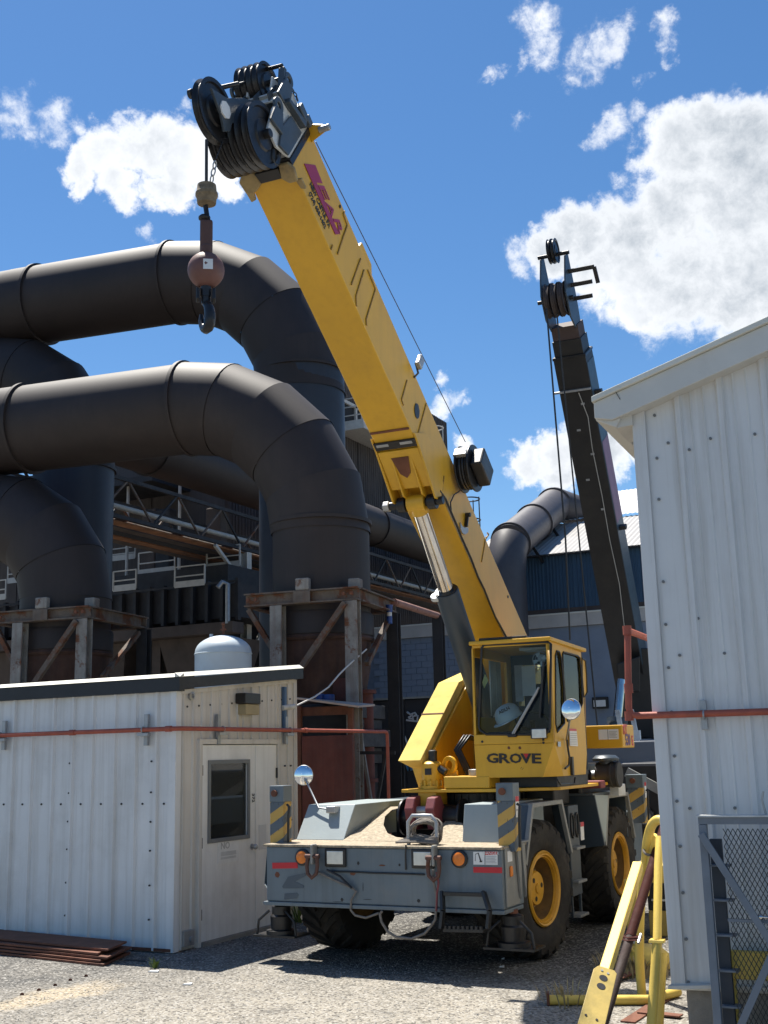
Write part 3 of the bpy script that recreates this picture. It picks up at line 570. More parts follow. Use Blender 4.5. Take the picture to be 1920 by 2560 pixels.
# ropes and strap on the bumper
def droop(a, b, sag, n=10): return [a.lerp(b, i/n)+V((0, 0, -sag*4*(i/n)*(1-i/n))) for i in range(n+1)]
q = [cz3(x, y, YF-.03) for x, y in ((360,700),(430,735),(515,772),(535,790),(512,830),(510,875),(530,900),(580,912),(640,890))]
P_('slack_cable', MB().tube(q, .012, 8), strapm, smooth=60, bevel=0)
q = [cz3(x, y, YF-.05) for x, y in ((400,690),(460,720),(515,775))]; P_('slack_cable', MB().tube(q, .012, 8), blkm, smooth=60, bevel=0)
q = [cz3(x, y, YF-.012) for x, y in ((410,697),(500,699),(620,705),(740,708),(850,712))]; P_('cable_tie', MB().tube(q, .009, 8), blk, smooth=60, bevel=0)
q = [cz3(x, y, YF-.07) for x, y in ((890,690),(890,740),(905,800),(905,860),(900,920),(880,950),(850,985),(790,1008),(720,1000),(680,975),(652,930),(645,895),(655,880))]
P_('slack_cable', MB().tube(q, .014, 8), strapm, smooth=60, bevel=0)
q = [cz3(x, y, YF-.075) for x, y in ((905,700),(915,750),(908,800),(905,880))]; P_('slack_cable', MB().tube(q, .011, 8), redlug, smooth=60, bevel=0)
# entry step
st = MB()
a, b = cz3(940, 800, YF-.08), cz3(1118, 805, YF-.08)
st.beam(a, b, .04, .035)
for x0, x1 in ((932, 935), (1122, 1150)):
    p0, p1, p2 = cz3(x0, 790, YF-.06), cz3(x1, 880, YF-.12), cz3(x1-8, 962, YF-.14)
    st.beam(p0, p1, .03, .07, (0,1,0)).beam(p1, p2, .03, .07, (0,1,0))
a, b = cz3(935, 962, YF-.14), cz3(1120, 966, YF-.14)
st.ob(a, (b-a), (0,.16,0), (0,0,-.03))
for i in range(9): st.cyl(a+(b-a)*((i+.5)/9)+V((0,.01,-.01)), a+(b-a)*((i+.5)/9)+V((0,.01,.03)), .018, n=8)
P_('entry_step', st, blk, bevel=.003)
# fenders
ff = MB().prism([(-6.95, 11.42, 1.215), (-6.95, 11.70, 1.58), (-6.95, 13.1, 1.58), (-6.95, 13.1, 1.215)], (.60, 0, 0)); P_('fender', ff, mat('fender_pale_grey_paint', (.30,.35,.36), .45, var=.08, dirt=(.36,.36,.33), damt=.4, rust=.24), bevel=.008)
pf = MATS['fender_pale_grey_paint']
P_('fender', MB().prism([(-4.93, 11.36, 1.215), (-4.93, 11.45, 1.59), (-4.93, 12.75, 1.59), (-4.93, 12.75, 1.215)], (.40, 0, 0)), pf, bevel=.008)
P_('fender_side', MB().hexa([(-4.527, 11.42, 1.0), (XR-.01, 11.42, 1.0), (XR-.01, 11.44, 1.0), (-4.527, 11.44, 1.0), (-4.527, 11.62, 1.56), (XR-.01, 11.66, 1.56), (XR-.01, 11.68, 1.56), (-4.527, 11.64, 1.56)]), mat('shaded_slate_paint', (.06,.08,.10), .45, var=.12, dirt=(.1,.1,.1), damt=.3))  # slate paint, darkened in its colour for shade from boom and cab
def arch(y0, yA, yB, y1, zt, zb, xo, name='wheel_arch_trim'):
    mb = MB(); w_ = .045
    mb.beam((xo, y0, zb), (xo, yA, zt-.02), .05, w_, (1,0,0)); mb.beam((xo, yB, zt-.02), (xo, y1, zb), .05, w_, (1,0,0)); mb.box(xo-.03, xo+.022, yA-.02, yB+.02, zt-.045, zt); return P_(name, mb, trim, bevel=.004)
arch(11.41, 11.68, 12.60, 12.87, 1.585, 1.0, XR); arch(14.17, 14.38, 15.26, 15.49, 1.565, .98, XR)
P_('fender_top', MB().box(-4.90, XR-.025, 11.68, 12.62, 1.535, 1.578), grey); P_('fender_inner', MB().prism([(-4.9, 11.6, 1.0), (-4.9, 11.7, 1.53), (-4.9, 12.6, 1.53), (-4.9, 12.8, 1.0)], (.02, 0, 0)), blk)
# rear fender: top, front and inner plates round the wheel
P_('fender_top', MB().box(-4.97, XR-.02, 13.88, 15.27, 1.555, 1.60), grey)
w1_ = lambda x, y: (1250+x*.27125, 1950+y*.27125)
P_('fender_front', MB().prism([py_(*w1_(x, y), 13.86) for x, y in ((450,150),(870,140),(965,605),(770,628),(560,628))], (0, .03, 0)), dgrey, bevel=.005)
P_('fender_inner', MB().box(-4.99, -4.96, 13.9, 15.27, 1.0, 1.55), blk)
P_('fender_rear', MB().box(-4.97, XR-.02, 15.27, 15.30, 1.0, 1.6), dgrey)
P_('fender_slope', MB().prism([(XR-.03, 13.87, 1.585), (XR+.01, 14.36, 1.56), (XR+.01, 14.17, 1.0), (XR-.03, 14.13, 1.0)], (.012, .004, 0)), pf)
P_('fender', MB().prism([(-6.95, 13.2, 1.215), (-6.95, 13.4, 1.56), (-6.95, 15.4, 1.56), (-6.95, 15.4, 1.215)], (.6, 0, 0)), dgrey, bevel=.008)
# ladder and side box between the wheels
sb = MB().box(XR-.12, XR-.02, 12.93, 13.28, .52, 1.5); P_('side_locker', sb, dgrey, bevel=.01)
for y in (13.02, 13.18): P_('grab_opening', MB().tube([(XR-.012, y+.055*math.cos(t_), 1.28+.13*math.sin(t_)) for t_ in [i*math.pi/8 for i in range(17)]], .012, 8), blk, smooth=60, bevel=0)
for z in (.3, .66, 1.02): P_('side_step', MB().box(XR-.1, XR+.05, 12.96, 13.26, z, z+.03), trim)
for y in (12.94, 13.24): P_('step_rail', MB().box(XR-.06, XR-.03, y, y+.03, .3, .55), dgrey)
lb = P_('warning_label', MB().box(XR-.015, XR-.01, 13.30, 13.42, 1.1, 1.3), whitev, bevel=0); P_('label_header', MB().box(XR-.0099, XR-.006, 13.30, 13.42, 1.25, 1.3), redv, lb, bevel=0)
# left end of the frame behind, engine deck
P_('engine_deck', MB().box(-6.3, -4.95, 13.0, 15.9, 1.2, 1.5), blk)
P_('rear_counter_frame', MB().box(-6.9, -4.3, 15.55, 16.0, .66, 1.3), grey)
# ramp with round opening, hoist well
RN, RP = (0, -.29, 1.15), (0, 11.42, 1.222)
lp_ = [(470,563),(560,505),(600,480),(640,408),(780,402),(700,420),(668,450),(661,490),(680,528),(720,546),(765,552),(900,552),(900,566)]
P_('ramp_plate', MB().prism([pl(*zz3(x, y), RN, RP) for x, y in lp_], (0, 0, .015)), dust, bevel=0)
rp_ = [(1004,410),(1010,478),(1026,482),(1034,570),(880,568),(902,548),(880,535),(910,505),(950,470)]
P_('ramp_plate', MB().prism([pl(*zz3(x, y), RN, RP) for x, y in rp_], (0, 0, .015)), dust, bevel=0)
P_('hoist_well', MB().box(-6.2, -5.05, 12.4, 13.0, 1.02, 1.5), blk)
P_('hoist_drum', MB().cyl((-5.95, 12.15, 1.42), (-5.25, 12.15, 1.42), .14).cyl((-5.97, 12.15, 1.42), (-5.94, 12.15, 1.42), .2).cyl((-5.26, 12.15, 1.42), (-5.23, 12.15, 1.42), .2), blkm, smooth=40)
for x0 in (-5.80, -5.55):
    P_('boom_rest_lug', MB().prism([(x0, 11.86, 1.3), (x0, 11.80, 1.52), (x0, 11.86, 1.64), (x0, 12.0, 1.66), (x0, 12.25, 1.3)], (.11, 0, 0)), redlug, bevel=.012)
P_('roller', MB().cyl((-5.7, 11.92, 1.5), (-5.55, 11.92, 1.5), .05).cyl((-5.7, 11.90, 1.4), (-5.55, 11.90, 1.4), .04), galv, smooth=40)
# hand rail with coiled strap
a, b = py_(*zz3(778, 585), 10.95), py_(*zz3(908, 590), 10.95)
P_('rail_hoop', MB().tube([(a.x, 10.95, 1.21), (a.x, 10.95, 1.44), (a.x+.05, 10.95, 1.5), (b.x-.05, 10.95, 1.5), (b.x, 10.95, 1.44), (b.x, 10.95, 1.21)], .02, 10), galv, smooth=50, bevel=0)
cx = (a.x+b.x)/2; mb = MB()
for k in range(6):
    R_ = .12+.012*k; mb.tube([(cx+R_*math.cos(t_)*(1+.08*math.sin(3*t_+k)), 10.98+.02*k+.03*math.sin(t_*2+k), 1.34+R_*.75*math.sin(t_)) for t_ in [i*2*math.pi/20 for i in range(21)]], .013, 6)
for k in range(5): mb.tube([(a.x-.12+.02*k, 10.9+.02*k, 1.24+.01*k), (cx-.05, 10.88+.03*k, 1.25+.015*k), (b.x+.03, 10.92, 1.235+.012*k)], .012, 6)
P_('coiled_strap', mb, strapm, smooth=60, bevel=0)
P_('strap_tail', MB().tube([cz3(765, 575, YF-.03), cz3(763, 620, YF-.03), cz3(764, 690, YF-.015)], .009, 6), blk, smooth=60, bevel=0)
# outrigger jacks
def jack(name, x0, x1, y0, y1, z1, foot):
    j = P_(name, MB().box(x0, x1, y0, y1, 1.16, z1-.17), stripe, bevel=.006)
    MB().box(x0-.004, x1+.004, y0-.004, y1+.004, z1-.17, z1).build('jack_cap', grey, j, bevel=.006)
    MB().cyl(((x0+x1)/2-.02, y0-.004, z1-.08), ((x0+x1)/2-.02, y0-.03, z1-.08), .035).build('hose_fitting', rustbrown, j, smooth=40)
    MB().tube([(x1+.03, y0+.03, z1-.2), (x1+.06, y0+.02, z1-.22), (x1+.05, y0+.02, 1.5), (x1+.04, y0+.03, 1.2)], .014, 8).build('hydraulic_hose', blk, j, smooth=60)
    xc, yc = (x0+x1)/2, (y0+y1)/2
    MB().cyl((xc, yc, .3), (xc, yc, .62), .05).build('jack_rod', rustbrown, j, smooth=40)
    MB().lathe([(.16,foot),(.16,foot+.06),(.11,foot+.07),(.12,foot+.2),(.10,foot+.22),(.10,foot+.3),(.06,foot+.32)], (xc, yc, 0), (0,0,1), 20).build('jack_foot', blkm, j, smooth=40)
    h = MB()
    for s in (-1, 1): h.tube([(xc+s*.1, yc-.08, foot+.26), (xc+s*.22, yc-.1, foot+.16), (xc+s*.24, yc-.1, foot+.02)], .014, 8)
    h.box(xc-.26, xc+.26, yc-.16, yc+.16, foot, foot+.02); h.build('float_bracket', blkm, j, smooth=40); return j
jl = jack('outrigger_jack', -7.01, -6.84, 10.98, 11.15, 1.81, .26); jr = jack('outrigger_jack', -4.38, -4.21, 10.98, 11.15, 1.81, .26)
j3 = jack('outrigger_jack', -4.34, -4.12, 15.5, 15.7, 1.78, .26)
for j, y0, x1 in ((jr, 10.975, -4.21), (j3, 15.495, -4.12)):
    l = MB().box(x1+.005, x1+.008, y0+.05, y0+.14, 1.48, 1.68).build('warning_label', whitev, j); MB().box(x1+.0085, x1+.010, y0+.05, y0+.14, 1.63, 1.68).build('label_header', redv, j)
    MB().box(x1+.0085, x1+.010, y0+.06, y0+.13, 1.54, 1.56).build('print_line', inkgrey, j)
# outrigger box end, bumper side details
P_('outrigger_box', MB().prism([(XR+.002, 10.85, .66), (XR+.002, 11.2, .66), (XR+.002, 11.2, 1.2), (XR+.002, 10.85, 1.2)], (.015, 0, 0)), trim, bevel=.004)
P_('side_marker', MB().cb((XR+.025, 10.97, .98), (.02,0,0), (0,.06,0), (0,0,.10)), amber, bevel=.01)
P_('side_reflector', MB().box(XR+.018, XR+.021, 10.9, 11.02, 1.07, 1.17), whitev, bevel=0)
for y in (11.10, 11.23): P_('side_bracket', MB().prism([(XR+.018, y, 1.22), (XR+.018, y+.09, 1.22), (XR+.018, y+.10, .95), (XR+.018, y+.07, .70), (XR+.018, y+.03, .95)], (.03, 0, 0)), trim)
P_('bracket_shelf', MB().box(XR-.05, XR+.05, 11.22, 11.45, 1.222, 1.24), trim)
# wheels
TR, TW = .705, .50
def wheel(name, loc, out, steer=0):
    m0 = MB().lathe([(.365, .20), (.385, .24), (.37, .258), (.352, .245), (.34, .25), (.33, .228), (.318, .232), (.31, .20), (.33, .19)], loc, (out, 0, 0), 44, closed=True)
    m0.v = [v-V(loc)+origin(crane) for v in m0.v]; wh = m0.build(name, rimy, crane, smooth=30); wh.location = V(loc)-origin(crane)
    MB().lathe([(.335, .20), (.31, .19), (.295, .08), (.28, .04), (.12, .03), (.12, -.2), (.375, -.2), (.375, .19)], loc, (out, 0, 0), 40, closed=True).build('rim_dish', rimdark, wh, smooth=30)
    ty = MB()
    prof = [(.37, -.2), (.40, -.23), (.47, -.262), (.58, -.275), (.64, -.26), (.665, -.21), (.672, 0), (.665, .21), (.64, .26), (.58, .275), (.47, .262), (.40, .235), (.37, .2), (.365, 0)]
    ty.lathe(prof, loc, (out, 0, 0), 48, closed=True)
    ns = 22
    for side in (-1, 1):
        for i in range(ns):
            a0 = (i+(.5 if side > 0 else 0))*2*math.pi/ns; pts = []
            for (h, da, r0, r1) in ((.01, .30, .655, .705), (.13, .12, .655, .705), (.235, 0.0, .645, .695), (.276, -.01, .60, .655)):
                for dw in (-.065, .065):
                    for r_ in (r0, r1):
                        a = a0+da+dw*(.8 if r_ == r1 else 1.1); pts.append(V(loc)+V((side*h, r_*math.cos(a), r_*math.sin(a))))
            fs = []
            for k in range(3):
                b_ = k*4; fs += [(b_, b_+1, b_+5, b_+4), (b_+1, b_+3, b_+7, b_+5), (b_+3, b_+2, b_+6, b_+7)]
            fs += [(0, 2, 3, 1), (12, 13, 15, 14)]; ty.add(pts, fs)
    o = ty.build('tyre', rub, wh, smooth=35)
    hb = MB().lathe([(.001,.175),(.05,.175),(.055,.16),(.165,.155),(.178,.13),(.18,.06),(.205,.055),(.205,.03)], loc, (out,0,0), 32)
    hub = hb.build('hub', rimy, wh, smooth=30)
    bl = MB()
    for i in range(24):
        a = i*2*math.pi/24; c = V(loc)+V((out*.07, .194*math.cos(a), .194*math.sin(a))); bl.cyl(c-V((out*.03,0,0)), c+V((out*.025,0,0)), .011, n=6)
    bl = bl.build('wheel_nuts', mat('bare_nut_steel', (.42,.34,.2), .5, metal=.4), wh, smooth=30); bl['kind'] = 'stuff'
    for a in (.2, 2.3, 4.4):
        c = V(loc)+V((out*.156, .11*math.cos(a), .11*math.sin(a))); MB().cyl(c, c+V((out*.004,0,0)), .026, n=14).build('hub_port', blk, wh)
    wh.rotation_euler.z = steer
    return wh
ST = -math.radians(5.5)
wheel('wheel', (-4.57, 12.12, .70), 1, ST); wheel('wheel', (-4.57, 14.95, .70), 1); wheel('wheel', (-6.67, 12.12, .70), -1, ST); wheel('wheel', (-6.67, 14.95, .70), -1)
# ------------------------------------------------------------------ superstructure (slewed a little)
SL = .04
BB = V((.032, -.811, .584)).normalized(); BS = V((math.cos(SL), math.sin(SL), 0)); BNn = BS.cross(BB)
if BNn.z < 0: BNn = -BNn
BO = V((-5.32, 13.5, 3.235)); BW, BH = .462, .616
def bp(t, s, n): return BO+BB*t+BS*s+BNn*n
def bpx(x, y, s): # photo pixel on the boom plane at side offset s -> (t, n)
    q = pl(x, y, BS, BO+BS*s)-BO; return q.dot(BB), q.dot(BNn)
FWD = V((math.sin(SL), -math.cos(SL), 0)); SD = BS
P_('slew_ring', MB().lathe([(.62,1.50),(.62,1.66),(.58,1.66),(.58,1.50)], (CX+.15, 13.0, 0), (0,0,1), 48, closed=True), blkm, smooth=30, bevel=0)
mb = MB()
for i in range(48):
    a = i*2*math.pi/48; c = V((CX+.15+.63*math.cos(a), 13.0+.63*math.sin(a), 1.58)); mb.cb(c, V((math.cos(a), math.sin(a), 0))*.04, V((-math.sin(a), math.cos(a), 0))*.035, (0,0,.15))
P_('ring_teeth', mb, blkm, bevel=0)
P_('slew_pedestal', MB().cyl((CX+.15, 13.0, 1.2), (CX+.15, 13.0, 1.5), .6), blk, smooth=40)
P_('turntable_plate', MB().prism([(-5.95, 12.05, 1.69), (-5.75, 11.97, 1.69), (-4.75, 11.97, 1.69), (-4.2, 12.4, 1.69), (-4.2, 14.6, 1.69), (-6.0, 14.6, 1.69)], (0, 0, .035)), yel)
P_('front_box', MB().box(-5.40, -4.86, 11.99, 12.5, 1.728, 1.86), yel, bevel=.012)
P_('plate_foot', MB().box(-5.72, -5.5, 12.0, 12.3, 1.5, 1.69), yel)
# swing motor
sm_ = P_('swing_motor', MB().lathe([(.13,1.728),(.13,1.76),(.105,1.765),(.105,1.83),(.112,1.84),(.112,2.0),(.09,2.02),(.05,2.03)], (-5.60, 12.12, 0), (0,0,1), 24), yel, smooth=35, bevel=0)
MB().lathe([(.05,2.0),(.05,2.14),(.03,2.15)], (-5.58, 12.12, 0), (0,0,1), 14).cyl((-5.5, 12.1, 1.95), (-5.42, 12.1, 1.9), .04).build('motor_cap', blk, sm_, smooth=35)
mb = MB()
for i in range(10): a = i*2*math.pi/10; mb.cyl((-5.6+.115*math.cos(a), 12.12+.115*math.sin(a), 1.75), (-5.6+.115*math.cos(a), 12.12+.115*math.sin(a), 1.82), .015, n=8)
mb.build('motor_bolts', yel, sm_)
P_('motor_plate_tag', MB().box(-5.63, -5.55, 12.004, 12.007, 1.88, 1.95), ink, bevel=0)
# turret side boxes: sloped yellow top
tl = MB().prism([(-5.95, 11.98, 2.04), (-5.95, 13.15, 2.96), (-5.95, 14.2, 3.2), (-5.95, 14.5, 3.1), (-5.95, 14.5, 1.73), (-5.95, 12.5, 1.73), (-5.95, 12.35, 1.95)], (.28, 0, 0)); P_('turret_side_box', tl, yeltop, bevel=.008)
P_('cover_seam', MB().prism([(-5.953, 12.64, 2.562), (-5.953, 12.65, 2.575), (-5.668, 12.65, 2.575), (-5.668, 12.64, 2.562)], (0, 0, .004)), rustbrown, bevel=0)
P_('turret_side_box', MB().prism([(-5.02, 12.6, 1.73), (-5.02, 12.6, 1.95), (-5.02, 13.6, 2.9), (-5.02, 14.2, 3.2), (-5.02, 14.5, 3.1), (-5.02, 14.5, 1.73)], (.06, 0, 0)), yel, bevel=.008)
P_('turret_brace', MB().prism([(-5.655, 12.1, 1.86), (-5.655, 12.2, 2.1), (-5.655, 13.4, 3.0), (-5.655, 13.4, 1.73), (-5.655, 12.1, 1.73)], (.03, 0, 0)), yel)
lg = MB().lathe([(.10,0),(.10,.04),(.05,.04),(.05,0)], (-5.42, 12.25, 1.98), (-.3,-1,0), 20, closed=True).box(-5.5, -5.34, 12.22, 12.27, 1.73, 1.92); P_('lifting_eye', lg, yel, smooth=35)
P_('turret_rear_plate', MB().box(-5.66, -5.03, 14.2, 14.3, 1.73, 3.0), yel)
mb = MB()
for k in range(3): mb.tube([(-5.3+.03*k, 12.5, 1.8), (-5.45+.03*k, 12.45, 2.15), (-5.38+.04*k, 12.55, 2.3), (-5.2+.03*k, 12.8, 2.2)], .018, 8)
P_('hydraulic_hoses', mb, blk, smooth=60, bevel=0); P_('steel_collar', MB().cyl((-5.1, 12.2, 1.86), (-5.1, 12.2, 1.93), .08), galv, smooth=40)
# lift cylinder
cp = lambda x, y, s=0: pl(x, y, BS, BO+BS*s)
c0, c1, c2 = cp(1044, 1258), cp(1106, 1497), cp(1225, 1810)
ax_ = (c2-c0).normalized(); c1 = c0+ax_*(c1-c0).dot(ax_); c2 = c0+ax_*(c2-c0).dot(ax_)
P_('lift_rod', MB().cyl(c0, c1+ax_*.2, .088, n=32), chrome, smooth=40, bevel=0)
P_('rod_end', MB().cyl(c0-BS*.1, c0+BS*.1, .10).cyl(c0, c0+ax_*.12, .098), yel, smooth=40, bevel=0)
P_('lift_barrel', MB().lathe([(.09,0),(.135,0),(.14,.01),(.14,(c2-c1).length)], c1, ax_, 32), dgrey, smooth=40, bevel=0)
P_('barrel_wiper', MB().lathe([(.088,-.012),(.125,-.012),(.125,.004)], c1, ax_, 32), blk, smooth=40, bevel=0)
P_('barrel_tab', MB().cyl(c1-BS*.11-BNn*.06, c1-BS*.11-BNn*.06+ax_*.05, .07), lightgrey, smooth=40)
# boom base section and telescoping sleeve
t1 = bpx(741, 440, BW/2)[0]
def bbox(t0, t1_, s0, s1, n0, n1): return MB().hexa([bp(t0,s0,n0), bp(t0,s1,n0), bp(t0,s1,n1), bp(t0,s0,n1), bp(t1_,s0,n0), bp(t1_,s1,n0), bp(t1_,s1,n1), bp(t1_,s0,n1)])
boom = P_('boom', bbox(-1.7, t1+.1, -BW/2, BW/2, 0, BH), yel, bevel=.012)
tb = bpx(1042, 1118, BW/2)[0]
# lift bracket under the boom
bk = MB()
for s in (-1, 1):
    pr_ = [bp(tb+.05, s*BW/2, .02), bp(tb-.25, s*BW/2, -.07), bp(tb-.62, s*BW/2, -.15)]
    bk.prism([bp(tb+.16, s*(BW/2+.004), .0), bp(tb+.02, s*(BW/2+.004), -.02), bp(tb-.62, s*(BW/2+.004), -.17), bp(tb-.72, s*(BW/2+.004), -.10), bp(tb-.70, s*(BW/2+.004), .12), bp(tb-.4, s*(BW/2+.004), .34), bp(tb-.05, s*(BW/2+.004), .24)], BS*s*.022)
    bk.prism([bp(tb-.12, s*.11, -.045), bp(tb-.55, s*.11, -.16), bp(tb-.66, s*.11, -.1), bp(tb-.6, s*.11, .0)], BS*.02)
bk.prism([bp(tb-.02, -BW/2, -.03), bp(tb-.50, -BW/2, -.10), bp(tb-.50, -BW/2, -.085), bp(tb-.02, -BW/2, -.012)], BS*BW)
P_('lift_bracket', bk, yel, bevel=.004)
P_('bracket_opening', MB().prism([bp(tb-.10, -.10, -.046), bp(tb-.10, .10, -.046), bp(tb-.3, .06, -.078), bp(tb-.36, 0, -.085), bp(tb-.3, -.06, -.078)], -BNn*.004), rustbrown, bevel=0)
P_('wear_pad', bbox(tb+.0, tb+.1, -BW/2-.01, BW/2+.004, -.025, -.002), blk)
for s in (-.14, .13): P_('pad_bolt_plate', bbox(tb+.05, tb+.085, s-.07, s+.07, -.032, -.026), galv)
P_('underside_rib', bbox(tb+.22, tb+.245, -BW/2+.01, BW/2-.01, -.012, -.001), rustbrown, bevel=0)
P_('lift_pin', MB().cyl(c0-BS*.34, c0+BS*.30, .045), blkm, smooth=40); P_('pin_nut', MB().cyl(c0-BS*.40, c0-BS*.33, .06, n=6), galv)
for d_ in (-.22, .13): P_('pin_boss', MB().cyl(c0+BS*d_, c0+BS*(d_+.09), .085), blkm, smooth=40)
# side-face stiffener ridges, read off the photograph on the boom's side plane
SN, SP = BS, BO+BS*(BW/2)
def ridge(pts, wpx=1.6, m=yel, th=.012, nm='stiffener_rib'):
    mb = MB(); q = [pl(x, y, SN, SP+BS*.003) for x, y in pts]
    for a, b in zip(q, q[1:]): mb.beam(a, b, .016, th, BS)
    return P_(nm, mb, m, bevel=.003)
r2 = lambda x, y: (740+x*.19289, 600+y*.19289); r1 = lambda x, y: (580+x*.19289, 280+y*.19289); r4 = lambda x, y: (880+x*.27577, 950+y*.27577)
seam = mat('stiffener_seam_brown', (.30,.17,.03), .6, var=.2, scale=8)  # ridges in a browner tone than the boom's yellow
for pts in ([r1(1460,1280), r1(1445,1325), r1(1495,1470), r1(1430,1655)], [r2(600,0), r2(540,185)], [r2(475,65), r2(455,125)], [r2(840,240), r2(718,580)], [r2(883,385), r2(778,730), r2(785,860)], [r2(930,385), r2(1030,640), r2(910,1025), r2(915,1110)],
            [r4(500,0), r4(450,180), r4(468,230)], [r4(675,210), r4(590,520), r4(585,580)], [r4(835,870), r4(818,1000)], [r4(1215,1420), r4(1175,1650)]): ridge(pts, m=seam)
ridge([r4(1225,1385), r4(1240,1400), r4(1205,1450)], nm='lug_weld', m=seam)
def ellipse(cx_, cy_, rx, ry, n=18, rot=0): return [(cx_+rx*math.cos(i*2*math.pi/n)*math.cos(rot)-ry*math.sin(i*2*math.pi/n)*math.sin(rot), cy_+rx*math.cos(i*2*math.pi/n)*math.sin(rot)+ry*math.sin(i*2*math.pi/n)*math.cos(rot)) for i in range(n)]
decal('access_hole', ellipse(*r4(588,281), 6, 19.5, rot=-.08), SN, SP, blk, crane, th=.004)
for q, a, b in ((r1(1402,1225), 2, 5), (r4(700,765), 2.2, 1.2), ((1270,1492), 1.6, 3.5)): decal('drain_hole', ellipse(*q, a, b, 10), SN, SP, ink, crane)
# LEAR lettering (one-point stripes built on the side plane)
L1 = [r1(*q) for q in ((935,670),(1080,688),(1172,925),(1095,915),(1388,1580),(1340,1588))]
decal('lettering', [r1(*q) for q in ((933,668),(1078,688),(1172,925),(1093,915),(1388,1582),(1338,1588))], SN, SP, maroon, crane)['label'] = 'maroon L of the name LEAR with its long foot, on the boom side'
def glyph_quad(ch, quad, m):
    o = text('lettering', ch, m, crane, (0,0,0), (1,0,0), (0,1,0), 1, .002, .012); cs = [v.co+origin(crane) for v in o.data.vertices]
    x0, x1 = min(c.x for c in cs), max(c.x for c in cs); y0, y1 = min(c.y for c in cs), max(c.y for c in cs); z0 = min(c.z for c in cs)
    sb, eb, et, st = [pl(*r1(*q), SN, SP+BS*.003) for q in quad]
    for v, c in zip(o.data.vertices, cs):
        u_, w_ = (c.x-x0)/(x1-x0), (c.y-y0)/(y1-y0); v.co = (sb*(1-u_)+eb*u_)*(1-w_)+(st*(1-u_)+et*u_)*w_+BS*(c.z-z0)-origin(crane)
glyph_quad('E', ((1112,948),(1196,1138),(1270,1146),(1190,958)), maroon); glyph_quad('A', ((1205,1165),(1292,1372),(1352,1330),(1275,1190)), maroon); glyph_quad('R', ((1306,1382),(1400,1590),(1452,1580),(1388,1394)), maroon)
ta, tb_ = bpx(*r1(1010,900), BW/2), bpx(*r1(1275,1500), BW/2)
da = (bp(tb_[0], BW/2, tb_[1])-bp(ta[0], BW/2, ta[1]))
for k, (s_, off, z_) in enumerate((('NEW CASTLE, PA', 0, .078), ('(724) 658-1402', -.085, .078))):
    mid = (bp(ta[0], BW/2, ta[1])+bp(tb_[0], BW/2, tb_[1]))/2+BNn*off+BS*.004-BNn*.01
    text('lettering', s_, ink, crane, mid, da, BNn, z_, .0012, .002, da.length/ (z_*8.1))
# cable along the boom, wire above the boom, hook pocket, side fittings
q = [pl(x, y, SN, SP+BS*.02) for x, y in (r4(795,1005), r4(850,1080), r4(895,1190), r4(960,1340), r4(990,1420), r4(1080,1620), r4(1140,1780), r4(1200,1900), r4(1250,2030), r4(1300,2150), r4(1345,2230), (1267,1595))]
P_('hydraulic_hose', MB().tube(q, .013, 8), blk, smooth=60, bevel=0)
q = [pl(x, y, SN, SP+BS*.024) for x, y in (r4(985,1000), r4(925,1040), r4(893,1110), r4(900,1195))]; P_('hydraulic_hose', MB().tube(q, .008, 8), blk, smooth=60, bevel=0)
a, b = pl(*r4(1030,1225), SN, SP), pl(*r4(1020,1330), SN, SP); P_('stowage_pin', MB().beam(a+BS*.02, b+BS*.02, .03, .04, BS).cyl(a, a+BS*.06, .026), blk, smooth=40)
decal('stowage_hook', [r4(*q_) for q_ in ((975,1290),(990,1320),(1010,1340),(1035,1335),(1048,1345),(1045,1380),(1020,1402),(995,1390),(978,1350))], SN, SP, galv, crane, th=.012)
# rope reel and box on the boom's top edge
tr = bpx(*r4(960,820), BW/2)
rc_ = bp(tr[0], BW/2+.17, tr[1])
reel = P_('hose_reel', MB().lathe([(.08,-.12),(.27,-.12),(.27,-.10),(.22,-.095),(.22,.02),(.27,.025),(.27,.045),(.08,.045)], rc_, BS, 32), blk, smooth=35)
MB().cb(rc_+BS*.12+BNn*.0, BS*.14, BB*.36, BNn*.26).build('reel_box', blk, reel, bevel=.02)
MB().beam(bp(tr[0], BW/2, tr[1]), rc_, .06, .06).build('reel_arm', yel, reel)
MB().cb(rc_+BB*.25+BS*-.05, BS*.16, BB*.05, BNn*.12).build('reel_guard', galv, reel, bevel=.01)
for k in range(3): MB().ring(rc_-BS*(.07-.035*k), BS, .225, .016, 28, 6).build('hose_wrap', blkm, reel, smooth=50)
wire = [bp(bpx(*r1(1160,330), BW/2)[0], BW/2-.04, BH+.10), bp(bpx(*r4(935,640), BW/2)[0], BW/2+.1, tr[1]+.27)]
P_('anti_block_wire', MB().tube(wire, .005, 6), ropem, smooth=60, bevel=0)
gd = bpx(*r2(910,200), BW/2-.05); P_('rope_guide', MB().prism([bp(gd[0]+.18, BW/2-.02, BH), bp(gd[0]+.16, BW/2-.02, BH+.13), bp(gd[0]-.1, BW/2-.02, BH+.13), bp(gd[0]-.2, BW/2-.02, BH)], -BS*.16), yel, bevel=.01)
gl = bpx(*r2(1540,1530), BW/2); q = bp(gl[0], BW/2+.03, BH+.06)
wl = P_('work_lamp', MB().cb(q+BS*.05, BS*.05, BB*.10, BNn*.15), galv, bevel=.01); MB().tube([bp(gl[0]-.1, BW/2, BH-.06), bp(gl[0]-.08, BW/2+.05, BH-.02), q], .012, 6).build('lamp_bracket', blk, wl, smooth=60)
lgd = bpx(*r1(1000,275), BW/2)
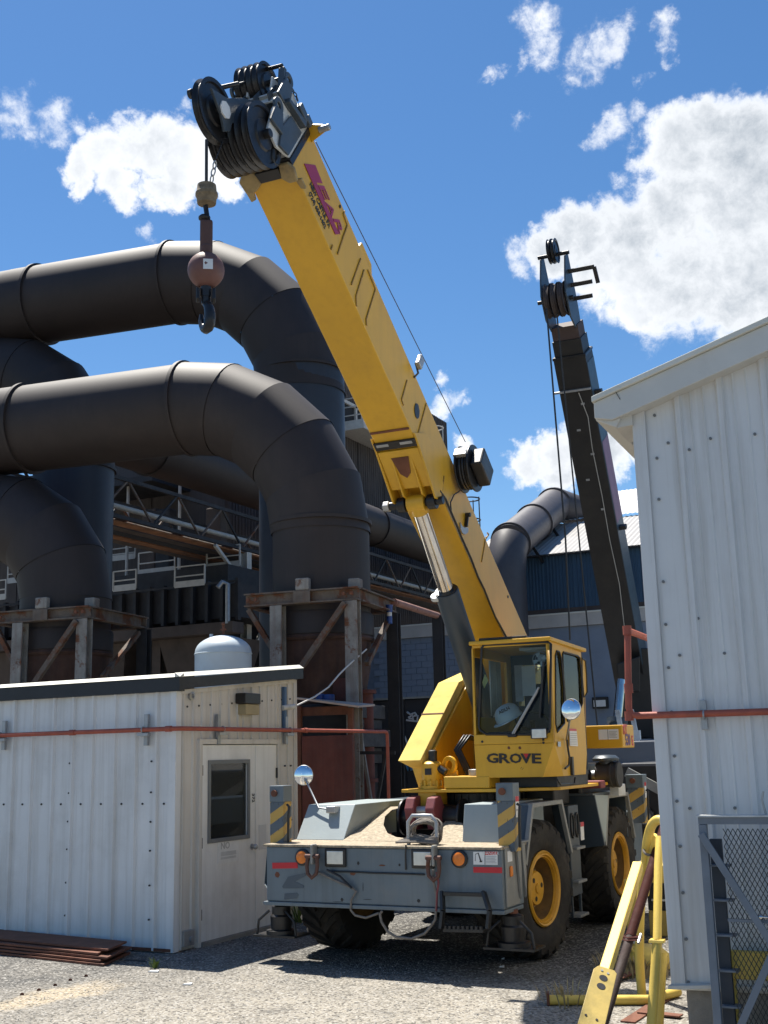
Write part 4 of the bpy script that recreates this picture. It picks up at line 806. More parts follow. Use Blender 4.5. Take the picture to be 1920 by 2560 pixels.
P_('side_lug', MB().prism([bp(lgd[0]+.07, BW/2, lgd[1]+.03), bp(lgd[0]-.08, BW/2, lgd[1]-.03), bp(lgd[0]-.03, BW/2+.15, lgd[1]+.0), bp(lgd[0]+.03, BW/2+.15, lgd[1]+.02)], BNn*.03), yel, bevel=.006)
P_('lug_pin', MB().cyl(bp(lgd[0], BW/2+.10, lgd[1]+.01), bp(lgd[0], BW/2+.21, lgd[1]+.02), .03), galv, smooth=40)
# nested section collar and head
tip = t1
P_('section_collar', bbox(tip+.1, tip+.16, -BW/2-.012, BW/2+.012, -.012, BH+.012), blkm)
P_('inner_section', bbox(tip+.16, tip+.34, -BW/2+.05, BW/2-.05, .05, BH-.05), lightgrey, bevel=.01)
padm = mat('dirty_tan_guide_pad', (.30,.22,.10), .7, var=.3, scale=8, dirt=(.12,.10,.08), damt=.6)
for s in (-1, 1):
    P_('boom_tip_guide', MB().prism([bp(tip+.15, s*(BW/2-.10), -.004), bp(tip+.02, s*(BW/2-.13), -.004), bp(tip-.03, s*(BW/2-.06), -.03), bp(tip-.02, s*(BW/2+.03), -.05), bp(tip+.1, s*(BW/2+.05), -.05), bp(tip+.16, s*(BW/2+.0), -.03)], -BNn*.045), padm, bevel=.015)
    P_('boom_tip_guide', MB().prism([bp(tip-.02, s*(BW/2-.02), -.002), bp(tip-.12, s*(BW/2+.0), -.002), bp(tip-.13, s*(BW/2+.05), -.01), bp(tip-.02, s*(BW/2+.055), -.02)], -BNn*.03), padm, bevel=.01)
for s in (-1, 1):
    P_('head_side_plate', MB().prism([bp(tip+.16, s*.205, .02), bp(tip+.34, s*.205, -.12), bp(tip+.52, s*.205, -.12), bp(tip+.58, s*.205, .12), bp(tip+.60, s*.205, .40), bp(tip+.5, s*.205, .60), bp(tip+.16, s*.205, .62)], BS*s*.025), lightgrey if s > 0 else slate, bevel=.006)
    P_('head_cheek', MB().prism([bp(tip+.2, s*.235, -.02), bp(tip+.34, s*.235, -.10), bp(tip+.42, s*.235, .1), bp(tip+.40, s*.235, .34), bp(tip+.2, s*.235, .40)], BS*s*.02), slate, bevel=.006)
    P_('head_stiffener', MB().prism([bp(tip+.22, s*.232, .44), bp(tip+.52, s*.232, .34), bp(tip+.54, s*.232, .38), bp(tip+.24, s*.232, .50)], BS*s*.06), slate, bevel=.004)
P_('head_front_plate', MB().prism([bp(tip+.58, -.2, .26), bp(tip+.58, .2, .26), bp(tip+.54, .2, .60), bp(tip+.54, -.2, .60)], BB*.02), mat('pale_head_paint', (.66,.66,.63), .55, var=.08, scale=6, dirt=(.3,.28,.25), damt=.5, rust=.22), bevel=.004)
for s in (-.14, .0, .14): P_('head_web', MB().prism([bp(tip+.60, s, .27), bp(tip+.60, s, .56), bp(tip+.64, s, .50), bp(tip+.66, s, .30)], BS*.015), slate, bevel=.003)
P_('head_top_plate', MB().prism([bp(tip+.2, -.2, .60), bp(tip+.62, -.2, .40), bp(tip+.62, -.2, .37), bp(tip+.2, -.2, .57)], BS*.4), lightgrey, bevel=.004)
for s in (-.12, .12): P_('head_web', MB().prism([bp(tip+.2, s, .61), bp(tip+.64, s, .41), bp(tip+.7, s, .55), bp(tip+.25, s, .75)], BS*.02), lightgrey, bevel=.003)
def sheave(name, c, ax, R, wd, m, par=None, n=36): return MB().lathe([(.03,-wd/2),(R*.45,-wd/2),(R*.5,-wd*.25),(R*.82,-wd*.25),(R*.86,-wd/2),(R,-wd/2),(R*.9,-wd*.1),(R*.9,wd*.1),(R,wd/2),(R*.86,wd/2),(R*.82,wd*.25),(R*.5,wd*.25),(R*.45,wd/2),(.03,wd/2)], c, ax, n, closed=True).build(name, m, par or crane, smooth=30)
lc = bpx(612, 350, 0)
for k in range(6): sheave('lower_sheave', bp(lc[0], -.17+.068*k, lc[1]), BS, .285, .062, blkm)
P_('sheave_axle', MB().cyl(bp(lc[0], -.26, lc[1]), bp(lc[0], .26, lc[1]), .04), blk, smooth=40)
uc = bpx(652, 215, -.06)
for k in range(4): sheave('upper_sheave', bp(uc[0], -.19+.062*k, uc[1]), BS, .20, .058, blkm)
P_('sheave_axle', MB().cyl(bp(uc[0], -.25, uc[1]), bp(uc[0], .16, uc[1]), .03), blk, smooth=40)
# keeper bars along the top of the head
e0, e1_, e2 = bpx(620, 185, -.22), bpx(707, 163, .2), bpx(497, 229, -.1)
P_('rope_keeper_bar', MB().cyl(bp(e0[0], -.22, e0[1]), bp(e1_[0], .2, e1_[1]), .018), blk, smooth=40)
ea = bpx(552, 222, -.12)
P_('hoist_rope', MB().tube([bp(uc[0], -.1, uc[1]+.2), bp(ea[0], -.12, ea[1])], .013, 8), ropem, smooth=60, bevel=0)
for (x, y, s) in ((705,175,.2),(622,190,-.22)):
    k = bpx(x, y, s); k2 = bpx(x+2, y+40, s); P_('keeper_post', MB().beam(bp(k[0], s, k[1]+.03), bp(k2[0], s, k2[1]-.03), .05, .06, BS), slate)
# ears with holes
def ear(x, y, s, r, x2, y2):
    a = bpx(x, y, s); b_ = bpx(x2, y2, s); A_, B_ = bp(a[0], s, a[1]), bp(b_[0], s, b_[1]); d = (B_-A_)
    e = MB().lathe([(r*.42,-.014),(r,-.014),(r,.014),(r*.42,.014)], A_, BS, 24, closed=True); w_ = BS.cross(d).normalized()
    e.prism([A_+d.normalized()*r*.55-w_*r*.85, A_+d.normalized()*r*.55+w_*r*.85, B_+w_*r*1.4, B_-w_*r*1.4], BS*.026); P_('lifting_ear', e, slate, smooth=30)
ear(721, 201, .22, .075, 705, 255); ear(696, 264, .24, .075, 688, 318); ear(587, 233, -.24, .065, 618, 240)
# auxiliary sheave arm
ac = bpx(535, 278, -.03); A_ = bp(ac[0], -.03, ac[1])
arm = [(523,222),(562,247),(600,246),(625,252),(655,262),(664,285),(668,315),(655,325),(640,312),(615,302),(590,305),(575,310),(570,330),(556,330),(548,290)]
am = MB()
for s in (-.075, .045): am.prism([pl(x, y, BS, BO+BS*s) for x, y in arm], BS*.024)
P_('auxiliary_arm', am, slate, bevel=.004)
sheave('auxiliary_sheave', A_+BS*.0, BS, .27, .07, blkm)
P_('arm_plate', MB().lathe([(.001,0),(.075,0),(.075,.012),(.001,.012)], pl(562, 275, BS, BO+BS*.07), BS, 8), whitev, bevel=0)
P_('arm_crossbar', MB().cyl(bp(e2[0], -.16, e2[1]), bp(ea[0], .06, ea[1]), .018).cyl(bp(e2[0], -.19, e2[1]), bp(e2[0], -.15, e2[1]), .04), blk, smooth=40)
hk = pl(617, 293, BS, BO+BS*.075); P_('orange_tag', MB().cb(hk, BS*.01, BB*.05, BNn*.03), mat('orange_tag_plastic', (.6,.10,.03), .5), bevel=.004)
hk = pl(634, 323, BS, BO+BS*.085); P_('orange_tag', MB().cb(hk, BS*.01, BB*.03, BNn*.06), MATS['orange_tag_plastic'], bevel=.004)
# chain bits hanging on the head
def chain(name, pts, m, parent, r=.022, w_=.006):
    mb = MB(); tot = 0; pts = [V(p) for p in pts]; step = r*2.3; L_ = sum((b-a).length for a, b in zip(pts, pts[1:])); k = int(L_/step)
    for i in range(k):
        d = (i+.5)*step
        for a, b in zip(pts, pts[1:]):
            l = (b-a).length
            if d <= l: break
            d -= l
        t_ = (b-a).normalized(); c = a+t_*d; x, y = frame_of(t_); s_ = x if i % 2 else y
        mb.tube([c+t_*(r*1.35*math.cos(q))+s_*(r*.75*math.sin(q)) for q in [j*2*math.pi/8 for j in range(9)]], w_, 5)
    return mb.build(name, m, parent, smooth=60)
chain('safety_chain', [pl(730, 222, BS, BO+BS*.24), pl(740, 240, BS, BO+BS*.24), pl(748, 262, BS, BO+BS*.24)], blk, crane, .018, .005)
P_('side_roller_block', MB().cb(pl(755, 283, BS, BO+BS*.26), BS*.06, BB*.16, BNn*.09).cb(pl(770, 303, BS, BO+BS*.27), BS*.05, BB*.1, BNn*.08), slate, bevel=.012)
P_('tip_hook', MB().tube([pl(682, 375, BS, BO+BS*.18), pl(680, 395, BS, BO+BS*.18), pl(684, 412, BS, BO+BS*.18), pl(694, 410, BS, BO+BS*.18), pl(692, 390, BS, BO+BS*.18)], .022, 8), blk, smooth=50, bevel=0)
P_('tip_base_plate', bbox(tip+.02, tip+.12, -BW/2+.06, BW/2-.12, -.04, -.013), blk)

# ------------------------------------------------------------------ hanging ball
drop = pl(518, 330, BS, BO-BS*.03)
cy0 = CAM+ray(520, 676)*((V((drop.x, drop.y, 0))-CAM).to_2d().length/ray(520, 676).to_2d().length); bc = V((drop.x, drop.y, cy0.z))
rad = 46/FPX*(bc-CAM).dot(FW)
ball = thing('overhaul_ball', 'brown steel ball with hook hanging on a rope under the yellow boom head', 'crane hook', bc+V((0,0,-.62)))
zpx = lambda y: (CAM+ray(519, y)*((bc-CAM).dot(FW))).z
MB().sphere(bc, rad, 32, 18).build('ball', ballm, ball, smooth=60)
n_ = (CAM-bc).normalized(); s_ = V((-n_.y, n_.x, 0)).normalized()
MB().cb(bc+n_*(rad*1.0+.004)*.985+s_*.015+V((0,0,.055)), s_*.075, n_*.02, V((0,0,.085))).build('plate_tag', whitev, ball)
z1, z2 = zpx(626), zpx(535)
sw = MB(); sw.cyl((bc.x, bc.y, bc.z+rad*.9), (bc.x, bc.y, z1+.06), .05); sw.hexa([V((bc.x, bc.y, z1))+s_*a+n_*b+V((0,0,c)) for c in (0, z2-z1) for a, b in ((-.05,-.03),(.05,-.03),(.05,.03),(-.05,.03))]); sw.build('swivel_socket', mat('rusty_swivel', (.10,.05,.04), .7, rust=.4), ball, bevel=.02)
MB().cyl((bc.x+.01, bc.y, z2), (bc.x-.01, bc.y, zpx(498)), .02).sphere((bc.x-.02, bc.y, zpx(530)), .05, 10, 8, .6).build('rope_clip', blkm, ball, smooth=40)
MB().lathe([(.03,0),(.075,.01),(.08,.06),(.09,.075),(.09,.1),(.08,.115),(.075,.17),(.03,.18)], (bc.x, bc.y, zpx(495)), (0,0,1), 20).build('rope_weight', mat('tan_weight_block', (.20,.15,.09), .8, var=.4, scale=20), ball, smooth=30)
top = pl(514, 300, BS, BO-BS*.03)
MB().tube([(bc.x, bc.y, zpx(500)), (bc.x-.004, bc.y, zpx(430)), V((bc.x-.006, bc.y, zpx(310)))], .013, 8).build('hoist_rope', ropem, ball, smooth=60)
chain('limit_chain', [V((bc.x+.03, bc.y, zpx(455))), pl(540, 395, V((0,1,0)), bc)], galv, ball, .026, .006)
MB().tube([pl(540, 397, V((0,1,0)), bc), pl(563, 338, BS, BO-BS*.02)], .005, 6).build('limit_wire', ropem, ball, smooth=60)
zb = bc.z-rad
MB().cyl((bc.x, bc.y, zb+.02), (bc.x, bc.y, zb-.08), .04).build('hook_shank', blkm, ball, smooth=40)
for s in (-1, 1): MB().prism([V((bc.x, bc.y, 0))+s_*(s*.05)+n_*d_+V((0,0,z_)) for d_, z_ in ((-.045, zb+.0), (.045, zb+.0), (.05, zb-.09), (0, zb-.13), (-.05, zb-.09))], s_*s*.025).build('hook_cheek', blkm, ball, bevel=.006)
hkp = []
for a in range(0, 300, 25):
    r_ = .085; q = math.radians(a); hkp.append(V((bc.x, bc.y, zb-.24))+(s_*.5+n_*.86)*(r_*math.sin(q)*.8)+V((0,0,r_*math.cos(q)*1.25)))
MB().tube(hkp, [.032, .036, .04, .043, .045, .045, .043, .04, .035, .03, .024, .015], 10).cyl((bc.x, bc.y, zb-.14), (bc.x, bc.y, zb-.08), .035).build('hook', blkm, ball, smooth=50)
# ------------------------------------------------------------------ cab
z4 = lambda x, y: (1000+x*.3858, 1500+y*.3858)
CF = V((-4.11, 12.0, 0))                       # front right corner of the cab, at the kink height
def cw(a, d, z): return CF+SD*a+FWD*(-d)+V((0, 0, z))   # a: across (negative = boom side), d: back from the front, z up
WC, DC = .90, 1.32
# body shell: profile of the front: kink at z 2.19, front slopes back below it
zk, zt, zb_ = 2.19, 3.27, 1.84
FNv = FWD
def fpx(x, y, lift=0): return pl(*z4(x, y), FWD, cw(0, 0, 0)+FWD*lift)
yb = yel
cab = P_('cab_lower_front', MB().hexa([cw(-WC,.03,zb_), cw(-.15,.03,zb_), cw(-.15,.07,zb_), cw(-WC,.07,zb_), cw(-WC,0,zk), cw(0,0,zk), cw(0,.04,zk), cw(-WC,.04,zk)]), yel, bevel=.006)
P_('cab_corner_plate', MB().prism([cw(0,0,zk-.004), cw(-.15,.03,zb_), cw(.0,.30,zb_)], SD*-.02), yel, bevel=0)
# windscreen frame
fr = MB(); t_ = .06
fr.prism([cw(-WC,0,zk+.002), cw(0,0,zk+.002), cw(0,0,zk+.11), cw(-WC,0,zk+.11)], -FWD*.05)
fr.prism([cw(-WC+.02,0,zt-.03), cw(0-.01,0,zt-.03), cw(-.01,0,zt), cw(-WC+.02,0,zt)], -FWD*.05)
fr.prism([cw(-WC,0,zk+.11), cw(-WC+.03,0,zk+.11), cw(-WC+.03,0,zt-.03), cw(-WC+.01,0,zt-.03)], -FWD*.05)
fr.prism([cw(-.035,0,zk+.11), cw(0,0,zk+.11), cw(0,0,zt-.03), cw(-.035,0,zt-.03)], -FWD*.05)
P_('windscreen_surround', fr, yel, bevel=.006)
sc_ = [(545,290),(960,272),(978,285),(972,830),(955,858),(930,872),(560,870),(520,845),(510,820),(530,310)]
gp = [fpx(x, y, -.012) for x, y in sc_]
P_('windscreen', MB().prism(gp, -FWD*.006), cabglass, bevel=0)
gm = MB(); gm.tube([fpx(x, y, .004) for x, y in sc_+sc_[:1]], .014, 8, cap=False); P_('windscreen_seal', gm, blk, smooth=60, bevel=0)
# roof, floor, back, sides
roof = P_('cab_roof', MB().prism([cw(-WC-.01,-.03,zt), cw(.03,-.03,zt), cw(.05,DC+.04,zt-.03), cw(-WC-.01,DC+.04,zt-.03)], (0,0,.045)), yel, bevel=.012)
MB().prism([cw(-WC+.1,0,zt+.046), cw(-.25,0,zt+.046), cw(-.25,.9,zt+.03), cw(-WC+.1,.9,zt+.03)], (0,0,.03)).build('roof_hatch', blk, roof, bevel=.01)
P_('cab_floor', MB().prism([cw(-WC,.05,zb_), cw(-.05,.3,zb_), cw(0,DC,zb_), cw(-WC,DC,zb_)], (0,0,.05)), blk, bevel=0)
bkm = MB()
for q4 in (((-WC,zb_),(0,zb_),(0,zk+.45),(-WC,zk+.45)), ((-WC,zt-.15),(0,zt-.15),(0,zt-.03),(-WC,zt-.03)), ((-WC,zk+.45),(-WC+.1,zk+.45),(-WC+.1,zt-.15),(-WC,zt-.15)), ((-.1,zk+.45),(0,zk+.45),(0,zt-.15),(-.1,zt-.15)), ((-.5,zk+.45),(-.42,zk+.45),(-.42,zt-.15),(-.5,zt-.15))): bkm.prism([cw(a_, DC, z_) for a_, z_ in q4], FWD*.03)
P_('cab_back', bkm, cabin, bevel=0)
P_('rear_window', MB().prism([cw(-WC+.1,DC-.01,zk+.45), cw(-.1,DC-.01,zk+.45), cw(-.1,DC-.01,zt-.15), cw(-WC+.1,DC-.01,zt-.15)], FWD*.004), cabglass, bevel=0)
# boom-side wall with window
lw = MB()
lw.prism([cw(-WC,.05,zb_+.05), cw(-WC,DC-.03,zb_+.05), cw(-WC,DC-.03,zk+.3), cw(-WC,.05,zk+.3)], SD*.03)
lw.prism([cw(-WC,.05,zt-.12), cw(-WC,DC-.03,zt-.12), cw(-WC,DC-.03,zt-.03), cw(-WC,.05,zt-.01)], SD*.03)
lw.prism([cw(-WC,DC-.2,zk+.3), cw(-WC,DC-.03,zk+.3), cw(-WC,DC-.03,zt-.12), cw(-WC,DC-.2,zt-.12)], SD*.03)
P_('cab_inner_wall', lw, yel, bevel=0)
# door side: plane at a=0 from d=.05 to DC, windows from the photograph
DN, DP = SD, cw(0, 0, 0)
def dpx(x, y, lift=0): return pl(*z4(x, y), SD, DP+SD*lift)
def dd(p): q = p-CF; return q.dot(-FWD), q.z
outer = [(.0, zk), (.30, zb_), (DC-.12, zb_), (DC-.02, zk-.1), (DC, zk+.1), (DC, zt-.03), (0, zt)]
wins = [[(1015,330),(1032,335),(1045,380),(1062,560),(1065,800),(1018,855),(1008,800),(1006,360)],
        [(1060,338),(1150,362),(1165,375),(1175,480),(1182,670),(1170,700),(1085,785),(1078,760),(1060,500),(1052,350)],
        [(1178,378),(1200,392),(1208,480),(1212,600),(1200,625),(1190,630),(1180,500)]]
side_ = bmesh.new()
# cut the window openings out of the side sheet with a curve fill
cu = bpy.data.curves.new('side', 'CURVE'); cu.dimensions = '2D'; cu.fill_mode = 'BOTH'; cu.extrude = .012
def spl(pts):
    s = cu.splines.new('POLY'); s.points.add(len(pts)-1); s.use_cyclic_u = True
    for i, (a, b) in enumerate(pts): s.points[i].co = (a, b, 0, 1)
spl(outer)
for w_ in wins: spl([dd(dpx(x, y)) for x, y in w_])
ob = bpy.data.objects.new('tmp', cu); col.objects.link(ob); bpy.context.view_layer.update()
me = bpy.data.meshes.new_from_object(ob.evaluated_get(bpy.context.evaluated_depsgraph_get())); bpy.data.objects.remove(ob)
for v in me.vertices: v.co = cw(-.012+v.co.z, v.co.x, v.co.y)-origin(crane)
me.materials.clear(); me.materials.append(yel); ds = bpy.data.objects.new('cab_door_side', me); col.objects.link(ds); ds.parent = crane
for w_ in wins:
    e = P_('side_window', MB().prism([dpx(x, y, -.012) for x, y in w_], -SD*.005), cabglass, bevel=0)
    MB().tube([dpx(x, y, .003) for x, y in w_+w_[:1]], .011, 8, cap=False).build('window_seal', blk, e, smooth=60)
q = [dpx(x, y, .03) for x, y in ((1082,905),(1088,960),(1098,1020),(1095,1070),(1070,1092))]; P_('grab_handle', MB().tube(q, .012, 8), blk, smooth=60, bevel=0)
P_('door_latch', MB().cb(dpx(1115,1075,.015), SD*.03, FWD*.07, V((0,0,.2))), blk, bevel=.006)
P_('cab_step_hoop', MB().tube([dpx(x, y, .02) for x, y in ((1020,1165),(1040,1195),(1130,1190),(1135,1150))], .01, 8), blkm, smooth=60, bevel=0)
lb = decal('warning_label', [z4(*q) for q in ((1097,832),(1142,835),(1152,948),(1100,945))], DN, DP, whitev, crane, lift=.014)
decal('label_header', [z4(*q) for q in ((1097,832),(1142,835),(1143,850),(1098,848))], DN, DP, redv, lb, lift=.018)
for k in range(6): decal('print_line', [z4(*q) for q in rect(1103, 862+k*14, 1144, 866+k*14)], DN, DP, inkgrey, lb, lift=.018)
decal('small_label', [z4(*q) for q in rect(1023, 918, 1040, 950)], DN, DP, mat('pale_blue_label', (.45,.52,.55), .5, bump=0), crane, lift=.014)
decal('scuffed_label', [z4(*q) for q in ((980,1105),(1040,1100),(1030,1128),(975,1132))], FWD, cw(0,.04,0), inkgrey, crane, th=.001) if False else None
# lower front: lettering, bolts, seat of the wiper
LNn = (cw(-WC,.03,zb_)-cw(-WC,0,zk)).cross(SD).normalized()
if LNn.dot(FWD) < 0: LNn = -LNn
LP = cw(-WC, 0, zk)
def lpx(x, y, lift=.003): return pl(*z4(x, y), LNn, LP+LNn*lift)
ga, gb = lpx(562, 1025), lpx(918, 1027); hgt = (lpx(740, 992)-lpx(740, 1056)).length
ux = (gb-ga).normalized(); uy = LNn.cross(ux)
lets = [('G', 562, 637), ('R', 642, 714), ('O', 711, 788), ('V', 781, 853), ('E', 855, 916)]
for ch, x0, x1 in lets:
    p0, p1 = lpx(x0, 1025), lpx(x1, 1026); o = text('lettering', ch, ink, crane, (p0+p1)/2, ux, uy, 1, .002, .026)
    # fit the letter into its box
    cs = [v.co+origin(crane) for v in o.data.vertices]; us = [(c-ga).dot(ux) for c in cs]; vs = [(c-ga).dot(uy) for c in cs]; nn = [(c-ga).dot(LNn) for c in cs]
    U0, U1, V0, V1 = (p0-ga).dot(ux), (p1-ga).dot(ux), -hgt/2, hgt/2
    for v, u_, v_, n_ in zip(o.data.vertices, us, vs, nn):
        v.co = ga+ux*(U0+(u_-min(us))/(max(us)-min(us))*(U1-U0))+uy*(V0+(v_-min(vs))/(max(vs)-min(vs))*(V1-V0))+LNn*(.001+(n_-min(nn)))-origin(crane)
P_('letter_accent', MB().prism([lpx(800,995,.004), lpx(834,995,.004), lpx(818,1028,.004)], LNn*.002), redv, bevel=0)
for q in ((706,958),(777,958)): P_('plug_hole', MB().cyl(lpx(*q,.0), lpx(*q,.004), .016, n=12), rustbrown, bevel=0)
for q in ((533,918),(930,925)): P_('plug_hole', MB().cyl(lpx(*q,.0), lpx(*q,.004), .013, n=12), ink, bevel=0)
for i, q in enumerate(((785,1088),(795,1094))): P_('paint_scratch', MB().prism([lpx(q[0]-5,q[1]+5,.0005), lpx(q[0]+5,q[1]-6,.0005), lpx(q[0]+7,q[1]-5,.0005), lpx(q[0]-3,q[1]+6,.0005)], LNn*.001), ink, bevel=0)
# wiper, lamp, windscreen extras
wp = MB(); wp.beam(fpx(728,868,.03), fpx(900,565,.05), .018, .03, FWD).beam(fpx(738,868,.03), fpx(892,590,.05), .014, .02, FWD); W_ = P_('wiper_arm', wp, galv)
MB().beam(fpx(930,400,.03), fpx(905,765,.03), .02, .02, FWD).build('wiper_blade', blk, W_); MB().cb(fpx(728,878,.02), SD*.10, FWD*.05, V((0,0,.035))).build('wiper_motor', blk, W_, bevel=.01)
wl = P_('work_lamp', MB().cb(fpx(900,865,.05), SD*.17, FWD*.07, V((0,0,.11))), blk, bevel=.012); MB().cb(fpx(900,865,.088), SD*.155, FWD*.012, V((0,0,.095))).build('lamp_glass', lens, wl, bevel=.006)
MB().beam(fpx(930,910,.03), fpx(925,880,.05), .02, .02).build('lamp_bracket', blk, wl)
# interior: hat on the dash, seat, controls, curtains, fan, notices
ip = lambda x, y, d_: pl(*z4(x, y), FWD, cw(0, d_, 0))
hc = ip(692, 735, .16)
hat = thing('hard_hat', 'white hard hat lying inside the crane windscreen', 'hard hat', hc+V((0,0,-.06)))
hx = (SD*.85+V((0,0,.35))).normalized(); hz = (V((0,0,1))-SD*.4+FWD*.35).normalized(); hz = (hz-hx*hz.dot(hx)).normalized()
mb = MB(); mb.lathe([(.148,-.01),(.15,0),(.145,.05),(.125,.10),(.085,.135),(.03,.148),(.001,.15)], hc-hz*.05, hz, 28); mb.build('shell', hatm, hat, smooth=50)
mb = MB(); mb.lathe([(.146,-.012),(.175,-.02),(.176,-.012),(.147,0)], hc-hz*.05-hx*.02, hz, 28, closed=True); mb.build('brim', hatm, hat, smooth=50)
text('lettering', 'ADLN', ink, hat, hc+FWD*.135+hz*.02+hx*.03, hx, hz, .05, .001, .001)
P_('dashboard', MB().prism([cw(-WC+.04,.06,zk-.05), cw(-.06,.06,zk-.05), cw(-.06,.35,zk+.10), cw(-WC+.04,.35,zk+.10)], (0,0,.05)), cabin, bevel=.02)
st_ = P_('operator_seat', MB().cb(cw(-.42,.85,zk+.0), SD*.5, FWD*.45, V((0,0,.14))), seatm, bevel=.04); MB().cb(cw(-.42,1.1,zk+.38), SD*.46, FWD*.12, V((0,0,.62))).build('seat_back', seatm, st_, bevel=.04)
P_('steering_wheel', MB().ring(cw(-.36,.42,zk+.25), (FWD*-.6+V((0,0,1))), .19, .014, 28, 8).cyl(cw(-.36,.42,zk+.25), cw(-.36,.5,zk), .025), blk, smooth=50, bevel=0)
def drape(name, a, b, z0, z1, off, n_=18, par=None):
    vs = []; 
    for i in range(n_+1):
        p = a.lerp(b, i/n_)+off*(.02*math.sin(i*1.9)); vs += [V((p.x, p.y, z0+.015*math.sin(i*.8))), V((p.x, p.y, z1))]
    m_ = MB().add(vs, [(2*i, 2*i+2, 2*i+3, 2*i+1) for i in range(n_)]); o = m_.build(name, curtain, par or crane, smooth=80, recalc=False); o.modifiers.new('thick', 'SOLIDIFY').thickness = .004; return o
drape('curtain', cw(-.05,.16,0), cw(-.05,.58,0), zk+.18, zt-.1, SD); drape('curtain', cw(-.05,.75,0), cw(-.05,1.26,0), zk+.3, zt-.1, SD)
drape('curtain', cw(-WC+.06,.42,0), cw(-WC+.06,.80,0), zk+.32, zt-.14, SD)
fan = P_('cab_fan', MB().cyl(ip(918,377,.22), ip(918,377,.27), .045), galv, smooth=40); c = ip(908,387,.23)
MB().ring(c, FWD, .085, .005, 24, 6).ring(c, FWD, .055, .003, 24, 6).build('fan_guard', galv, fan, smooth=50)
mb = MB()
for k in range(4):
    a = k*math.pi/2+.4; d_ = SD*math.cos(a)+V((0,0,math.sin(a))); e_ = SD*-math.sin(a)+V((0,0,math.cos(a))); mb.hexa([c+d_*.02-e_*.01, c+d_*.075-e_*.03, c+d_*.075+e_*.02+FWD*.02, c+d_*.02+e_*.01+FWD*.01, c+d_*.02-e_*.01+FWD*.004, c+d_*.075-e_*.03+FWD*.004, c+d_*.075+e_*.02+FWD*.024, c+d_*.02+e_*.01+FWD*.014])
mb.build('fan_blades', hatm, fan)
P_('notice_card', MB().cb(ip(835,525,.9), SD*.16, FWD*.01, V((0,0,.34))), whitev, bevel=0)
P_('notice_card', MB().cb(ip(772,540,1.0), SD*.10, FWD*.01, V((0,0,.42))), galv, bevel=0)
P_('yellow_diamond', MB().prism([fpx(550,478,-.03), fpx(572,520,-.03), fpx(545,572,-.03), fpx(533,535,-.03)], -FWD*.003), mat('pale_yellow_card', (.7,.6,.2), .6), bevel=0)
P_('ceiling_vent', MB().cb(cw(-.3,.5,zt-.04), SD*.3, FWD*.3, V((0,0,.03))), lightgrey)
P_('console', MB().cb(cw(-.15,.75,zk+.05), SD*.16, FWD*.6, V((0,0,.4))), cabin, bevel=.02)
# mirrors
def mirror(base, elbow, c, r, facing, mt):
    e = P_('mirror_arm', MB().tube([base, elbow, c], .011, 8), galv, smooth=60, bevel=0)
    MB().lathe([(.001,-.03),(r*.6,-.028),(r*.95,-.008),(r,0),(r*.97,.006)], c, facing, 28).build('mirror_shell', galv, e, smooth=40)
    MB().lathe([(r*.96,.0065),(r*.93,.009),(r*.6,.018),(r*.3,.023),(.001,.025)], c, facing, 28).build('mirror_face', mirr, e, smooth=60); return e
mc_ = dpx(1110, 708, .28); mirror(dpx(1078,905,.02), dpx(1090,840,.16), mc_, .11, (FWD*.8+SD*-.1+V((0,0,.1))), 0)
z6 = lambda x, y: (640+x*.31344, 1700+y*.31344)
mcl = py_(*z6(380,760), 11.74); bx = py_(*z6(600,1035), 11.58)
e = mirror(bx, py_(*z6(500,1020), 11.62), mcl, .115, V((.25,-1,.05)), 0); P_('mirror_bracket', MB().cb(bx+V((0,.06,.0)), (.12,0,0), (0,.16,0), (0,0,.075)), galv, bevel=.012)
# counterweight end and rear gear
def cwx(x, y): return py_(*z4(x, y), 14.85)
a = cwx(1235,815); b = cwx(1447,958)
cwt = P_('counterweight', MB().prism([V((-5.6, 14.85, b.z)), V((b.x, 14.85, b.z)), V((b.x, 14.85, a.z)), V((-5.6, 14.85, a.z))], (0,.55,0)), yel, bevel=.015)
dn = MB().box(cwx(1285,840).x, cwx(1415,840).x, 14.845, 14.849, cwx(1300,905).z, cwx(1300,840).z).build('warning_label', whitev, cwt)
mb = MB().prism([cwx(1292,848), cwx(1302,848), cwx(1308,860), cwx(1322,850), cwx(1318,872), cwx(1335,878), cwx(1335,890), cwx(1292,890)], (0,-.004,0)); mb.build('pictogram', ink, cwt)
MB().box(cwx(1345,840).x, cwx(1347,840).x, 14.842, 14.8445, cwx(1300,905).z, cwx(1300,840).z).build('label_divider', ink, cwt)
for k in range(5): MB().box(cwx(1355,840).x, cwx(1405-6*(k % 2),840).x, 14.842, 14.8445, cwx(1300,858+k*9).z, cwx(1300,854+k*9).z).build('print_line', inkgrey, cwt)
xe = b.x+.003
text('lettering', 'RT', redv, cwt, (xe, 14.98, (a.z+b.z)/2+.08), (0,1,0), (0,0,1), .17, .002, .006, .9)
text('lettering', '530', bluev, cwt, (xe, 15.08, (a.z+b.z)/2-.05), (0,1,0), (0,0,1), .20, .002, .006, .8)
text('lettering', 'E', redv, cwt, (xe, 15.30, (a.z+b.z)/2-.06), (0,1,0), (0,0,1), .17, .002, .006, .9)
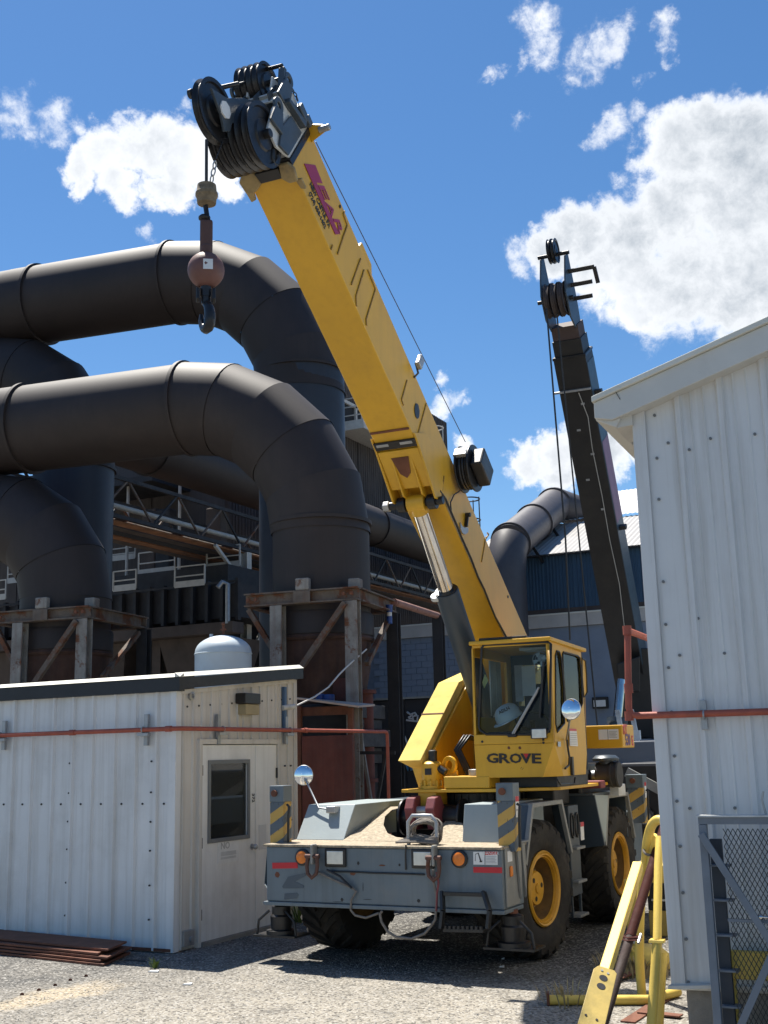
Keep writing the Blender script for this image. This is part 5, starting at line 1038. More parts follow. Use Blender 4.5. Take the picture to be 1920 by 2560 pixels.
# exhaust, air cleaner and engine clutter behind the cab
ez = lambda x, y, yy=14.3: py_(*z4(x, y), yy)
c = ez(1385,1130); P_('air_cleaner', MB().cyl(c-V((.2,0,0)), c+V((.08,0,0)), .15, n=28).cyl(c-V((.03,0,0)), c+V((0,0,0)), .158, n=28).cyl(c+V((.05,0,0)), c+V((.07,0,0)), .158, n=28), mat('black_ribbed_housing', (.03,.028,.027), .6), smooth=35)
P_('intake_pipe', MB().tube([ez(1150,1140), ez(1220,1140), ez(1300,1140), ez(1340,1120)], .07, 16), galv, smooth=50, bevel=0)
P_('intake_sleeve', MB().cyl(ez(1195,1142), ez(1250,1142), .078), blk, smooth=40)
s_ = ez(1335,1070); P_('rain_cap_stack', MB().cyl(s_-V((0,0,.16)), s_+V((0,0,.06)), .085).lathe([(.16,0),(.165,.03),(.12,.07),(.02,.075)], s_+V((0,0,.05)), (0,0,1), 24), dgrey, smooth=40)
P_('engine_block', MB().box(-4.95, -4.45, 13.9, 15.2, 1.5, 1.95), blk, bevel=.03)
mb = MB()
for k in range(9): mb.tube([ez(640+k*30, 1180+random.uniform(-10,20), 13.2), ez(760+k*28, 1170+random.uniform(-20,20), 13.3), ez(860+k*25, 1200+random.uniform(-15,20), 13.5), ez(1000+k*20, 1215, 13.7)], random.uniform(.012,.025), 8)
P_('hose_bundle', mb, blk, smooth=60, bevel=0)
P_('red_fuel_can', MB().cb(ez(1240,1195,13.9), (.3,0,0), (0,.2,0), (0,0,.09)), redlug, bevel=.02)
P_('fender_box', MB().cb(ez(1410,1230,14.6), (.12,0,0), (0,.3,0), (0,0,.14)), lightgrey, bevel=.01)
P_('cab_mount', MB().box(-4.95, -4.2, 12.3, 13.4, 1.725, 1.84), blk)
P_('battery_box', MB().box(-4.95, -4.5, 13.05, 13.6, 1.5, 1.72), blk, bevel=.02)
# ================================================================== big ducts on steel frames
Y3 = YAW+math.radians(18); DV = V((math.sin(Y3), math.cos(Y3), 0)); DU = V((math.cos(Y3), -math.sin(Y3), 0))
KC = pd(895, 1470, 19.0); KZ = V((KC.x, KC.y, 0))
def du(u, v, z): return KZ+DU*u+DV*v+V((0, 0, z))
def upx(x, y, v): q = pl(x, y, DV, KZ+DV*v)-KZ; return q.dot(DU), q.z
def ring_pts(p, d, r, n=40):
    x, y = frame_of(d); 
    return [p+(DV*math.cos(2*math.pi*j/n)+d.cross(DV)*math.sin(2*math.pi*j/n))*r for j in range(n)]
def seg(name, parent, m, p0, p1, n0, n1, r, n=40):
    """one straight duct course between two (mitred) end planes"""
    d = (p1-p0).normalized(); vs = []
    for p, nn in ((p0, n0), (p1, n1)):
        for j in range(n):
            q = p+(DV*math.cos(2*math.pi*j/n)+d.cross(DV)*math.sin(2*math.pi*j/n))*r; vs.append(q+d*((p-q).dot(nn)/d.dot(nn)))
    return MB().add(vs, [(j, (j+1) % n, n+(j+1) % n, n+j) for j in range(n)]).build(name, m, parent, smooth=60)
def flange(parent, p, d, r, m, w_=.035, h=.055): return MB().lathe([(r-.02,-w_),(r+h,-w_),(r+h,w_),(r-.02,w_)], p, d, 48, closed=True).build('flange', m, parent, smooth=30)
def big_duct(name, label, v, u0, uc, zh, R, zlow, r, courses, nseg=5, mlow=None, zflange=None, vert=()):
    t = thing(name, label, 'duct', du(uc, v, 0))
    m = duct; ex = V((0,0,0))
    us = [u0]+sorted(courses)+[uc-R]
    for i, (a, b) in enumerate(zip(us, us[1:])): seg('duct_course', t, m, du(a, v, zh), du(b, v, zh), DU, DU, r+.006*(i % 2))
    c = du(uc-R, v, zh-R); pts = []; nn = nseg
    # polygon elbow: joints on the arc's outer tangent polygon
    js = [0]+[(i+.5)*90/nn for i in range(nn)]+[90]
    angs = [90*i/nn for i in range(nn+1)]
    P0 = [c+DU*(R*math.sin(math.radians(a)))+V((0,0,R*math.cos(math.radians(a)))) for a in angs]
    dirs = [DU*math.cos(math.radians(a))+V((0,0,-math.sin(math.radians(a)))) for a in angs]
    for i in range(nn): seg('elbow_segment', t, m, P0[i], P0[i+1], dirs[i], dirs[i+1], r+.004+.012*((i+1) % 2))
    zf = zflange if zflange else zh-R
    if zf < zh-R-.01: seg('duct_course', t, m, P0[-1], du(uc, v, zf), V((0,0,-1)), V((0,0,-1)), r+.004)
    ml = mlow or m
    seg('duct_course', t, ml, du(uc, v, zf), du(uc, v, zlow), V((0,0,-1)), V((0,0,-1)), r)
    flange(t, P0[0], DU, r, m)
    flange(t, du(uc, v, zf), V((0,0,1)), r, m, .03, .05)
    for k in courses[::2]: flange(t, du(k, v, zh), DU, r, m)
    return t
VA = .98
uA0, uA1 = upx(690, 1350, VA)[0], upx(918, 1350, VA)[0]; uA = (uA0+uA1)/2; rA = (uA1-uA0)/2*.99
zA = (upx(470, 912, VA)[1]+upx(470, 1133, VA)[1])/2; RA = uA-upx(472, 1020, VA)[0]; zfA = upx(805, 1312, VA)[1]
dA = big_duct('large_duct', 'big brown duct with nearest long elbow turning down onto the rusty frame beside the boom', VA, -16, uA, zA, RA, 4.35, rA, [upx(75, 1070, VA)[0], -9.2], 5, None, zfA)
VB = VA+4.2
uB0, uB1 = upx(662, 1000, VB)[0], upx(849, 1000, VB)[0]; uB = (uB0+uB1)/2; rB = (uB1-uB0)/2
zB = (upx(480, 592, VB)[1]+upx(540, 802, VB)[1])/2; RB = uB-upx(440, 700, VB)[0]
dB = big_duct('large_duct', 'highest brown duct crossing the sky behind the hanging ball, elbow passing behind the boom', VB, -19, uB, zB, RB, 0, rB*1.06, [upx(108, 760, VB)[0], -10.5], 5, ductblue, upx(757, 935, VB)[1])
uL = upx(168, 1430, VA)[0]; zAL = upx(30, 1182, VA)[1]-rA
dC = big_duct('large_duct', 'dark duct elbow at the left edge turning down onto the left frame', VA, -16, uL, zAL, 1.75, 4.3, rA*.98, [-11], 4, None, 4.85)
uM = upx(183, 1250, VB)[0]; zBL = upx(60, 845, VB)[1]-rB
dD = big_duct('large_duct', 'rear duct elbow at the left edge between the two long ducts, running down dark navy', VB, -19, uM, zBL, 2.2, 0, rB*1.04, [-13], 4, ductblue, zBL-2.6)
# lower transitions under the front ducts
for t, u_, r_ in ((dA, uA, rA), (dC, uL, rA*.98)):
    MB().lathe([(r_+.03,4.50),(r_+.05,4.46),(r_+.05,4.12),(r_+.02,4.08)], du(u_, VA, 0), (0,0,1), 40).build('lower_collar', duct, t, smooth=30)
    MB().lathe([(r_+.0,4.10),(r_-.02,3.6),(r_-.12,3.1),(r_-.14,2.95)], du(u_, VA, 0), (0,0,1), 40).build('transition_cone', rustduct, t, smooth=40)
    MB().lathe([(r_+.04,4.10),(r_+.06,4.06),(r_+.04,4.02)], du(u_, VA, 0), (0,0,1), 40).build('clamp_ring', rustduct, t, smooth=40)
    for i, (z0, z1, w_, o_) in enumerate(((2.72,2.95,.86,.0),(2.55,2.70,.78,.04),(2.25,2.53,.88,.06),(1.98,2.23,.80,.0),(0.0,1.96,.72,.02))):
        MB().ob(du(u_-w_+o_, VA-w_*.9, z0), DU*(2*w_), DV*(1.8*w_), V((0,0,z1-z0))).build('fan_base_layer', timber if i < 4 else mills, t, bevel=.01)
# scuffs on the front elbow
for x, y in ((590,1040),(598,1052),(580,1022),(560,1000),(660,1000)):
    pass
def frame_tower(name, label, u0):
    t = thing(name, label, 'steel frame', du(u0-.7, 0, 0), 'rusty frames under the ducts')
    zt, zb2 = 4.80, 4.58
    for a, b, up in ((du(u0-2.0,.0,zt-.1), du(u0+.02,.0,zt-.1), (0,0,1)), (du(u0-2.0,1.95,zt-.1), du(u0+.02,1.95,zt-.1), (0,0,1)), (du(u0-.05,.12,zt-.1), du(u0-.05,1.85,zt-.1), (0,0,1)), (du(u0-1.95,.12,zt-.1), du(u0-1.95,1.85,zt-.1), (0,0,1))):
        MB().ibeam(a, b, .18, .22, up, .025).build('top_beam', rustbm2, t)
    cols = [(-1.42, 0), (-.1, 0), (-.03, 1.95), (-1.42, 1.95)]
    for i, (u_, v_) in enumerate(cols): MB().ibeam(du(u0+u_, v_, 0), du(u0+u_, v_, zb2), .21, .2, DV, .022).build('column', rustbeam if i < 2 else mills, t)
    br = MB; 
    MB().beam(du(u0-.18, -.12, 4.55), du(u0-1.36, -.12, 3.02), .09, .09, DV).build('diagonal_brace', rustbm2, t)
    MB().beam(du(u0-1.95, -.0, 4.55), du(u0-1.5, -.0, 3.85), .08, .09, DV).build('diagonal_brace', rustbm2, t)
    MB().beam(du(u0-.03, 1.75, 4.5), du(u0-.08, .6, 3.6), .08, .08, DU).build('diagonal_brace', rustbm2, t)
    for u_ in (-.95,): MB().ob(du(u0+u_-.12, -.1, zt+.01), DU*.24, DV*.12, V((0,0,.2))).build('duct_saddle', rustbeam, t, bevel=.02)
    MB().ob(du(u0-.25, .2, zt+.01), DU*.2, DV*.2, V((0,0,.18))).build('duct_saddle', rustbeam, t, bevel=.02)
    for u_ in (-1.92, -1.78, -.22, -.08): MB().cyl(du(u0+u_, -.012, zt-.1), du(u0+u_, -.03, zt-.1), .028, n=6).build('bolt', rustbrown, t) if False else MB().cyl(du(u0+u_, -.09, zt-.1), du(u0+u_, -.12, zt-.1), .03, n=6).build('bolt', rustbrown, t)
    MB().ob(du(u0-1.0-.1, -.115, zt-.2), DU*.3, DV*.02, V((0,0,.19))).build('splice_plate', rustbm2, t)
    return t
frame_tower('support_frame', 'rusty white steel frame under the duct, between the shed and the crane boom', 0)
frame_tower('support_frame', 'rusty white steel frame under the duct elbow at the left, behind the shed roof', upx(225, 1517, 0)[0])
# reddish pipe strut leaving the right frame
a = pl(985, 1505, DV, KZ+DV*1.9); b = pl(1095, 1540, DV, KZ+DV*4.2)
tag(MB().tube([a, b], .065, 14).build('rusty_strut_pipe', mat('faded_pink_rust_pipe', (.26,.13,.10), .75, var=.25, scale=6, rust=.4), smooth=50), 'faded red pipe running from the right duct frame behind the lift cylinder', 'pipe')
tag(MB().ibeam(V((b.x, b.y, 0)), b, .2, .2, DV).build('steel_post', mills), 'dark post carrying the far end of the faded red pipe', 'post')
# ---------------- clutter under the right frame, seen between shed and crane
def q3(x, y, v): return pl(600+x*.26667, 1430+y*.26667, DV, KZ+DV*v)
lean = thing('lean_to_shelter', 'open brown lean-to with a pale roof sheet between shed and duct frame', 'shelter', V((q3(800,2000,-.6).x, q3(800,2000,-.6).y, 0)))
def panel3(nm, x0, y0, x1, y1, v, m, th=.06, toground=False):
    a, b = q3(x0, y0, v), q3(x1, y1, v); z0 = 0 if toground else b.z; w_ = (V((b.x, b.y, 0))-V((a.x, a.y, 0))).dot(DU)
    return MB().ob(V((a.x, a.y, z0)), DU*w_, DV*th, V((0,0,a.z-z0))).build(nm, m, lean, bevel=.006)
panel3('red_sheet', 578, 1540, 1060, 2150, -.6, redbrown, .05, True)
panel3('side_post', 522, 1255, 570, 1600, -.5, rustbrown, .08, True); panel3('side_post', 1005, 1275, 1060, 1600, -.45, rustbrown, .08, True)
panel3('back_sheet', 540, 1260, 1110, 1620, .15, mills, .05, True); panel3('head_board', 570, 1270, 1010, 1335, -.4, rustbrown, .05)
a, b = q3(500, 1190, -1.0), q3(1110, 1272, -.7)
MB().prism([a, b, b+DV*.8+V((0,0,.05)), a+DV*1.3+V((0,0,.0))], (0,0,.03)).build('roof_sheet', mat('pale_rust_roof_sheet', (.42,.33,.27), .7, var=.15, rust=.25), lean)
for x0, x1, y0, y1, lb in ((712,790,1145,1215,'blue plastic drum on the lean-to roof, left of the pair'),(785,885,1150,1215,'blue plastic drum on the lean-to roof, right of the pair')):
    c = q3((x0+x1)/2, y1, .0); r_ = (q3(x1, y1, 0)-q3(x0, y1, 0)).length/2; zt = q3(x0, y0, 0).z
    MBd = MB().lathe([(r_*.9,0),(r_,.03),(r_,.5*(zt-c.z)),(r_*1.05,.52*(zt-c.z)),(r_,.55*(zt-c.z)),(r_,zt-c.z-.02),(r_*.9,zt-c.z)], c, (0,0,1), 20); tag(MBd.build('blue_drum', bluedrum, smooth=35), lb, 'drum')
c = q3(870, 1200, .3); MB().ob(c-V((0,0,.1)), DU*.35, DV*.2, V((0,0,.45))).build('red_box_panel', redbrown, lean)
rp = thing('red_standpipe', 'thick dark red upright pipe with bolted flanges behind the steel frame column', 'pipe', V((q3(1168,2000,.9).x, q3(1168,2000,.9).y, 0)))
c = rp.location; zt = q3(1168, 1125, .9).z; MB().cyl(V((c.x, c.y, 0)), V((c.x, c.y, zt)), .175, n=24).build('pipe_shell', redbrown, rp, smooth=50)
for z_ in (zt, q3(1168, 1955, .9).z): MB().lathe([(.18,-.03),(.23,-.03),(.23,.03),(.18,.03)], V((c.x, c.y, z_)), (0,0,1), 24, closed=True).build('flange', redbrown, rp, smooth=30)
# thin steel: cross rail, brace pipes, hanging lamp, insulator with cable
a, b = q3(1090, 1695, .1), q3(1455, 1695, .1); tag(MB().beam(a, b, .05, .05).build('cross_rail', mills), 'thin dark rail tying the frame column to the dark column', 'rail')
for x0, y0, x1, y1, lb in ((1120,1450,1250,2060,'pale slanting pipe brace under the right duct frame'),(1370,1700,1240,2150,'dark slanting flat bar beside the red drop pipe')):
    tag(MB().beam(q3(x0, y0, .2), V((q3(x1, y1, .2).x, q3(x1, y1, .2).y, 0)) if False else q3(x1, y1, .2)-V((0,0,.4)), .06, .04).build('slanting_brace', rustbeam if x0 < 1200 else mills), lb, 'brace')
cab_ = [q3(525, 1255, -1.6), q3(700, 1170, -1.2), q3(830, 1080, -.8), q3(930, 960, -.5), q3(1000, 890, -.3), q3(1100, 800, 0), q3(1185, 725, .4)]
tag(MB().tube(cab_, .013, 8).build('white_cable', mat('white_cable_sheath', (.6,.58,.54), .6), smooth=60), 'white cable sagging from the shed end up to the duct frame', 'cable')
c = px_(713, 1770, SX+.05); ins = thing('cable_bracket', 'blue strut with wrapped white cable on the end of the shed wall', 'bracket', V((SX+.02, c.y, c.z-.3)))
MB().box(SX+.018, SX+.06, c.y-.03, c.y+.03, c.z-.28, c.z+.28).build('strut', mat('blue_strut_paint', (.06,.12,.22), .5), ins, bevel=.004); MB().cyl((SX+.04, c.y-.05, c.z), (SX+.12, c.y+.12, c.z+.02), .035).build('wrapped_end', lightgrey, ins, smooth=40)
c = q3(1400, 400, 1.6); ins = thing('blue_lamp', 'small blue lamp with white collar on the dark column below the red pipe', 'lamp', c-V((0,0,.25)))
MB().cyl(c+V((0,0,.04)), c+V((0,0,.17)), .05, .065, n=16).build('cap', bluedrum, ins, smooth=40); MB().cyl(c-V((0,0,.03)), c+V((0,0,.04)), .045, n=16).build('collar', lightgrey, ins, smooth=40); MB().cyl(c-V((0,0,.16)), c-V((0,0,.03)), .05, n=16).build('body', bluedrum, ins, smooth=40)
# dark container with graffiti
a = pl(1003, 1745, (0,1,0), (0,22.5,0)); b = pl(1165, 1745, (0,1,0), (0,22.5,0)); zc = a.z
dc = thing('dark_container', 'dark flat-sided container with white and blue graffiti behind the crane turret', 'container', V(((a.x+b.x)/2, 22.5, 0)))
MB().box(a.x-.9, b.x+1.2, 22.5, 24.9, .15, zc-.03).build('container_body', mills, dc, bevel=.02)
MB().box(a.x-1.0, b.x+1.3, 22.44, 25, zc-.028, zc+.012).build('roof_edge', trim, dc)
for x in (-.9, 0, 1.1, 2.1): MB().box(a.x+x, a.x+x+.08, 22.46, 22.498, .15, zc-.03).build('side_rib', mills, dc)
MB().box(a.x+1.35, a.x+1.40, 22.47, 22.498, .3, zc-.2).build('door_edge', trim, dc)
def gq(x, y): return pl(640+x*.31344, 1700+y*.31344, (0,1,0), (0,22.488,0))
gw = mat('white_spray_paint', (.45,.46,.47), .7, bump=0); gb_ = mat('blue_spray_paint', (.05,.17,.32), .7, bump=0); gr_ = mat('rose_spray_paint', (.20,.06,.06), .7, bump=0)
for i, st in enumerate((((1205,255),(1230,275),(1270,262),(1280,275),(1265,285)),((1215,300),(1250,280),(1255,310),(1220,305)),((1255,330),(1250,290),(1290,285),(1285,335)),((1200,320),(1285,330)),((1320,300),(1350,340),(1370,420)),((1175,420),(1200,490),(1215,545)),((1305,410),(1280,470),(1215,550),(1180,590),(1240,600),(1300,620)),((1305,490),(1295,540),(1305,600)))):
    MB().tube([gq(*q) for q in st], .022, 6).build('graffiti_stroke', gw, dc, smooth=60)
for i, st in enumerate((((1195,660),(1215,715),(1230,670),(1245,720)),((1250,665),(1255,715)),((1275,720),(1270,670),(1290,690),(1300,665)))): MB().tube([gq(*q) for q in st], .04, 6).build('graffiti_stroke', gb_, dc, smooth=60)
for st in (((1180,600),(1230,615),(1290,635),(1300,650),(1220,640),(1178,625)),): MB().prism([gq(*q) for q in st], (0,-.004,0)).build('graffiti_patch', gr_, dc)
# ================================================================== dark mill behind the ducts
MX = -22.5
mill = thing('mill_building', 'huge dark grimy mill building with a high balcony behind the ducts', 'building', (MX, 36, 0))
# long wall running back along the yard: sheet after sheet
k = 0
for i in range(17):
    y0 = 31.4+i*1.2; zt = 12.4 if y0 < 39.7 else 18.4
    ribbed('wall_sheet', millw, mill, (MX+.02*(i % 2), y0, 0), (0,1,0), (1,0,0), 1.19, .0, lambda a: zt, .2, .05, .03, .03)
MB().box(MX-.4, MX-.02, 31.4, 51.7, 0, 12.3).build('wall_core', mills, mill); MB().box(MX-2.5, MX-.02, 39.5, 51.7, 12.32, 18.3).build('upper_wall_core', mills, mill)
for i in range(10):
    xx = MX-29+i*3; MB().box(xx, xx+2.98, 31.0+.02*(i % 2), 31.3, 0, 12.4).build('rear_wall_sheet', millw, mill)
MB().box(MX-30, MX-.42, 29, 31, 10.9, 11.1).build('roof_slab', mills, mill)
# eaves rails on the long wall
for (xa, ya, xb, yb2, hh) in ((918,1330-25,1068,1373,.25),):
    pass
e0 = px_(925, 1292, MX+.2); MB().box(MX+.02, MX+.25, 31.5, 51.5, e0.z-.15, e0.z+.12).build('wall_girt', mills, mill)
# framed opening with balcony, high on the wall
o0, o1 = px_(850, 995, MX+.06), px_(935, 1110, MX+.06)
bal = MB(); yA, yB2 = o0.y, o1.y+1.5; zlo, zhi = o1.z, o0.z
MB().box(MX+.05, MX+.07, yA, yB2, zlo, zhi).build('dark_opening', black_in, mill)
for y in (yA, yA+1.25): MB().box(MX+.05, MX+.16, y-.07, y+.07, zlo, zhi).build('opening_post', whiterail, mill)
MB().box(MX+.05, MX+.16, yA+.08, yB2, zhi-.14, zhi).build('opening_head', whiterail, mill)
MB().box(MX+.02, MX+1.3, yA-.3, yB2+.5, zlo-.25, zlo-.02).build('balcony_floor', whiterail, mill)
def railing(parent, p0, p1, h, n, m, mid=2, r=.03, nm='railing', toe=True):
    mb = MB()
    for i in range(n+1): q = p0.lerp(p1, i/n); mb.beam(q, q+V((0,0,h)), r*1.6, r*1.6)
    for k in range(mid+1): zz = h*(k+1)/(mid+1); mb.beam(p0+V((0,0,zz)), p1+V((0,0,zz)), r*1.4, r*1.4)
    if toe: mb.beam(p0+V((0,0,.06)), p1+V((0,0,.06)), .02, .18)
    return mb.build(nm, m, parent)
railing(mill, V((MX+1.25, yA-.25, zlo)), V((MX+1.25, yB2+.4, zlo)), 1.1, 4, whiterail, 2, .03); railing(mill, V((MX+.1, yA-.25, zlo)), V((MX+1.2, yA-.25, zlo)), 1.1, 1, whiterail, 2, .03)
# long pipe along the wall and the truss bridge under it
pa = px_(300, 1085, -20.2); pb = px_(632, 1222, -20.2); zpipe = (pa.z+pb.z)/2
lp2 = thing('long_wall_pipe', 'long dark pipe running back along the mill wall above the truss bridge', 'pipe', (-20.2, 30, zpipe-.6))
rr = .74
ys = [20.0, 25.4, 32, 39, 46, 52]
for a, b in zip(ys, ys[1:]):
    MB().cyl((-20.2, a, zpipe), (-20.2, b-.02, zpipe), rr, n=28).build('pipe_course', duct, lp2, smooth=50); MB().lathe([(rr,-.05),(rr+.05,-.05),(rr+.05,.05),(rr,.05)], (-20.2, b, zpipe), (0,1,0), 32, closed=True).build('flange', duct, lp2, smooth=30)
tz1 = px_(640, 1298, -19.2).z; tz0 = px_(640, 1380, -19.2).z; TX0, TX1 = -19.2, -21.2
tr_ = thing('truss_bridge', 'long rusty truss pipe bridge running back under the wall pipe', 'truss bridge', (TX0, 34, tz0))
rstrip = mat('orange_rust_steel', (.22, .095, .04), .85, var=.35, scale=3, bump=.3)
for x in (TX0, TX1):
    for z in (tz0, tz1): MB().beam((x, 18, z), (x, 54, z), .09, .10).build('chord', mills, tr_)
    n_ = 34
    for i in range(n_):
        y0 = 18+i*36/n_; y1 = 18+(i+1)*36/n_
        a, b = (tz0, tz1) if i % 2 == 0 else (tz1, tz0); MB().beam((x, y0, a), (x, y1, b), .05, .05).build('web_brace', rustbm2 if i % 3 else mills, tr_)
for i in range(15): MB().beam((TX1, 18.5+i*2.4, tz0-.02), (TX0, 18.5+i*2.4, tz0-.02), .1, .1).build('cross_beam', rustbrown, tr_)
MB().cyl((TX0-.5, 18, tz0+.42), (TX0-.5, 54, tz0+.42), .075, n=12).build('white_service_pipe', whiterail, tr_, smooth=50); MB().cyl((TX0-1.1, 18, tz0+.2), (TX0-1.1, 54, tz0+.2), .07, n=12).build('service_pipe', rustbm2, tr_, smooth=50)
for k in range(5): MB().box(TX1-.1+k*.42, TX1+.25+k*.42, 18, 54, tz0-.12-.01*(k % 2), tz0-.08).build('walkway_plank', (millbrown, rstrip, mills)[k % 3], tr_)
# white steel column with bracing carrying the bridge
c = px_(615, 1500, TX0); zc2 = tz0-.1
wc = thing('white_steel_column', 'tall white-painted steel column with braces under the truss bridge', 'column', (c.x, c.y, 0))
MB().ibeam((c.x, c.y, 0), (c.x, c.y, zc2), .24, .24, (1,0,0)).build('post', whiterail, wc); MB().ibeam((c.x, c.y+1.1, 0), (c.x, c.y+1.1, zc2), .16, .16, (1,0,0)).build('post', mills, wc)
for i in range(5): z0 = 1+i*1.3; MB().beam((c.x, c.y+.1, z0), (c.x, c.y+1.0, z0+1.2 if i % 2 else z0-.2), .08, .08).build('lacing_bar', whiterail, wc)
MB().beam((c.x, c.y-.1, zc2-1.0), (c.x, c.y-1.6, zc2), .09, .09).build('knee_brace', whiterail, wc); MB().beam((c.x, c.y+.1, zc2-1.0), (c.x, c.y+1.5, zc2), .09, .09).build('knee_brace', whiterail, wc)
# dust collector with ribbed casing, hoppers and walkways (plane at Y 27)
YW = 27.0
zq = lambda x, y, yy=YW: py_(x*.422, 1300+y*.422, yy)
bag = thing('dust_collector', 'dark ribbed dust collector casing with hoppers behind the white tank', 'dust collector', (zq(1000,600).x, YW, 0))
a, b = zq(-300, 500), zq(1420, 395)
zt, zb3 = zq(1000, 415).z, zq(1000, 610).z
MB().box(a.x, b.x, YW, YW+2.5, zb3, zt).build('casing', mills, bag)
nr = 22
for i in range(nr+1):
    x = a.x+(b.x-a.x)*i/nr; MB().box(x-.05, x+.05, YW-.16, YW-.002, zb3-.1, zt+.12).build('casing_rib', mills, bag)
MB().box(a.x, b.x, YW-.2, YW-.16, zt+.0, zt+.06).build('top_rail', mills, bag)
MB().box(a.x, b.x, YW-.35, YW+.2, zb3-.45, zb3-.15).build('support_beam', millbrown, bag)
for xc in (1110, 560, 20, -200):
    p = zq(xc, 700); z1 = zb3-.46; MB().hexa([(p.x-.25, YW+.8, 1.6), (p.x+.25, YW+.8, 1.6), (p.x+.25, YW+1.3, 1.6), (p.x-.25, YW+1.3, 1.6), (p.x-1.1, YW+.1, z1), (p.x+1.1, YW+.1, z1), (p.x+1.1, YW+2.2, z1), (p.x-1.1, YW+2.2, z1)]).build('hopper', millbrown, bag)
for xc in (905, 430, -80): p = zq(xc, 800); MB().ibeam((p.x, YW+.3, 0), (p.x, YW+.3, zb3-.46), .3, .3, (0,1,0)).build('leg', millbrown, bag)
MB().box(zq(300,0).x-9, zq(1500,0).x, YW+3.6, YW+3.8, 0, 6.5).build('back_screen', mills, bag)
# upper deck and walkways with white railings
def wrail(x0, y0, x1, y1, yt, yy, toe=True):
    p0, p1 = zq(x0, y0, yy), zq(x1, y1, yy); h = zq(x0, yt, yy).z-p0.z; p1.z = p0.z; railing(bag, p0, p1, h, max(1, round((p1-p0).length/1.0)), whiterail, 1, .024)
for args in ((820,325,1035,305,198,28.2),(1035,398,1212,385,282,26.8),(670,420,805,410,308,26.8),(1225,290,1420,275,168,28.2),(660,240,800,235,175,29.5),(-20,470,32,468,360,26.8),(45,372,110,370,275,28.2)): wrail(*args)
MB().box(zq(600,0,28.2).x, zq(1420,0,28.2).x, 27.6, 29.4, zq(900,330,28.2).z-.7, zq(900,330,28.2).z-.02).build('upper_deck', mills, bag)
for xx in (885, 970, 1270): p = zq(xx, 280, 29.6); MB().box(p.x-.28, p.x+.28, 29.5, 29.9, zq(900,330,28.2).z, p.z+1.9).build('riser_duct', millbrown if xx != 970 else mills, bag, bevel=.05)
for xx in (750, 1060): p = zq(xx, 300, 29.3); MB().cyl((p.x, 29.3, p.z-2.2), (p.x, 29.3, p.z+3), .05, n=8).build('conduit', whiterail, bag, smooth=40)
p = zq(1350, 380, 26.7); MB().tube([(p.x, 26.7, p.z-1.1), (p.x, 26.7, p.z), (p.x-.12, 26.6, p.z+.06), (p.x-.2, 26.5, p.z-.1)], .07, 10).build('gooseneck_pipe', galv, bag, smooth=50)

# ================================================================== far blue-and-grey building
YBL = 36.0
bb = thing('blue_clad_building', 'far building with blue corrugated upper wall, grey block base and metal roof', 'building', (-12, YBL, 0))
xl, xr = -19.0, -5.0
zband0, zband1, zbl0, zbl1 = 6.02, 6.42, 6.62, 8.42
MB().box(xl, xr, YBL+.03, YBL+.3, 0, zband0).build('wall_core', mortar, bb)
# blocks: painted courses in running bond, built where the photograph shows them
bw, bh = .4064, .2032; ref = None; cnt = 0
for row in range(29, 15, -1):
    z = zband0-(30-row)*bh
    for c_ in range(34):
        x = xl+.3+c_*bw+(bw/2 if row % 2 else 0)
        q = proj((x+bw/2, YBL, z+bh/2))
        vis = (918 < q[0] < 1190 and q[1] < 1755)
        if not vis: continue
        if ref is None:
            ref = MB().box(0, bw-.012, -.012, .028, 0, bh-.012).build('block', block); ref.parent = bb; ref.location = V((x, YBL, z))-bb.location
        else:
            o = ref.copy(); o.location = V((x, YBL, z))-bb.location; col.objects.link(o)
        cnt += 1
MB().box(proj_x0 if False else -14.4, xr, YBL-.01, YBL+.028, 0, zband0-.01).build('painted_wall', block, bb)
MB().box(xl, xr, YBL-.10, YBL+.3, zband0, zband1).build('cap_band', capband, bb); MB().box(xl, xr, YBL-.12, YBL+.3, zband1+.001, zband1+.05).build('cap_coping', capm, bb)
MB().box(-15.4, xr, YBL-.04, YBL+.3, zband1+.052, zbl0).build('brown_sill', millbrown, bb)
xs = -15.4; n_ = 10; wd = (xr-xs)/n_
for i in range(n_): ribbed('siding_sheet', blueclad, bb, (xs+i*wd, YBL-.02-.008*(i % 2), 0), (1,0,0), (0,-1,0), wd, zbl0, lambda a: zbl1, .11, .05, .03, .01)
MB().box(xs, xr, YBL, YBL+.2, zbl0, zbl1).build('siding_core', mills, bb)
sl_ = .42
for i in range(n_):
    x0 = xs+i*wd
    for (ya, yb4, m_, dz_) in ((YBL-.25, YBL+4.2, roofm, 0), (YBL+4.1, YBL+8.5, roofw, .12)):
        za, zb4 = zbl1+.05+dz_+(ya-YBL)*sl_, zbl1+.05+dz_+(yb4-YBL)*sl_
        mb = MB(); vs = []; nn = 12
        for k in range(nn+1):
            xx = x0+wd*k/nn; h = .03*(k % 2); vs += [V((xx, ya, za+h)), V((xx, yb4, zb4+h))]
        mb.add(vs, [(2*k, 2*k+2, 2*k+3, 2*k+1) for k in range(nn)]).build('roof_sheet', m_, bb, recalc=False)
MB().box(xs, xr, YBL-.24, YBL-.12, zbl1-.08, zbl1-.02).build('gutter', mills, bb)
c = py_(1501, 1757, YBL-.1); MB().cb(c, (.5,0,0), (0,.14,0), (0,0,.36)).build('wall_light', blk, bb, bevel=.02); MB().cb(c+V((0,-.08,-.02)), (.38,0,0), (0,.04,0), (0,0,.2)).build('light_lens', whitev, bb)
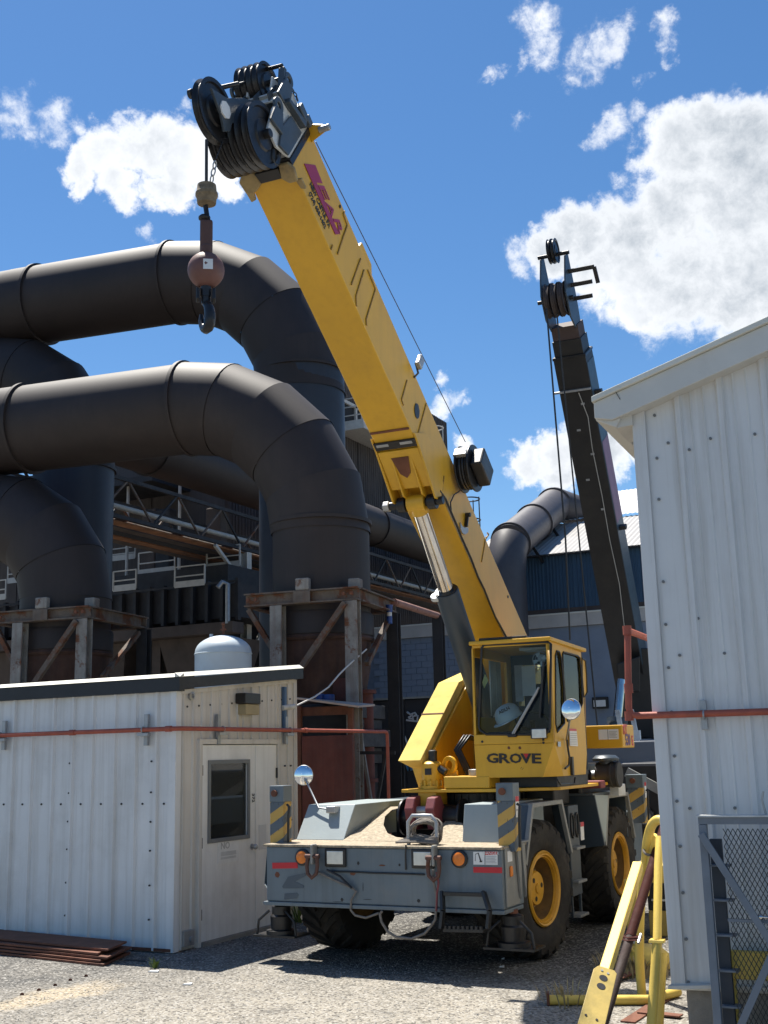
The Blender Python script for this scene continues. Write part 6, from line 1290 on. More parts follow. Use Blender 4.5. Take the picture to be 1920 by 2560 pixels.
# roof duct
def onroof(x, y, up): return pl(x, y, V((0,-sl_,1)), V((0, YBL, zbl1+.05+up)))
p0, p1, p2 = onroof(1388, 1262, .75), onroof(1275, 1358, .75), None
rd = thing('roof_duct', 'dark grey duct climbing the far metal roof and bending down its wall', 'duct', p1-V((0,0,.75)))
d_ = (p1-p0).normalized(); pe = p1+V((d_.x, d_.y, 0))*.4; rdr = .62
MB().tube([p0, p1], rdr, 32).build('duct_course', mat('grey_roof_duct', (.065,.06,.065), .5, var=.12, bump=.03), rd, smooth=50); grd = MATS['grey_roof_duct']
for f_ in (0.02, .5, .98): MB().lathe([(rdr,-.05),(rdr+.06,-.05),(rdr+.06,.05),(rdr,.05)], p0.lerp(p1, f_), d_, 36, closed=True).build('flange', grd, rd, smooth=30)
MB().tube([p1, p1+d_*.35+V((0,0,-.25)), p1+d_*.55+V((0,0,-.9)), p1+d_*.55+V((0,0,-4.5))], rdr, 32).build('duct_drop', grd, rd, smooth=50)
p3 = onroof(1475, 1285, .1); MB().tube([p0-d_*.05, p0.lerp(p3, .6), p3], [rdr, rdr*.9, rdr*.7], 28).build('duct_return', grd, rd, smooth=50)
for f_ in (.35, .8): q = p0.lerp(p1, f_); MB().beam(q-V((-.4,0,.4)), q-V((-.75,0,1.0)), .1, .1).build('duct_bracket', blk, rd)
# safety cage ladder tops on the far roof behind the boom
for (x, y, d0, h, lb) in ((1083, 1068, 44, 3.2, 'pale safety-cage ladder top against the sky behind the boom'), (1172, 1245, 41, 2.2, 'dark safety-cage ladder beside the boom, below the hose reel')):
    c = pd(x, y, d0); t = thing('cage_ladder', lb, 'ladder', c-V((0,0,h)))
    for k in range(3): MB().ring(c-V((0,0,.05+k*.75)), (0,0,1), .38, .025, 20, 6).build('cage_hoop', whiterail if x < 1100 else blk, t, smooth=50)
    for k in range(5): a = k*math.pi/4; MB().cyl(c+V((.38*math.cos(a), .38*math.sin(a), -h)), c+V((.38*math.cos(a), .38*math.sin(a), 0)), .02, n=6).build('cage_bar', whiterail if x < 1100 else blk, t)
# ================================================================== second, dark crane in the background
D0 = pd(1562, 1640, 31.0); _r = ray(1420, 880)
_d1 = (D0.x+.04*D0.y)/(_r.x+.04*_r.y) if False else None
# the boom points the same way as the yellow crane's: slide the tip along its ray until it lies in that vertical plane
_pn = V((math.cos(.05), math.sin(.05), 0)); D1 = pl(1421, 885, _pn, D0)
KB = (D1-D0).normalized(); KS = KB.cross(V((0,0,1))).normalized()
if KS.x < 0: KS = -KS
# turn the side vector so that a sliver of the right flank shows
KN = KS.cross(KB); KN = KN if KN.z > 0 else -KN
LK = (D1-D0).length
dk = thing('dark_crane', 'black crane with tall narrow boom and hanging ropes behind the yellow crane', 'crane', V((D0.x, D0.y+.6, 0)))
KX = 1.35
def kp(t, s, n): return D0+KB*(t if t < LK else LK+(t-LK)*KX)+KS*s*KX+KN*n*KX
def kbox(t0, t1_, s0, s1, n0, n1): return MB().hexa([kp(t0,s0,n0), kp(t0,s1,n0), kp(t0,s1,n1), kp(t0,s0,n1), kp(t1_,s0,n0), kp(t1_,s1,n0), kp(t1_,s1,n1), kp(t1_,s0,n1)])
blkb = mat('black_boom_paint', (.014,.013,.013), .5, var=.25, scale=3, dirt=(.04,.032,.025), damt=.5, rust=.22, rscale=4, bump=.08)
bluefl = mat('skylit_boom_flank', (.045,.075,.10), .45, var=.12, scale=3)  # blue tint stands for sky light falling on the black flank
pinkfl = mat('faded_pink_sign', (.30,.17,.24), .6, var=.12, scale=5)
kw = .30
kbox(-2.5, LK-.05, -kw, kw, 0, .66).build('boom', blkb, dk, bevel=.01)
kbox(-.3, LK-.3, kw+.001, kw+.008, .02, .64).build('skylit_flank_sheet', bluefl, dk)  # thin added sheet carrying the sky-light tint along the boom side
tA = LK*.52; kbox(tA-.6, tA+1.6, kw+.009, kw+.014, .06, .60).build('boom_sign', pinkfl, dk)
kbox(LK-.05, LK+.25, -kw+.03, kw-.03, .03, .60).build('boom_section', blkb, dk, bevel=.01); kbox(LK+.25, LK+.5, -kw+.05, kw-.05, .05, .56).build('boom_section', mat('rusty_boom_tip', (.07,.045,.04), .7, rust=.35), dk, bevel=.01)
kbox(LK-.12, LK-.06, -kw-.012, kw+.012, -.012, .672).build('section_collar', blkm, dk)
for t_ in (LK*.42, LK*.86): kbox(t_, t_+.1, kw, kw+.14, .15, .28).build('boom_lug', blkb, dk)
kbox(LK-.95, LK-.9, -kw-.1, kw+.0, -.06, -.002).build('boom_lug', galv, dk)
# light wiring looped along the underside
q = [kp(LK-1.0, .06, -.015), kp(LK*.8, .15, -.02), kp(LK*.7, .12, -.015), kp(LK*.55, .14, -.02), kp(LK*.4, .13, -.015), kp(LK*.25, .16, -.02), kp(LK*.1, .1, -.015)]
MB().tube(q, .012, 6).build('wire', whiterail, dk, smooth=60)
for f_ in (.84, .76, .68, .60, .5): kbox(LK*f_, LK*f_+.05, -.02+.1*math.sin(f_*40), .05+.1*math.sin(f_*40), -.012, -.001).build('wire_clip', galv, dk)
# head: two cheeks, sheaves, top sheave and pins
hp = [(LK+.45,.02),(LK+.7,-.22),(LK+1.15,-.26),(LK+1.4,-.1),(LK+1.75,.2),(LK+1.75,.42),(LK+.9,.48),(LK+.45,.44)]
for s in (-.25, .2): MB().prism([kp(t_, s, n_) for t_, n_ in hp], KS*.04).build('head_cheek', slate, dk, bevel=.006)
for k in range(3): sheave('head_sheave', kp(LK+1.02, -.13+.13*k, -.08), KS, .43, .13, mat('rusty_sheave', (.05,.035,.03), .6, rust=.35), dk)
for k in range(2): sheave('top_sheave', kp(LK+1.85, -.04+.08*k, .28), KS, .31, .08, blkm, dk)
MB().cyl(kp(LK+1.78, -.3, .3), kp(LK+1.78, .28, .3), .05, n=10).build('head_pin', blk, dk, smooth=40); MB().cyl(kp(LK+1.02, -.36, -.08), kp(LK+1.02, .3, -.08), .05, n=10).build('head_pin', blk, dk, smooth=40)
for t_, l_ in ((LK+1.45, .5), (LK+1.2, .42), (LK+.95, .38)): MB().beam(kp(t_, .2, .2), kp(t_, .2+l_, .2), .07, .1, KB).build('head_bracket', blk, dk)
MB().beam(kp(LK+1.45, .7, .2), kp(LK+1.15, .72, .2), .06, .09, KS).build('head_bracket', blk, dk)
# ropes
a = kp(LK+.95, -.14, -.40); MB().tube([a, V((a.x+.15, a.y, a.z*.55)), pd(1425, 1600, 27.0)], .022, 6).build('hoist_rope', ropem, dk, smooth=60)
a = kp(LK+.8, .0, -.3); b = pd(1500, 1880, 28.2); MB().tube([a, a.lerp(b, .5), b], .02, 6).build('hoist_rope', ropem, dk, smooth=60)
b0 = pd(1430, 1290, 26.5)
# lift cylinder
e0, e1_ = pd(1553, 1700, 30.5), pd(1538, 1860, 29.8); am_ = (e1_-e0).normalized()
MB().cyl(e0, e0.lerp(e1_, .65), .12, n=20).build('lift_rod', chrome, dk, smooth=40); MB().lathe([(.14,0),(.27,0),(.27,.12),(.2,.14),(.2,2.4)], e0.lerp(e1_, .62), am_, 24).build('lift_barrel', dgrey, dk, smooth=35)
MB().hexa([pd(1540+x, 1690+y, 30.6+d) for d in (0, .4) for x, y in ((0,-30),(60,-50),(60,40),(10,30))]).build('lift_bracket', blkb, dk, bevel=.03)
MB().hexa([pd(1572+x, 1700+y, 31+d) for d in (0, .8) for x, y in ((-8,-80),(60,-80),(80,150),(0,140))]).build('boom_foot', blkb, dk, bevel=.03)
# carrier deck
zd = pz(1580, 1850, 0); dd0 = 27.5
p = pd(1470, 1856, dd0); p2 = pd(1680, 1850, dd0); zt = p.z; zl = pd(1560, 1962, dd0).z
kg = mat('dark_crane_grey_deck', (.17,.18,.20), .5, var=.08, scale=1)
MB().box(p.x-.8, p2.x+1, p.y, p.y+5, zl+.2, zt).build('carrier_deck', kg, dk, bevel=.03)
MB().tube([(p.x-.8, p.y+.12, zl+.25), (p2.x+1, p.y+.12, zl+.25)], .3, 20).build('fuel_tank', kg, dk, smooth=50)
MB().box(p.x-.8, p2.x+1, p.y+.4, p.y+4.5, .5, zl+.1).build('carrier_frame', blk, dk)
for x in (1555, 1590): q = pd(x, 1800, 27.9); MB().beam(V((q.x, q.y, zt)), V((q.x-.1, q.y, zt+.75)), .1, .1).build('deck_stanchion', lightgrey, dk)
q = pd(1585, 1838, 27.2); MB().cb(q, (.3,0,0), (0,.1,0), (0,0,.22)).build('white_plate', whitev, dk)
for yy in (p.y+1, p.y+4): MB().lathe([(.3,-.25),(.75,-.25),(.8,-.15),(.8,.15),(.75,.25),(.3,.25)], (p.x+.1, yy, .8), (1,0,0), 32, closed=True).build('tyre', rub, dk, smooth=35); MB().lathe([(.3,-.25),(.75,-.25),(.8,-.15),(.8,.15),(.75,.25),(.3,.25)], (p2.x+.4, yy, .8), (1,0,0), 32, closed=True).build('tyre', rub, dk, smooth=35)
# dark truck nose just right of the yellow crane's rear jack
tn = pd(1605, 2035, 17.5)
trk = thing('dark_truck', 'black truck front with round lamp and pale bumper bar at the building corner', 'truck', V((tn.x, tn.y+.8, 0)))
MB().box(tn.x-.35, tn.x+1.6, tn.y+.15, tn.y+2.5, .55, tn.z+.75).build('body', blk, trk, bevel=.05)
MB().lathe([(.16,0),(.16,.06),(.12,.08),(.11,.05)], (tn.x, tn.y+.15, tn.z-.05), (0,-1,0), 24).build('lamp_ring', blkm, trk, smooth=40); MB().lathe([(.11,.05),(.08,.075),(.001,.085)], (tn.x, tn.y+.15, tn.z-.05), (0,-1,0), 24).build('lamp_glass', lens, trk, smooth=40)
MB().beam((tn.x-.2, tn.y+.02, tn.z+.62), (tn.x+.9, tn.y+.02, tn.z+.02), .06, .14).build('pale_bar', trim, trk)
MB().box(tn.x-.3, tn.x-.05, tn.y-.05, tn.y+.14, .5, tn.z-.3).build('side_guard', millbrown, trk)
for s in (0.1, 1.3): MB().lathe([(.2,-.12),(.48,-.12),(.5,0),(.48,.12),(.2,.12)], (tn.x+s, tn.y+.9, .5), (1,0,0), 28, closed=True).build('tyre', rub, trk, smooth=35)
# ladder-like truck steps behind the front-left wheel are hidden; far overhead line
# ================================================================== grey metal building on the right
Y2 = YAW+math.radians(24); V2 = V((math.sin(Y2), math.cos(Y2), 0)); U2 = V((math.cos(Y2), -math.sin(Y2), 0))
RC = pd(1690, 2460, 8.5); RZ = V((RC.x, RC.y, 0)); zbase = RC.z
def ru(u, v, z): return RZ+U2*u+V2*v+V((0, 0, z))
def rpx(x, y, v=0): q = pl(x, y, V2, RZ+V2*v)-RZ; return q.dot(U2), q.z
gb2 = thing('grey_metal_building', 'tall pale grey ribbed metal building with cream roof edge at the right edge', 'building', RZ)
ztop0 = rpx(1588, 1030)[1]; _a, _b = rpx(1588, 1020), rpx(1920, 872); rise = (_b[1]-_a[1])/(_b[0]-_a[0])
WID = 3.6; DEP = 9.0
topz = lambda u: ztop0+.02+rise*u
# wall sheets: ribs at the places the photograph shows
MB().prism([ru(.02,.03,zbase), ru(WID,.03,zbase), ru(WID,.03,topz(WID)), ru(.02,.03,topz(.02))], V2*.1).build('front_wall_core', bldw, gb2)
MB().prism([ru(.03,.14,zbase), ru(.03,DEP,zbase), ru(.03,DEP,ztop0), ru(.03,.14,ztop0)], U2*.1).build('side_wall_core', bldw, gb2)
def sheet(u0, u1, ribs):
    prof = [(u0, 0)]
    for r_ in ribs:
        prof += [(r_-.035, 0), (r_-.018, .03), (r_+.018, .03), (r_+.035, 0)]
        for k in (.10, .2): 
            if r_+k+.03 < u1: prof += [(r_+k-.012, 0), (r_+k, .007), (r_+k+.012, 0)]
    prof.append((u1, 0)); prof = [prof[0]]+[p for i, p in enumerate(prof[1:]) if p[0] > prof[i][0]-1e-6 or True]
    prof.sort(key=lambda p: p[0]); vs = []
    for a, h in prof: vs += [ru(a, -h, zbase), ru(a, -h, topz(a))]
    return MB().add(vs, [(2*i, 2*i+2, 2*i+3, 2*i+1) for i in range(len(prof)-1)]).build('wall_sheet', bldw, gb2, recalc=False)
ub = lambda x, y: rpx(x, y)[0]
r0 = ub(1740, 1600); pit = ub(1853, 1600)-r0
sheet(.075, r0-pit*.02, [.13]) if False else None
MB().prism([ru(-.03,-.028,zbase), ru(.075,-.028,zbase), ru(.075,-.014,zbase), ru(-.016,-.014,zbase), ru(-.016,.12,zbase), ru(-.03,.12,zbase)], V((0,0,ztop0-zbase+.0))).build('corner_trim', bldw, gb2, bevel=.004)
edges = [.06, r0+.02-pit/2+.17]
us = [.05]+[r0-.06+pit*k for k in range(0, 9)]
for a, b in zip(us, us[1:]): sheet(a, b, [a+.06] if a > .06 else [])
sw = MB()
vs = []
for k in range(60):
    v_ = .12+k*.148; 
    for dv, h in ((0,0),(.012,.02),(.05,.02),(.062,0)): vs += [ru(-h+.02, v_+dv, zbase), ru(-h+.02, v_+dv, ztop0+.05)]
for s0 in range(0, 60, 10):
    c_ = vs[s0*8:(s0+10)*8+2]; MB().add(c_, [(2*i, 2*i+2, 2*i+3, 2*i+1) for i in range(len(c_)//2-1)]).build('side_wall_sheet', bldw, gb2, recalc=False)
# base and screws
MB().prism([ru(.06,.04,0), ru(WID,.04,0), ru(WID,.04,zbase-.03), ru(.06,.04,zbase-.03)], V2*.3).build('foundation', conc, gb2, bevel=.02)
MB().prism([ru(.06,.4,0), ru(.06,DEP,0), ru(.06,DEP,zbase-.03), ru(.06,.4,zbase-.03)], U2*.3).build('foundation', conc, gb2, bevel=.02)
MB().prism([ru(-.05,-.05,zbase-.03), ru(.3,-.06,zbase-.005), ru(WID,-.05,zbase-.01), ru(WID,.03,zbase), ru(0,.03,zbase)], V((0,0,.022))).build('base_flashing', bldtrim, gb2)
sp = MB()
for x, y in ((1636,1038),(1642,1145),(1647,1248),(1658,1454),(1664,1561),(1671,1669),(1679,1780),(1686,1890),(1692,2003),(1700,2116),(1707,2232),(1715,2348),(1721,2456),(1670,1107),(1723,1124),(1776,1096),(1887,1085),(1745,1546),(1811,1633),(1699,1638),(1776,1991),(1837,2020),(1724,2021)):
    u_, z_ = rpx(x, y, -.01); sp.cyl(ru(u_, 0, z_), ru(u_, -.014, z_), .012, n=8)
o = sp.build('wall_screws', framegr, gb2); o['kind'] = 'stuff'
# roof: rake trim, gutter end and roof sheet
def rk(u, v, dz): return ru(u, v, topz(u)+dz)
ov = .16
MB().prism([rk(-.28,-ov,.10), rk(-.28,-ov,.30), rk(-.10,-ov,.02+.22), rk(-.10,-ov,-.0)], V2*.04).build('rake_end_cap', bldtrim, gb2) if False else None
MB().prism([rk(-.30,-ov,.02), rk(-.16,-ov,-.055), rk(WID,-ov,-.055), rk(WID,-ov,.15), rk(-.30,-ov,.15)], V2*.03).build('rake_trim', bldtrim, gb2, bevel=.006)
MB().prism([rk(-.31,-ov-.03,.152), rk(WID,-ov-.03,.152), rk(WID,-ov-.03,.20), rk(-.31,-ov-.03,.20)], V2*.06).build('rake_cap', capm, gb2, bevel=.006)
MB().prism([rk(-.16,-ov+.035,-.05), rk(WID,-ov+.035,-.05), rk(WID,0,-.05), rk(-.16,0,-.05)], V((0,0,.015))).build('rake_soffit', bldtrim, gb2)
MB().prism([rk(-.30,-ov+.032,.16), rk(WID,-ov+.032,.16), rk(WID,DEP,.16), rk(-.30,DEP,.16)], V((0,0,.03))).build('roof_sheet', bldtrim, gb2)
MB().prism([rk(-.30,-ov+.032,.01), rk(-.30,-ov+.032,.155), rk(-.14,-ov+.032,.155), rk(-.10,-ov+.032,-.06), rk(-.14,-ov+.032,-.12)], V2*(DEP)).build('eave_gutter', bldtrim, gb2, bevel=.01)
MB().prism([ru(-.15,-.10,ztop0-.14), ru(-.02,-.06,ztop0-.12), ru(-.02,.4,ztop0-.12), ru(-.15,.4,ztop0-.14)], V((0,0,.12))).build('eave_return', bldtrim, gb2)
cr = rpx(1540, 985, -ov-.002); MB().beam(ru(cr[0]-.02, -ov-.004, cr[1]+.06), ru(cr[0]+.03, -ov-.004, cr[1]-.05), .004, .006, V2).build('trim_seam', ink, gb2)
# red pipe on this building
rp2 = thing('red_wall_pipe', 'red pipe with a stepped elbow loop on the grey building wall', 'pipe', ru(0, -.08, rpx(1690, 1789, -.08)[1]))
def rq(x, y, v=-.08): u_, z_ = rpx(x, y, v); return ru(u_, v, z_)
a0, a1, a2 = rq(1573, 1790), rq(1568, 1576), rq(1610, 1596, .4)
pth = [ru(WID, -.08, rpx(1915, 1783, -.08)[1]), a0+U2*.06, a0+U2*.02+V((0,0,.01)), a0+V((0,0,.06)), a1+V((0,0,-.05)), a1+V((0,0,-.01))+V2*.01, a1+V2*.06, a1+V2*1.2+V((0,0,-.0))]
MB().tube(pth, .026, 14).build('pipe_run', redpipe, rp2, smooth=50)
for c_, d_ in ((a0, V((0,0,1))), (a1, V((0,0,1))), (a0.lerp(a1, .32), V((0,0,1)))): MB().cyl(c_-d_*.035, c_+d_*.035, .034, n=16).build('pipe_fitting', redpipe, rp2, smooth=40)
b_ = rq(1760, 1787, -.03); bk = MB().cb(b_, U2*.045, V2*.04, V((0,0,.22))).build('strut_bracket', galv, rp2, bevel=.003); MB().ring(rq(1760, 1787), U2, .03, .007, 14, 6).build('pipe_clamp', galv, rp2, smooth=50)
cpv = ru(.02, .5, rpx(1598, 1613, .5)[1]); tag(MB().cb(cpv-U2*.06, U2*.16, V2*.1, V((0,0,.06))).build('channel_stub', galv, bevel=.004), 'short grey channel stub on the building corner below the red pipe', 'bracket')

# ================================================================== blue-grey mesh gate and stair stringer in front
GV = -.35
gate = thing('mesh_gate', 'blue-grey steel gate frame with diamond mesh at the lower right corner', 'gate', ru(.5, GV, 0))
def gp_(x, y, v=GV): u_, z_ = rpx(x, y, v); return ru(u_, v, z_)
def gbar(nm, p0, p1, w_, d_=.05, m=navygate, v=GV): return MB().beam(gp_(*p0, v), gp_(*p1, v), d_, w_, V2).build(nm, m, gate, bevel=.004) if False else MB().beam(gp_(*p0, v), gp_(*p1, v), w_, d_, V2).build(nm, m, gate, bevel=.004)
tl_, bl_ = rpx(1746, 2042, GV), rpx(1793, 2560, GV)
uL_ = tl_[0]; zT = tl_[1]; uR = uL_+1.05
MB().ob(ru(uL_, GV-.03, zT-.05), U2*(uR-uL_), V2*.06, V((0,0,.05))).build('top_rail', navygate, gate, bevel=.004); MB().ob(ru(uL_-.01, GV-.05, zT), U2*(uR-uL_+.02), V2*.1, V((0,0,.012))).build('top_cap', lightgrey, gate)
MB().ob(ru(uL_, GV-.03, 0), U2*.055, V2*.06, V((0,0,zT-.052))).build('left_post', navygate, gate, bevel=.004)
MB().ob(ru(uR-.055, GV-.03, 0), U2*.055, V2*.06, V((0,0,zT-.052))).build('right_post', navygate, gate, bevel=.004)
def dg(x0, y0, x1, y1): return MB().beam(gp_(x0, y0, GV-.05), gp_(x1, y1, GV-.05), .05, .02, V2).build('diagonal_brace', navygate, gate, bevel=.003)
dg(1752, 2085, 1935, 2368); dg(1935, 2375, 1845, 2580)
MB().beam(gp_(1820,2300,GV+.02), gp_(1930,2305,GV+.02), .02, .025, V2).build('mid_rail', navygate, gate)
q = gp_(1903, 2293, GV-.05); MB().sphere(q, .018, 12, 8).cyl(q, q+U2*.05, .008).build('latch_knob', chrome, gate, smooth=40)
MB().tube([gp_(1908,1978,GV), gp_(1905,2000,GV), gp_(1915,2036,GV)], .008, 8).build('top_hook', galv, gate, smooth=50)
# expanded-metal diamonds: zigzag strands
meshm = mat('black_expanded_mesh', (.012,.013,.015), .5, bump=0)
mm = MB(); um0, um1, zm0, zm1 = uL_+.16, uR-.06, .05, zT-.06; cwid, chei = .034, .062
rows = int((zm1-zm0)/(chei/2)); cols = int((um1-um0)/cwid)
for r_ in range(rows):
    z0 = zm0+r_*chei/2; z1 = z0+chei/2
    for c_ in range(cols+1):
        uc = um0+c_*cwid
        for s_ in (-1, 1):
            ua, ub_ = (uc, uc+s_*cwid/2) if r_ % 2 == 0 else (uc+s_*cwid/2, uc)
            if not (um0 <= min(ua, ub_) and max(ua, ub_) <= um1): continue
            mm.beam(ru(ua, GV+.02, z0), ru(ub_, GV+.02, z1), .0045, .008, V2)
o = mm.build('expanded_mesh', meshm, gate, recalc=False); o['kind'] = 'stuff'
stn = thing('steel_stair_post', 'dark navy steel upright with short treads behind the mesh gate', 'stair', ru(uL_+.1, GV+.14, 0))
MB().ob(ru(uL_+.045, GV+.10, 0), U2*.085, V2*.05, V((0,0,zT-.16))).build('stringer', navydark, stn, bevel=.004)
for k in range(6): MB().ob(ru(uL_+.05, GV+.04, .10+k*.235), U2*.135, V2*.11, V((0,0,.014))).build('tread', navygate, stn, bevel=.002)
# yellow barrier behind the mesh
yb_ = thing('yellow_barrier', 'yellow steel guard behind the mesh gate', 'guard', ru(.75, GV+.2, 0)); a, b = rpx(1800, 2375, GV+.2), rpx(1960, 2455, GV+.2)
MB().ob(ru(a[0]+.0, GV+.2, b[1]), U2*.9, V2*.05, V((0,0,a[1]-b[1]))).build('guard_rail', yelold, yb_, bevel=.01); MB().ob(ru(a[0]+.02, GV+.21, 0), U2*.07, V2*.05, V((0,0,b[1]-.002))).build('post', yelold, yb_, bevel=.01); MB().ob(ru(a[0]+.7, GV+.21, 0), U2*.07, V2*.05, V((0,0,b[1]-.002))).build('post', yelold, yb_, bevel=.01)

# ================================================================== loose yellow and rusty pipes by the building corner
w5 = lambda x, y: (1300+x*.3737, 1900+y*.3737)
def pdq(x, y, d): return pd(*w5(x, y), d)
# square yellow tube with drilled end plate, leaning back
pole = thing('yellow_square_tube', 'bright yellow square tube leaning back with a drilled plate at its foot', 'steel tube', V(pz(1460, 2640)))
foot = pz(1462, 2640); tp = pdq(790, 705, 9.4); lo_ = pdq(575, 1400, 8.25)
dirp = (tp-lo_).normalized(); foot = lo_-dirp*(lo_.z/dirp.z); pole.location = V((foot.x, foot.y, 0))
MB().beam(foot+dirp*.1, tp, .078, .078, V2).build('tube', yelold, pole, bevel=.008)
MB().cb(tp, dirp*.02, U2*.07, V2*.05).build('end_cap', yelold, pole, bevel=.01)
pn = (CAM-lo_); pn = (pn-dirp*pn.dot(dirp)).normalized(); pw = dirp.cross(pn)
if pw.dot(U2) < 0: pw = -pw
pc = lo_+pn*.056
def ppl(x, y): return pl(*w5(x, y), pn, pc)
bq = [ppl(x, y) for x, y in ((520,1385),(560,1395),(630,1418),(645,1440),(570,1766),(545,1850),(360,1850),(385,1766),(490,1405))]
bq = [V((p.x, p.y, max(p.z, .004))) for p in bq]
MB().prism(bq, pn*.014).build('drilled_plate', yelpale, pole, bevel=.003)
for x, y, r_ in ((555,1470,.030),(540,1525,.031)): c_ = ppl(x, y)+pn*.0145; MB().lathe([(.001,0),(r_,0),(r_*.97,.002)], c_, pn, 20).build('plate_hole', ink, pole)
for x, y in ((545,1420),(585,1440),(437,1718),(510,1750)): c_ = ppl(x, y)+pn*.0145; MB().cyl(c_, c_+pn*.004, .009, n=10).build('plate_bolt', galv if y < 1500 else ink, pole)
# rusty round pipe with a flange joint
rpipe = thing('rusty_flanged_pipe', 'dark rust-red pipe with a bolted flange leaning beside the yellow tube', 'pipe', V(pz(1520, 2600)))
r_top, r_mid = pdq(905, 640, 9.9), pdq(735, 1190, 9.05); dr = (r_top-r_mid).normalized(); r_bot = r_mid-dr*(r_mid.z/dr.z); rpipe.location = V((r_bot.x, r_bot.y, 0))
rr_ = mat('rust_red_pipe', (.045,.011,.009), .75, var=.25, scale=5, dirt=(.025,.01,.009), damt=.6, bump=.25, spec=.15)
MB().tube([r_bot+dr*.03, r_mid], .036, 18).build('lower_pipe', mat('dark_pipe_rust', (.03,.016,.014), .8, var=.3, bump=.3), rpipe, smooth=50); MB().tube([r_mid, r_top+dr*.4], .039, 18).build('upper_pipe', rr_, rpipe, smooth=50)
for s in (-.022, .008): MB().prism([r_mid+dr*s+x_*1.0 for x_ in (U2*.10-V2*.02, U2*.0+V2*.08, -U2*.10+V2*.02, -U2*.0-V2*.08)], dr*.018).build('flange', rr_, rpipe, bevel=.004)
for sx in (-1, 1): c_ = r_mid+U2*(.08*sx)-V2*(.02*sx); MB().cyl(c_-dr*.05, c_+dr*.05, .012, n=6).build('flange_bolt', galv, rpipe)
# upright yellow pipes at the corner
def ypipe(label, b0, b1, r_, extra=None, m=yelold):
    t = thing('yellow_pipe', label, 'pipe', V((b0.x, b0.y, 0))); MB().tube([b0, b1], r_, 18).build('pipe_run', m, t, smooth=50)
    return t
b1_ = pdq(918, 1210, 8.62); b2_ = pdq(880, 1766, 8.35); dd_ = (b1_-b2_).normalized(); bb0 = b2_-dd_*(b2_.z/dd_.z)
t1_ = ypipe('upright yellow pipe with a flange, tight against the grey building corner', bb0+dd_*.01, b1_, .036)
MB().tube([b1_, pdq(925, 700, 9.0), pdq(935, 520, 9.15)], .032, 16).build('upper_pipe', yelold, t1_, smooth=50)
MB().cb(b1_, dd_*.025, U2*.11, V2*.08).build('flange', yelold, t1_, bevel=.004)
b1_ = pdq(955, 1290, 8.9); b2_ = pdq(935, 1680, 8.75); dd_ = (b1_-b2_).normalized(); ypipe('short yellow pipe standing just behind the upright one at the corner', b2_-dd_*(b2_.z/dd_.z)+dd_*.01, b1_, .034)
# big yellow bend leaning at the corner
eb = thing('yellow_pipe_bend', 'curved yellow pipe bend with a strap, leaning at the building corner above the others', 'pipe', pz(1620, 2420))
pts = [pdq(800, 1330, 10.2), pdq(805, 1000, 10.2), pdq(840, 700, 10.1), pdq(850, 560, 10.0), pdq(880, 440, 9.9), pdq(930, 400, 9.85), pdq(985, 440, 9.8), pdq(1010, 600, 9.8)]
e_ = pts[0]; eb.location = V((e_.x, e_.y, 0)); pts = [V((e_.x, e_.y, .005))]+pts
def smoothpath(p, n=6):
    out = []
    for i in range(len(p)-1):
        a, b, c, d = p[max(i-1, 0)], p[i], p[i+1], p[min(i+2, len(p)-1)]
        for k in range(n): t = k/n; out.append(b*(1-3*t*t+2*t**3)+c*(3*t*t-2*t**3)+(c-a)*.5*(t-2*t*t+t**3)+(d-b)*.5*(t**3-t*t))
    return out+[p[-1]]
MB().tube(smoothpath(pts), .04, 18).build('bend', yelold, eb, smooth=60)
MB().tube([pdq(895, 500, 9.95), pdq(880, 620, 10.0), pdq(870, 700, 10.0), pdq(840, 900, 10.1)], .03, 14).build('inner_bar', yelold, eb, smooth=60)
MB().ring(pdq(868, 610, 9.98), (pts[4]-pts[3]), .05, .012, 18, 6).build('strap', strapm, eb, smooth=50)
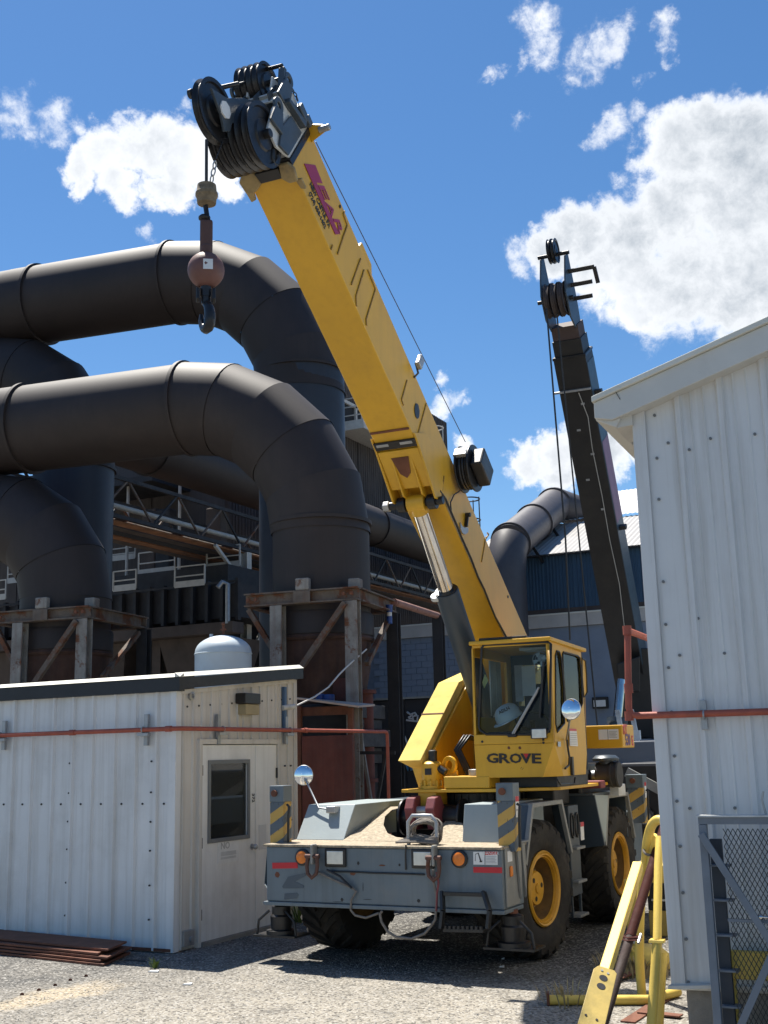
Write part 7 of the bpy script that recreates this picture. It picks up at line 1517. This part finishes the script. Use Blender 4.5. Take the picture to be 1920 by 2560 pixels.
# yellow flat bar behind and fallen round pieces
t = thing('yellow_machine_part', 'rounded yellow cast part lying behind the upright pipes', 'machine part', pz(1625, 2440))
c_ = pz(1625, 2418); MB().lathe([(.02,0),(.17,.0),(.22,.05),(.2,.14),(.1,.2),(.02,.21)], V((c_.x, c_.y, .0)), (0.2,0,1), 24).build('casting', yelold, t, smooth=50); MB().ring(V((c_.x, c_.y, .13)), (.2,0,1), .17, .02, 24, 8).build('casting_rib', yelold, t, smooth=50)
t = thing('yellow_steel_post', 'yellow flat steel post standing behind the rusty pipe', 'post', pz(1588, 2385)); c_ = pz(1588, 2385)
MB().ob(c_-U2*.07, U2*.14, V2*.05, V((0,0,.75))).build('flat_post', yelold, t, bevel=.006); MB().cyl(c_+V((0,0,.12))-V2*.012, c_+V((0,0,.12)), .016, n=10).build('bolt', whitev, t)
t = thing('yellow_pallet_box', 'yellow steel box with dark band behind the leaning pipes', 'steel box', pz(1640, 2330)); c_ = pz(1625, 2340)
MB().ob(c_, U2*1.2, V2*.5, V((0,0,.28))).build('lower_box', yelpale, t, bevel=.01); MB().ob(c_+V((0,0,.282)), U2*1.2, V2*.5, V((0,0,.3))).build('dark_band', blk, t, bevel=.01); MB().ob(c_+V((0,0,.584)), U2*1.2, V2*.5, V((0,0,.2))).build('upper_box', yelold, t, bevel=.01)
MB().cb(c_+V((0,0,.4))+U2*.3-V2*.02, U2*.5, V2*.03, V((0,0,.02))).build('pale_sheet', lightgrey, t)
# pipe lying on the ground
a, b = pz(*w5(190, 1640)), pz(*w5(860, 1640)); b2_ = pz(*w5(1045, 1600))
t = thing('yellow_ground_pipe', 'long yellow pipe lying on the ground with a rusted end flange', 'pipe', a)
up_ = V((0,0,.041)); MB().tube([a+up_, b+up_, b2_+up_+V2*.1], .04, 18).build('pipe_run', yelold, t, smooth=50); d_ = (b-a).normalized()
MB().cb(a+up_+V((0,0,.012)), d_*.025, d_.cross(V((0,0,1)))*.10, V((0,0,.10))).build('end_flange', rustbrown, t, bevel=.005)
# rusty flats on the ground
for i, (x0, y0, x1, y1, w_, lb) in enumerate(((720,1760,1030,1560,.12,'broad rusty flat bar on the ground under the upright pipe'),(800,1700,1080,1730,.10,'rusty flat bar lying crosswise near the concrete footing'),(620,1500,900,1390,.08,'thin rusty bar beside the dry grass'))):
    a, b = pz(*w5(x0, y0)), pz(*w5(x1, y1)); d_ = (b-a).normalized(); s_ = d_.cross(V((0,0,1)))*w_; tag(MB().ob(a-s_/2+V((0,0,.001+.013*i)), b-a, s_, V((0,0,.012))).build('rusty_flat_bar', rustbrown, bevel=.002), lb, 'steel bar')
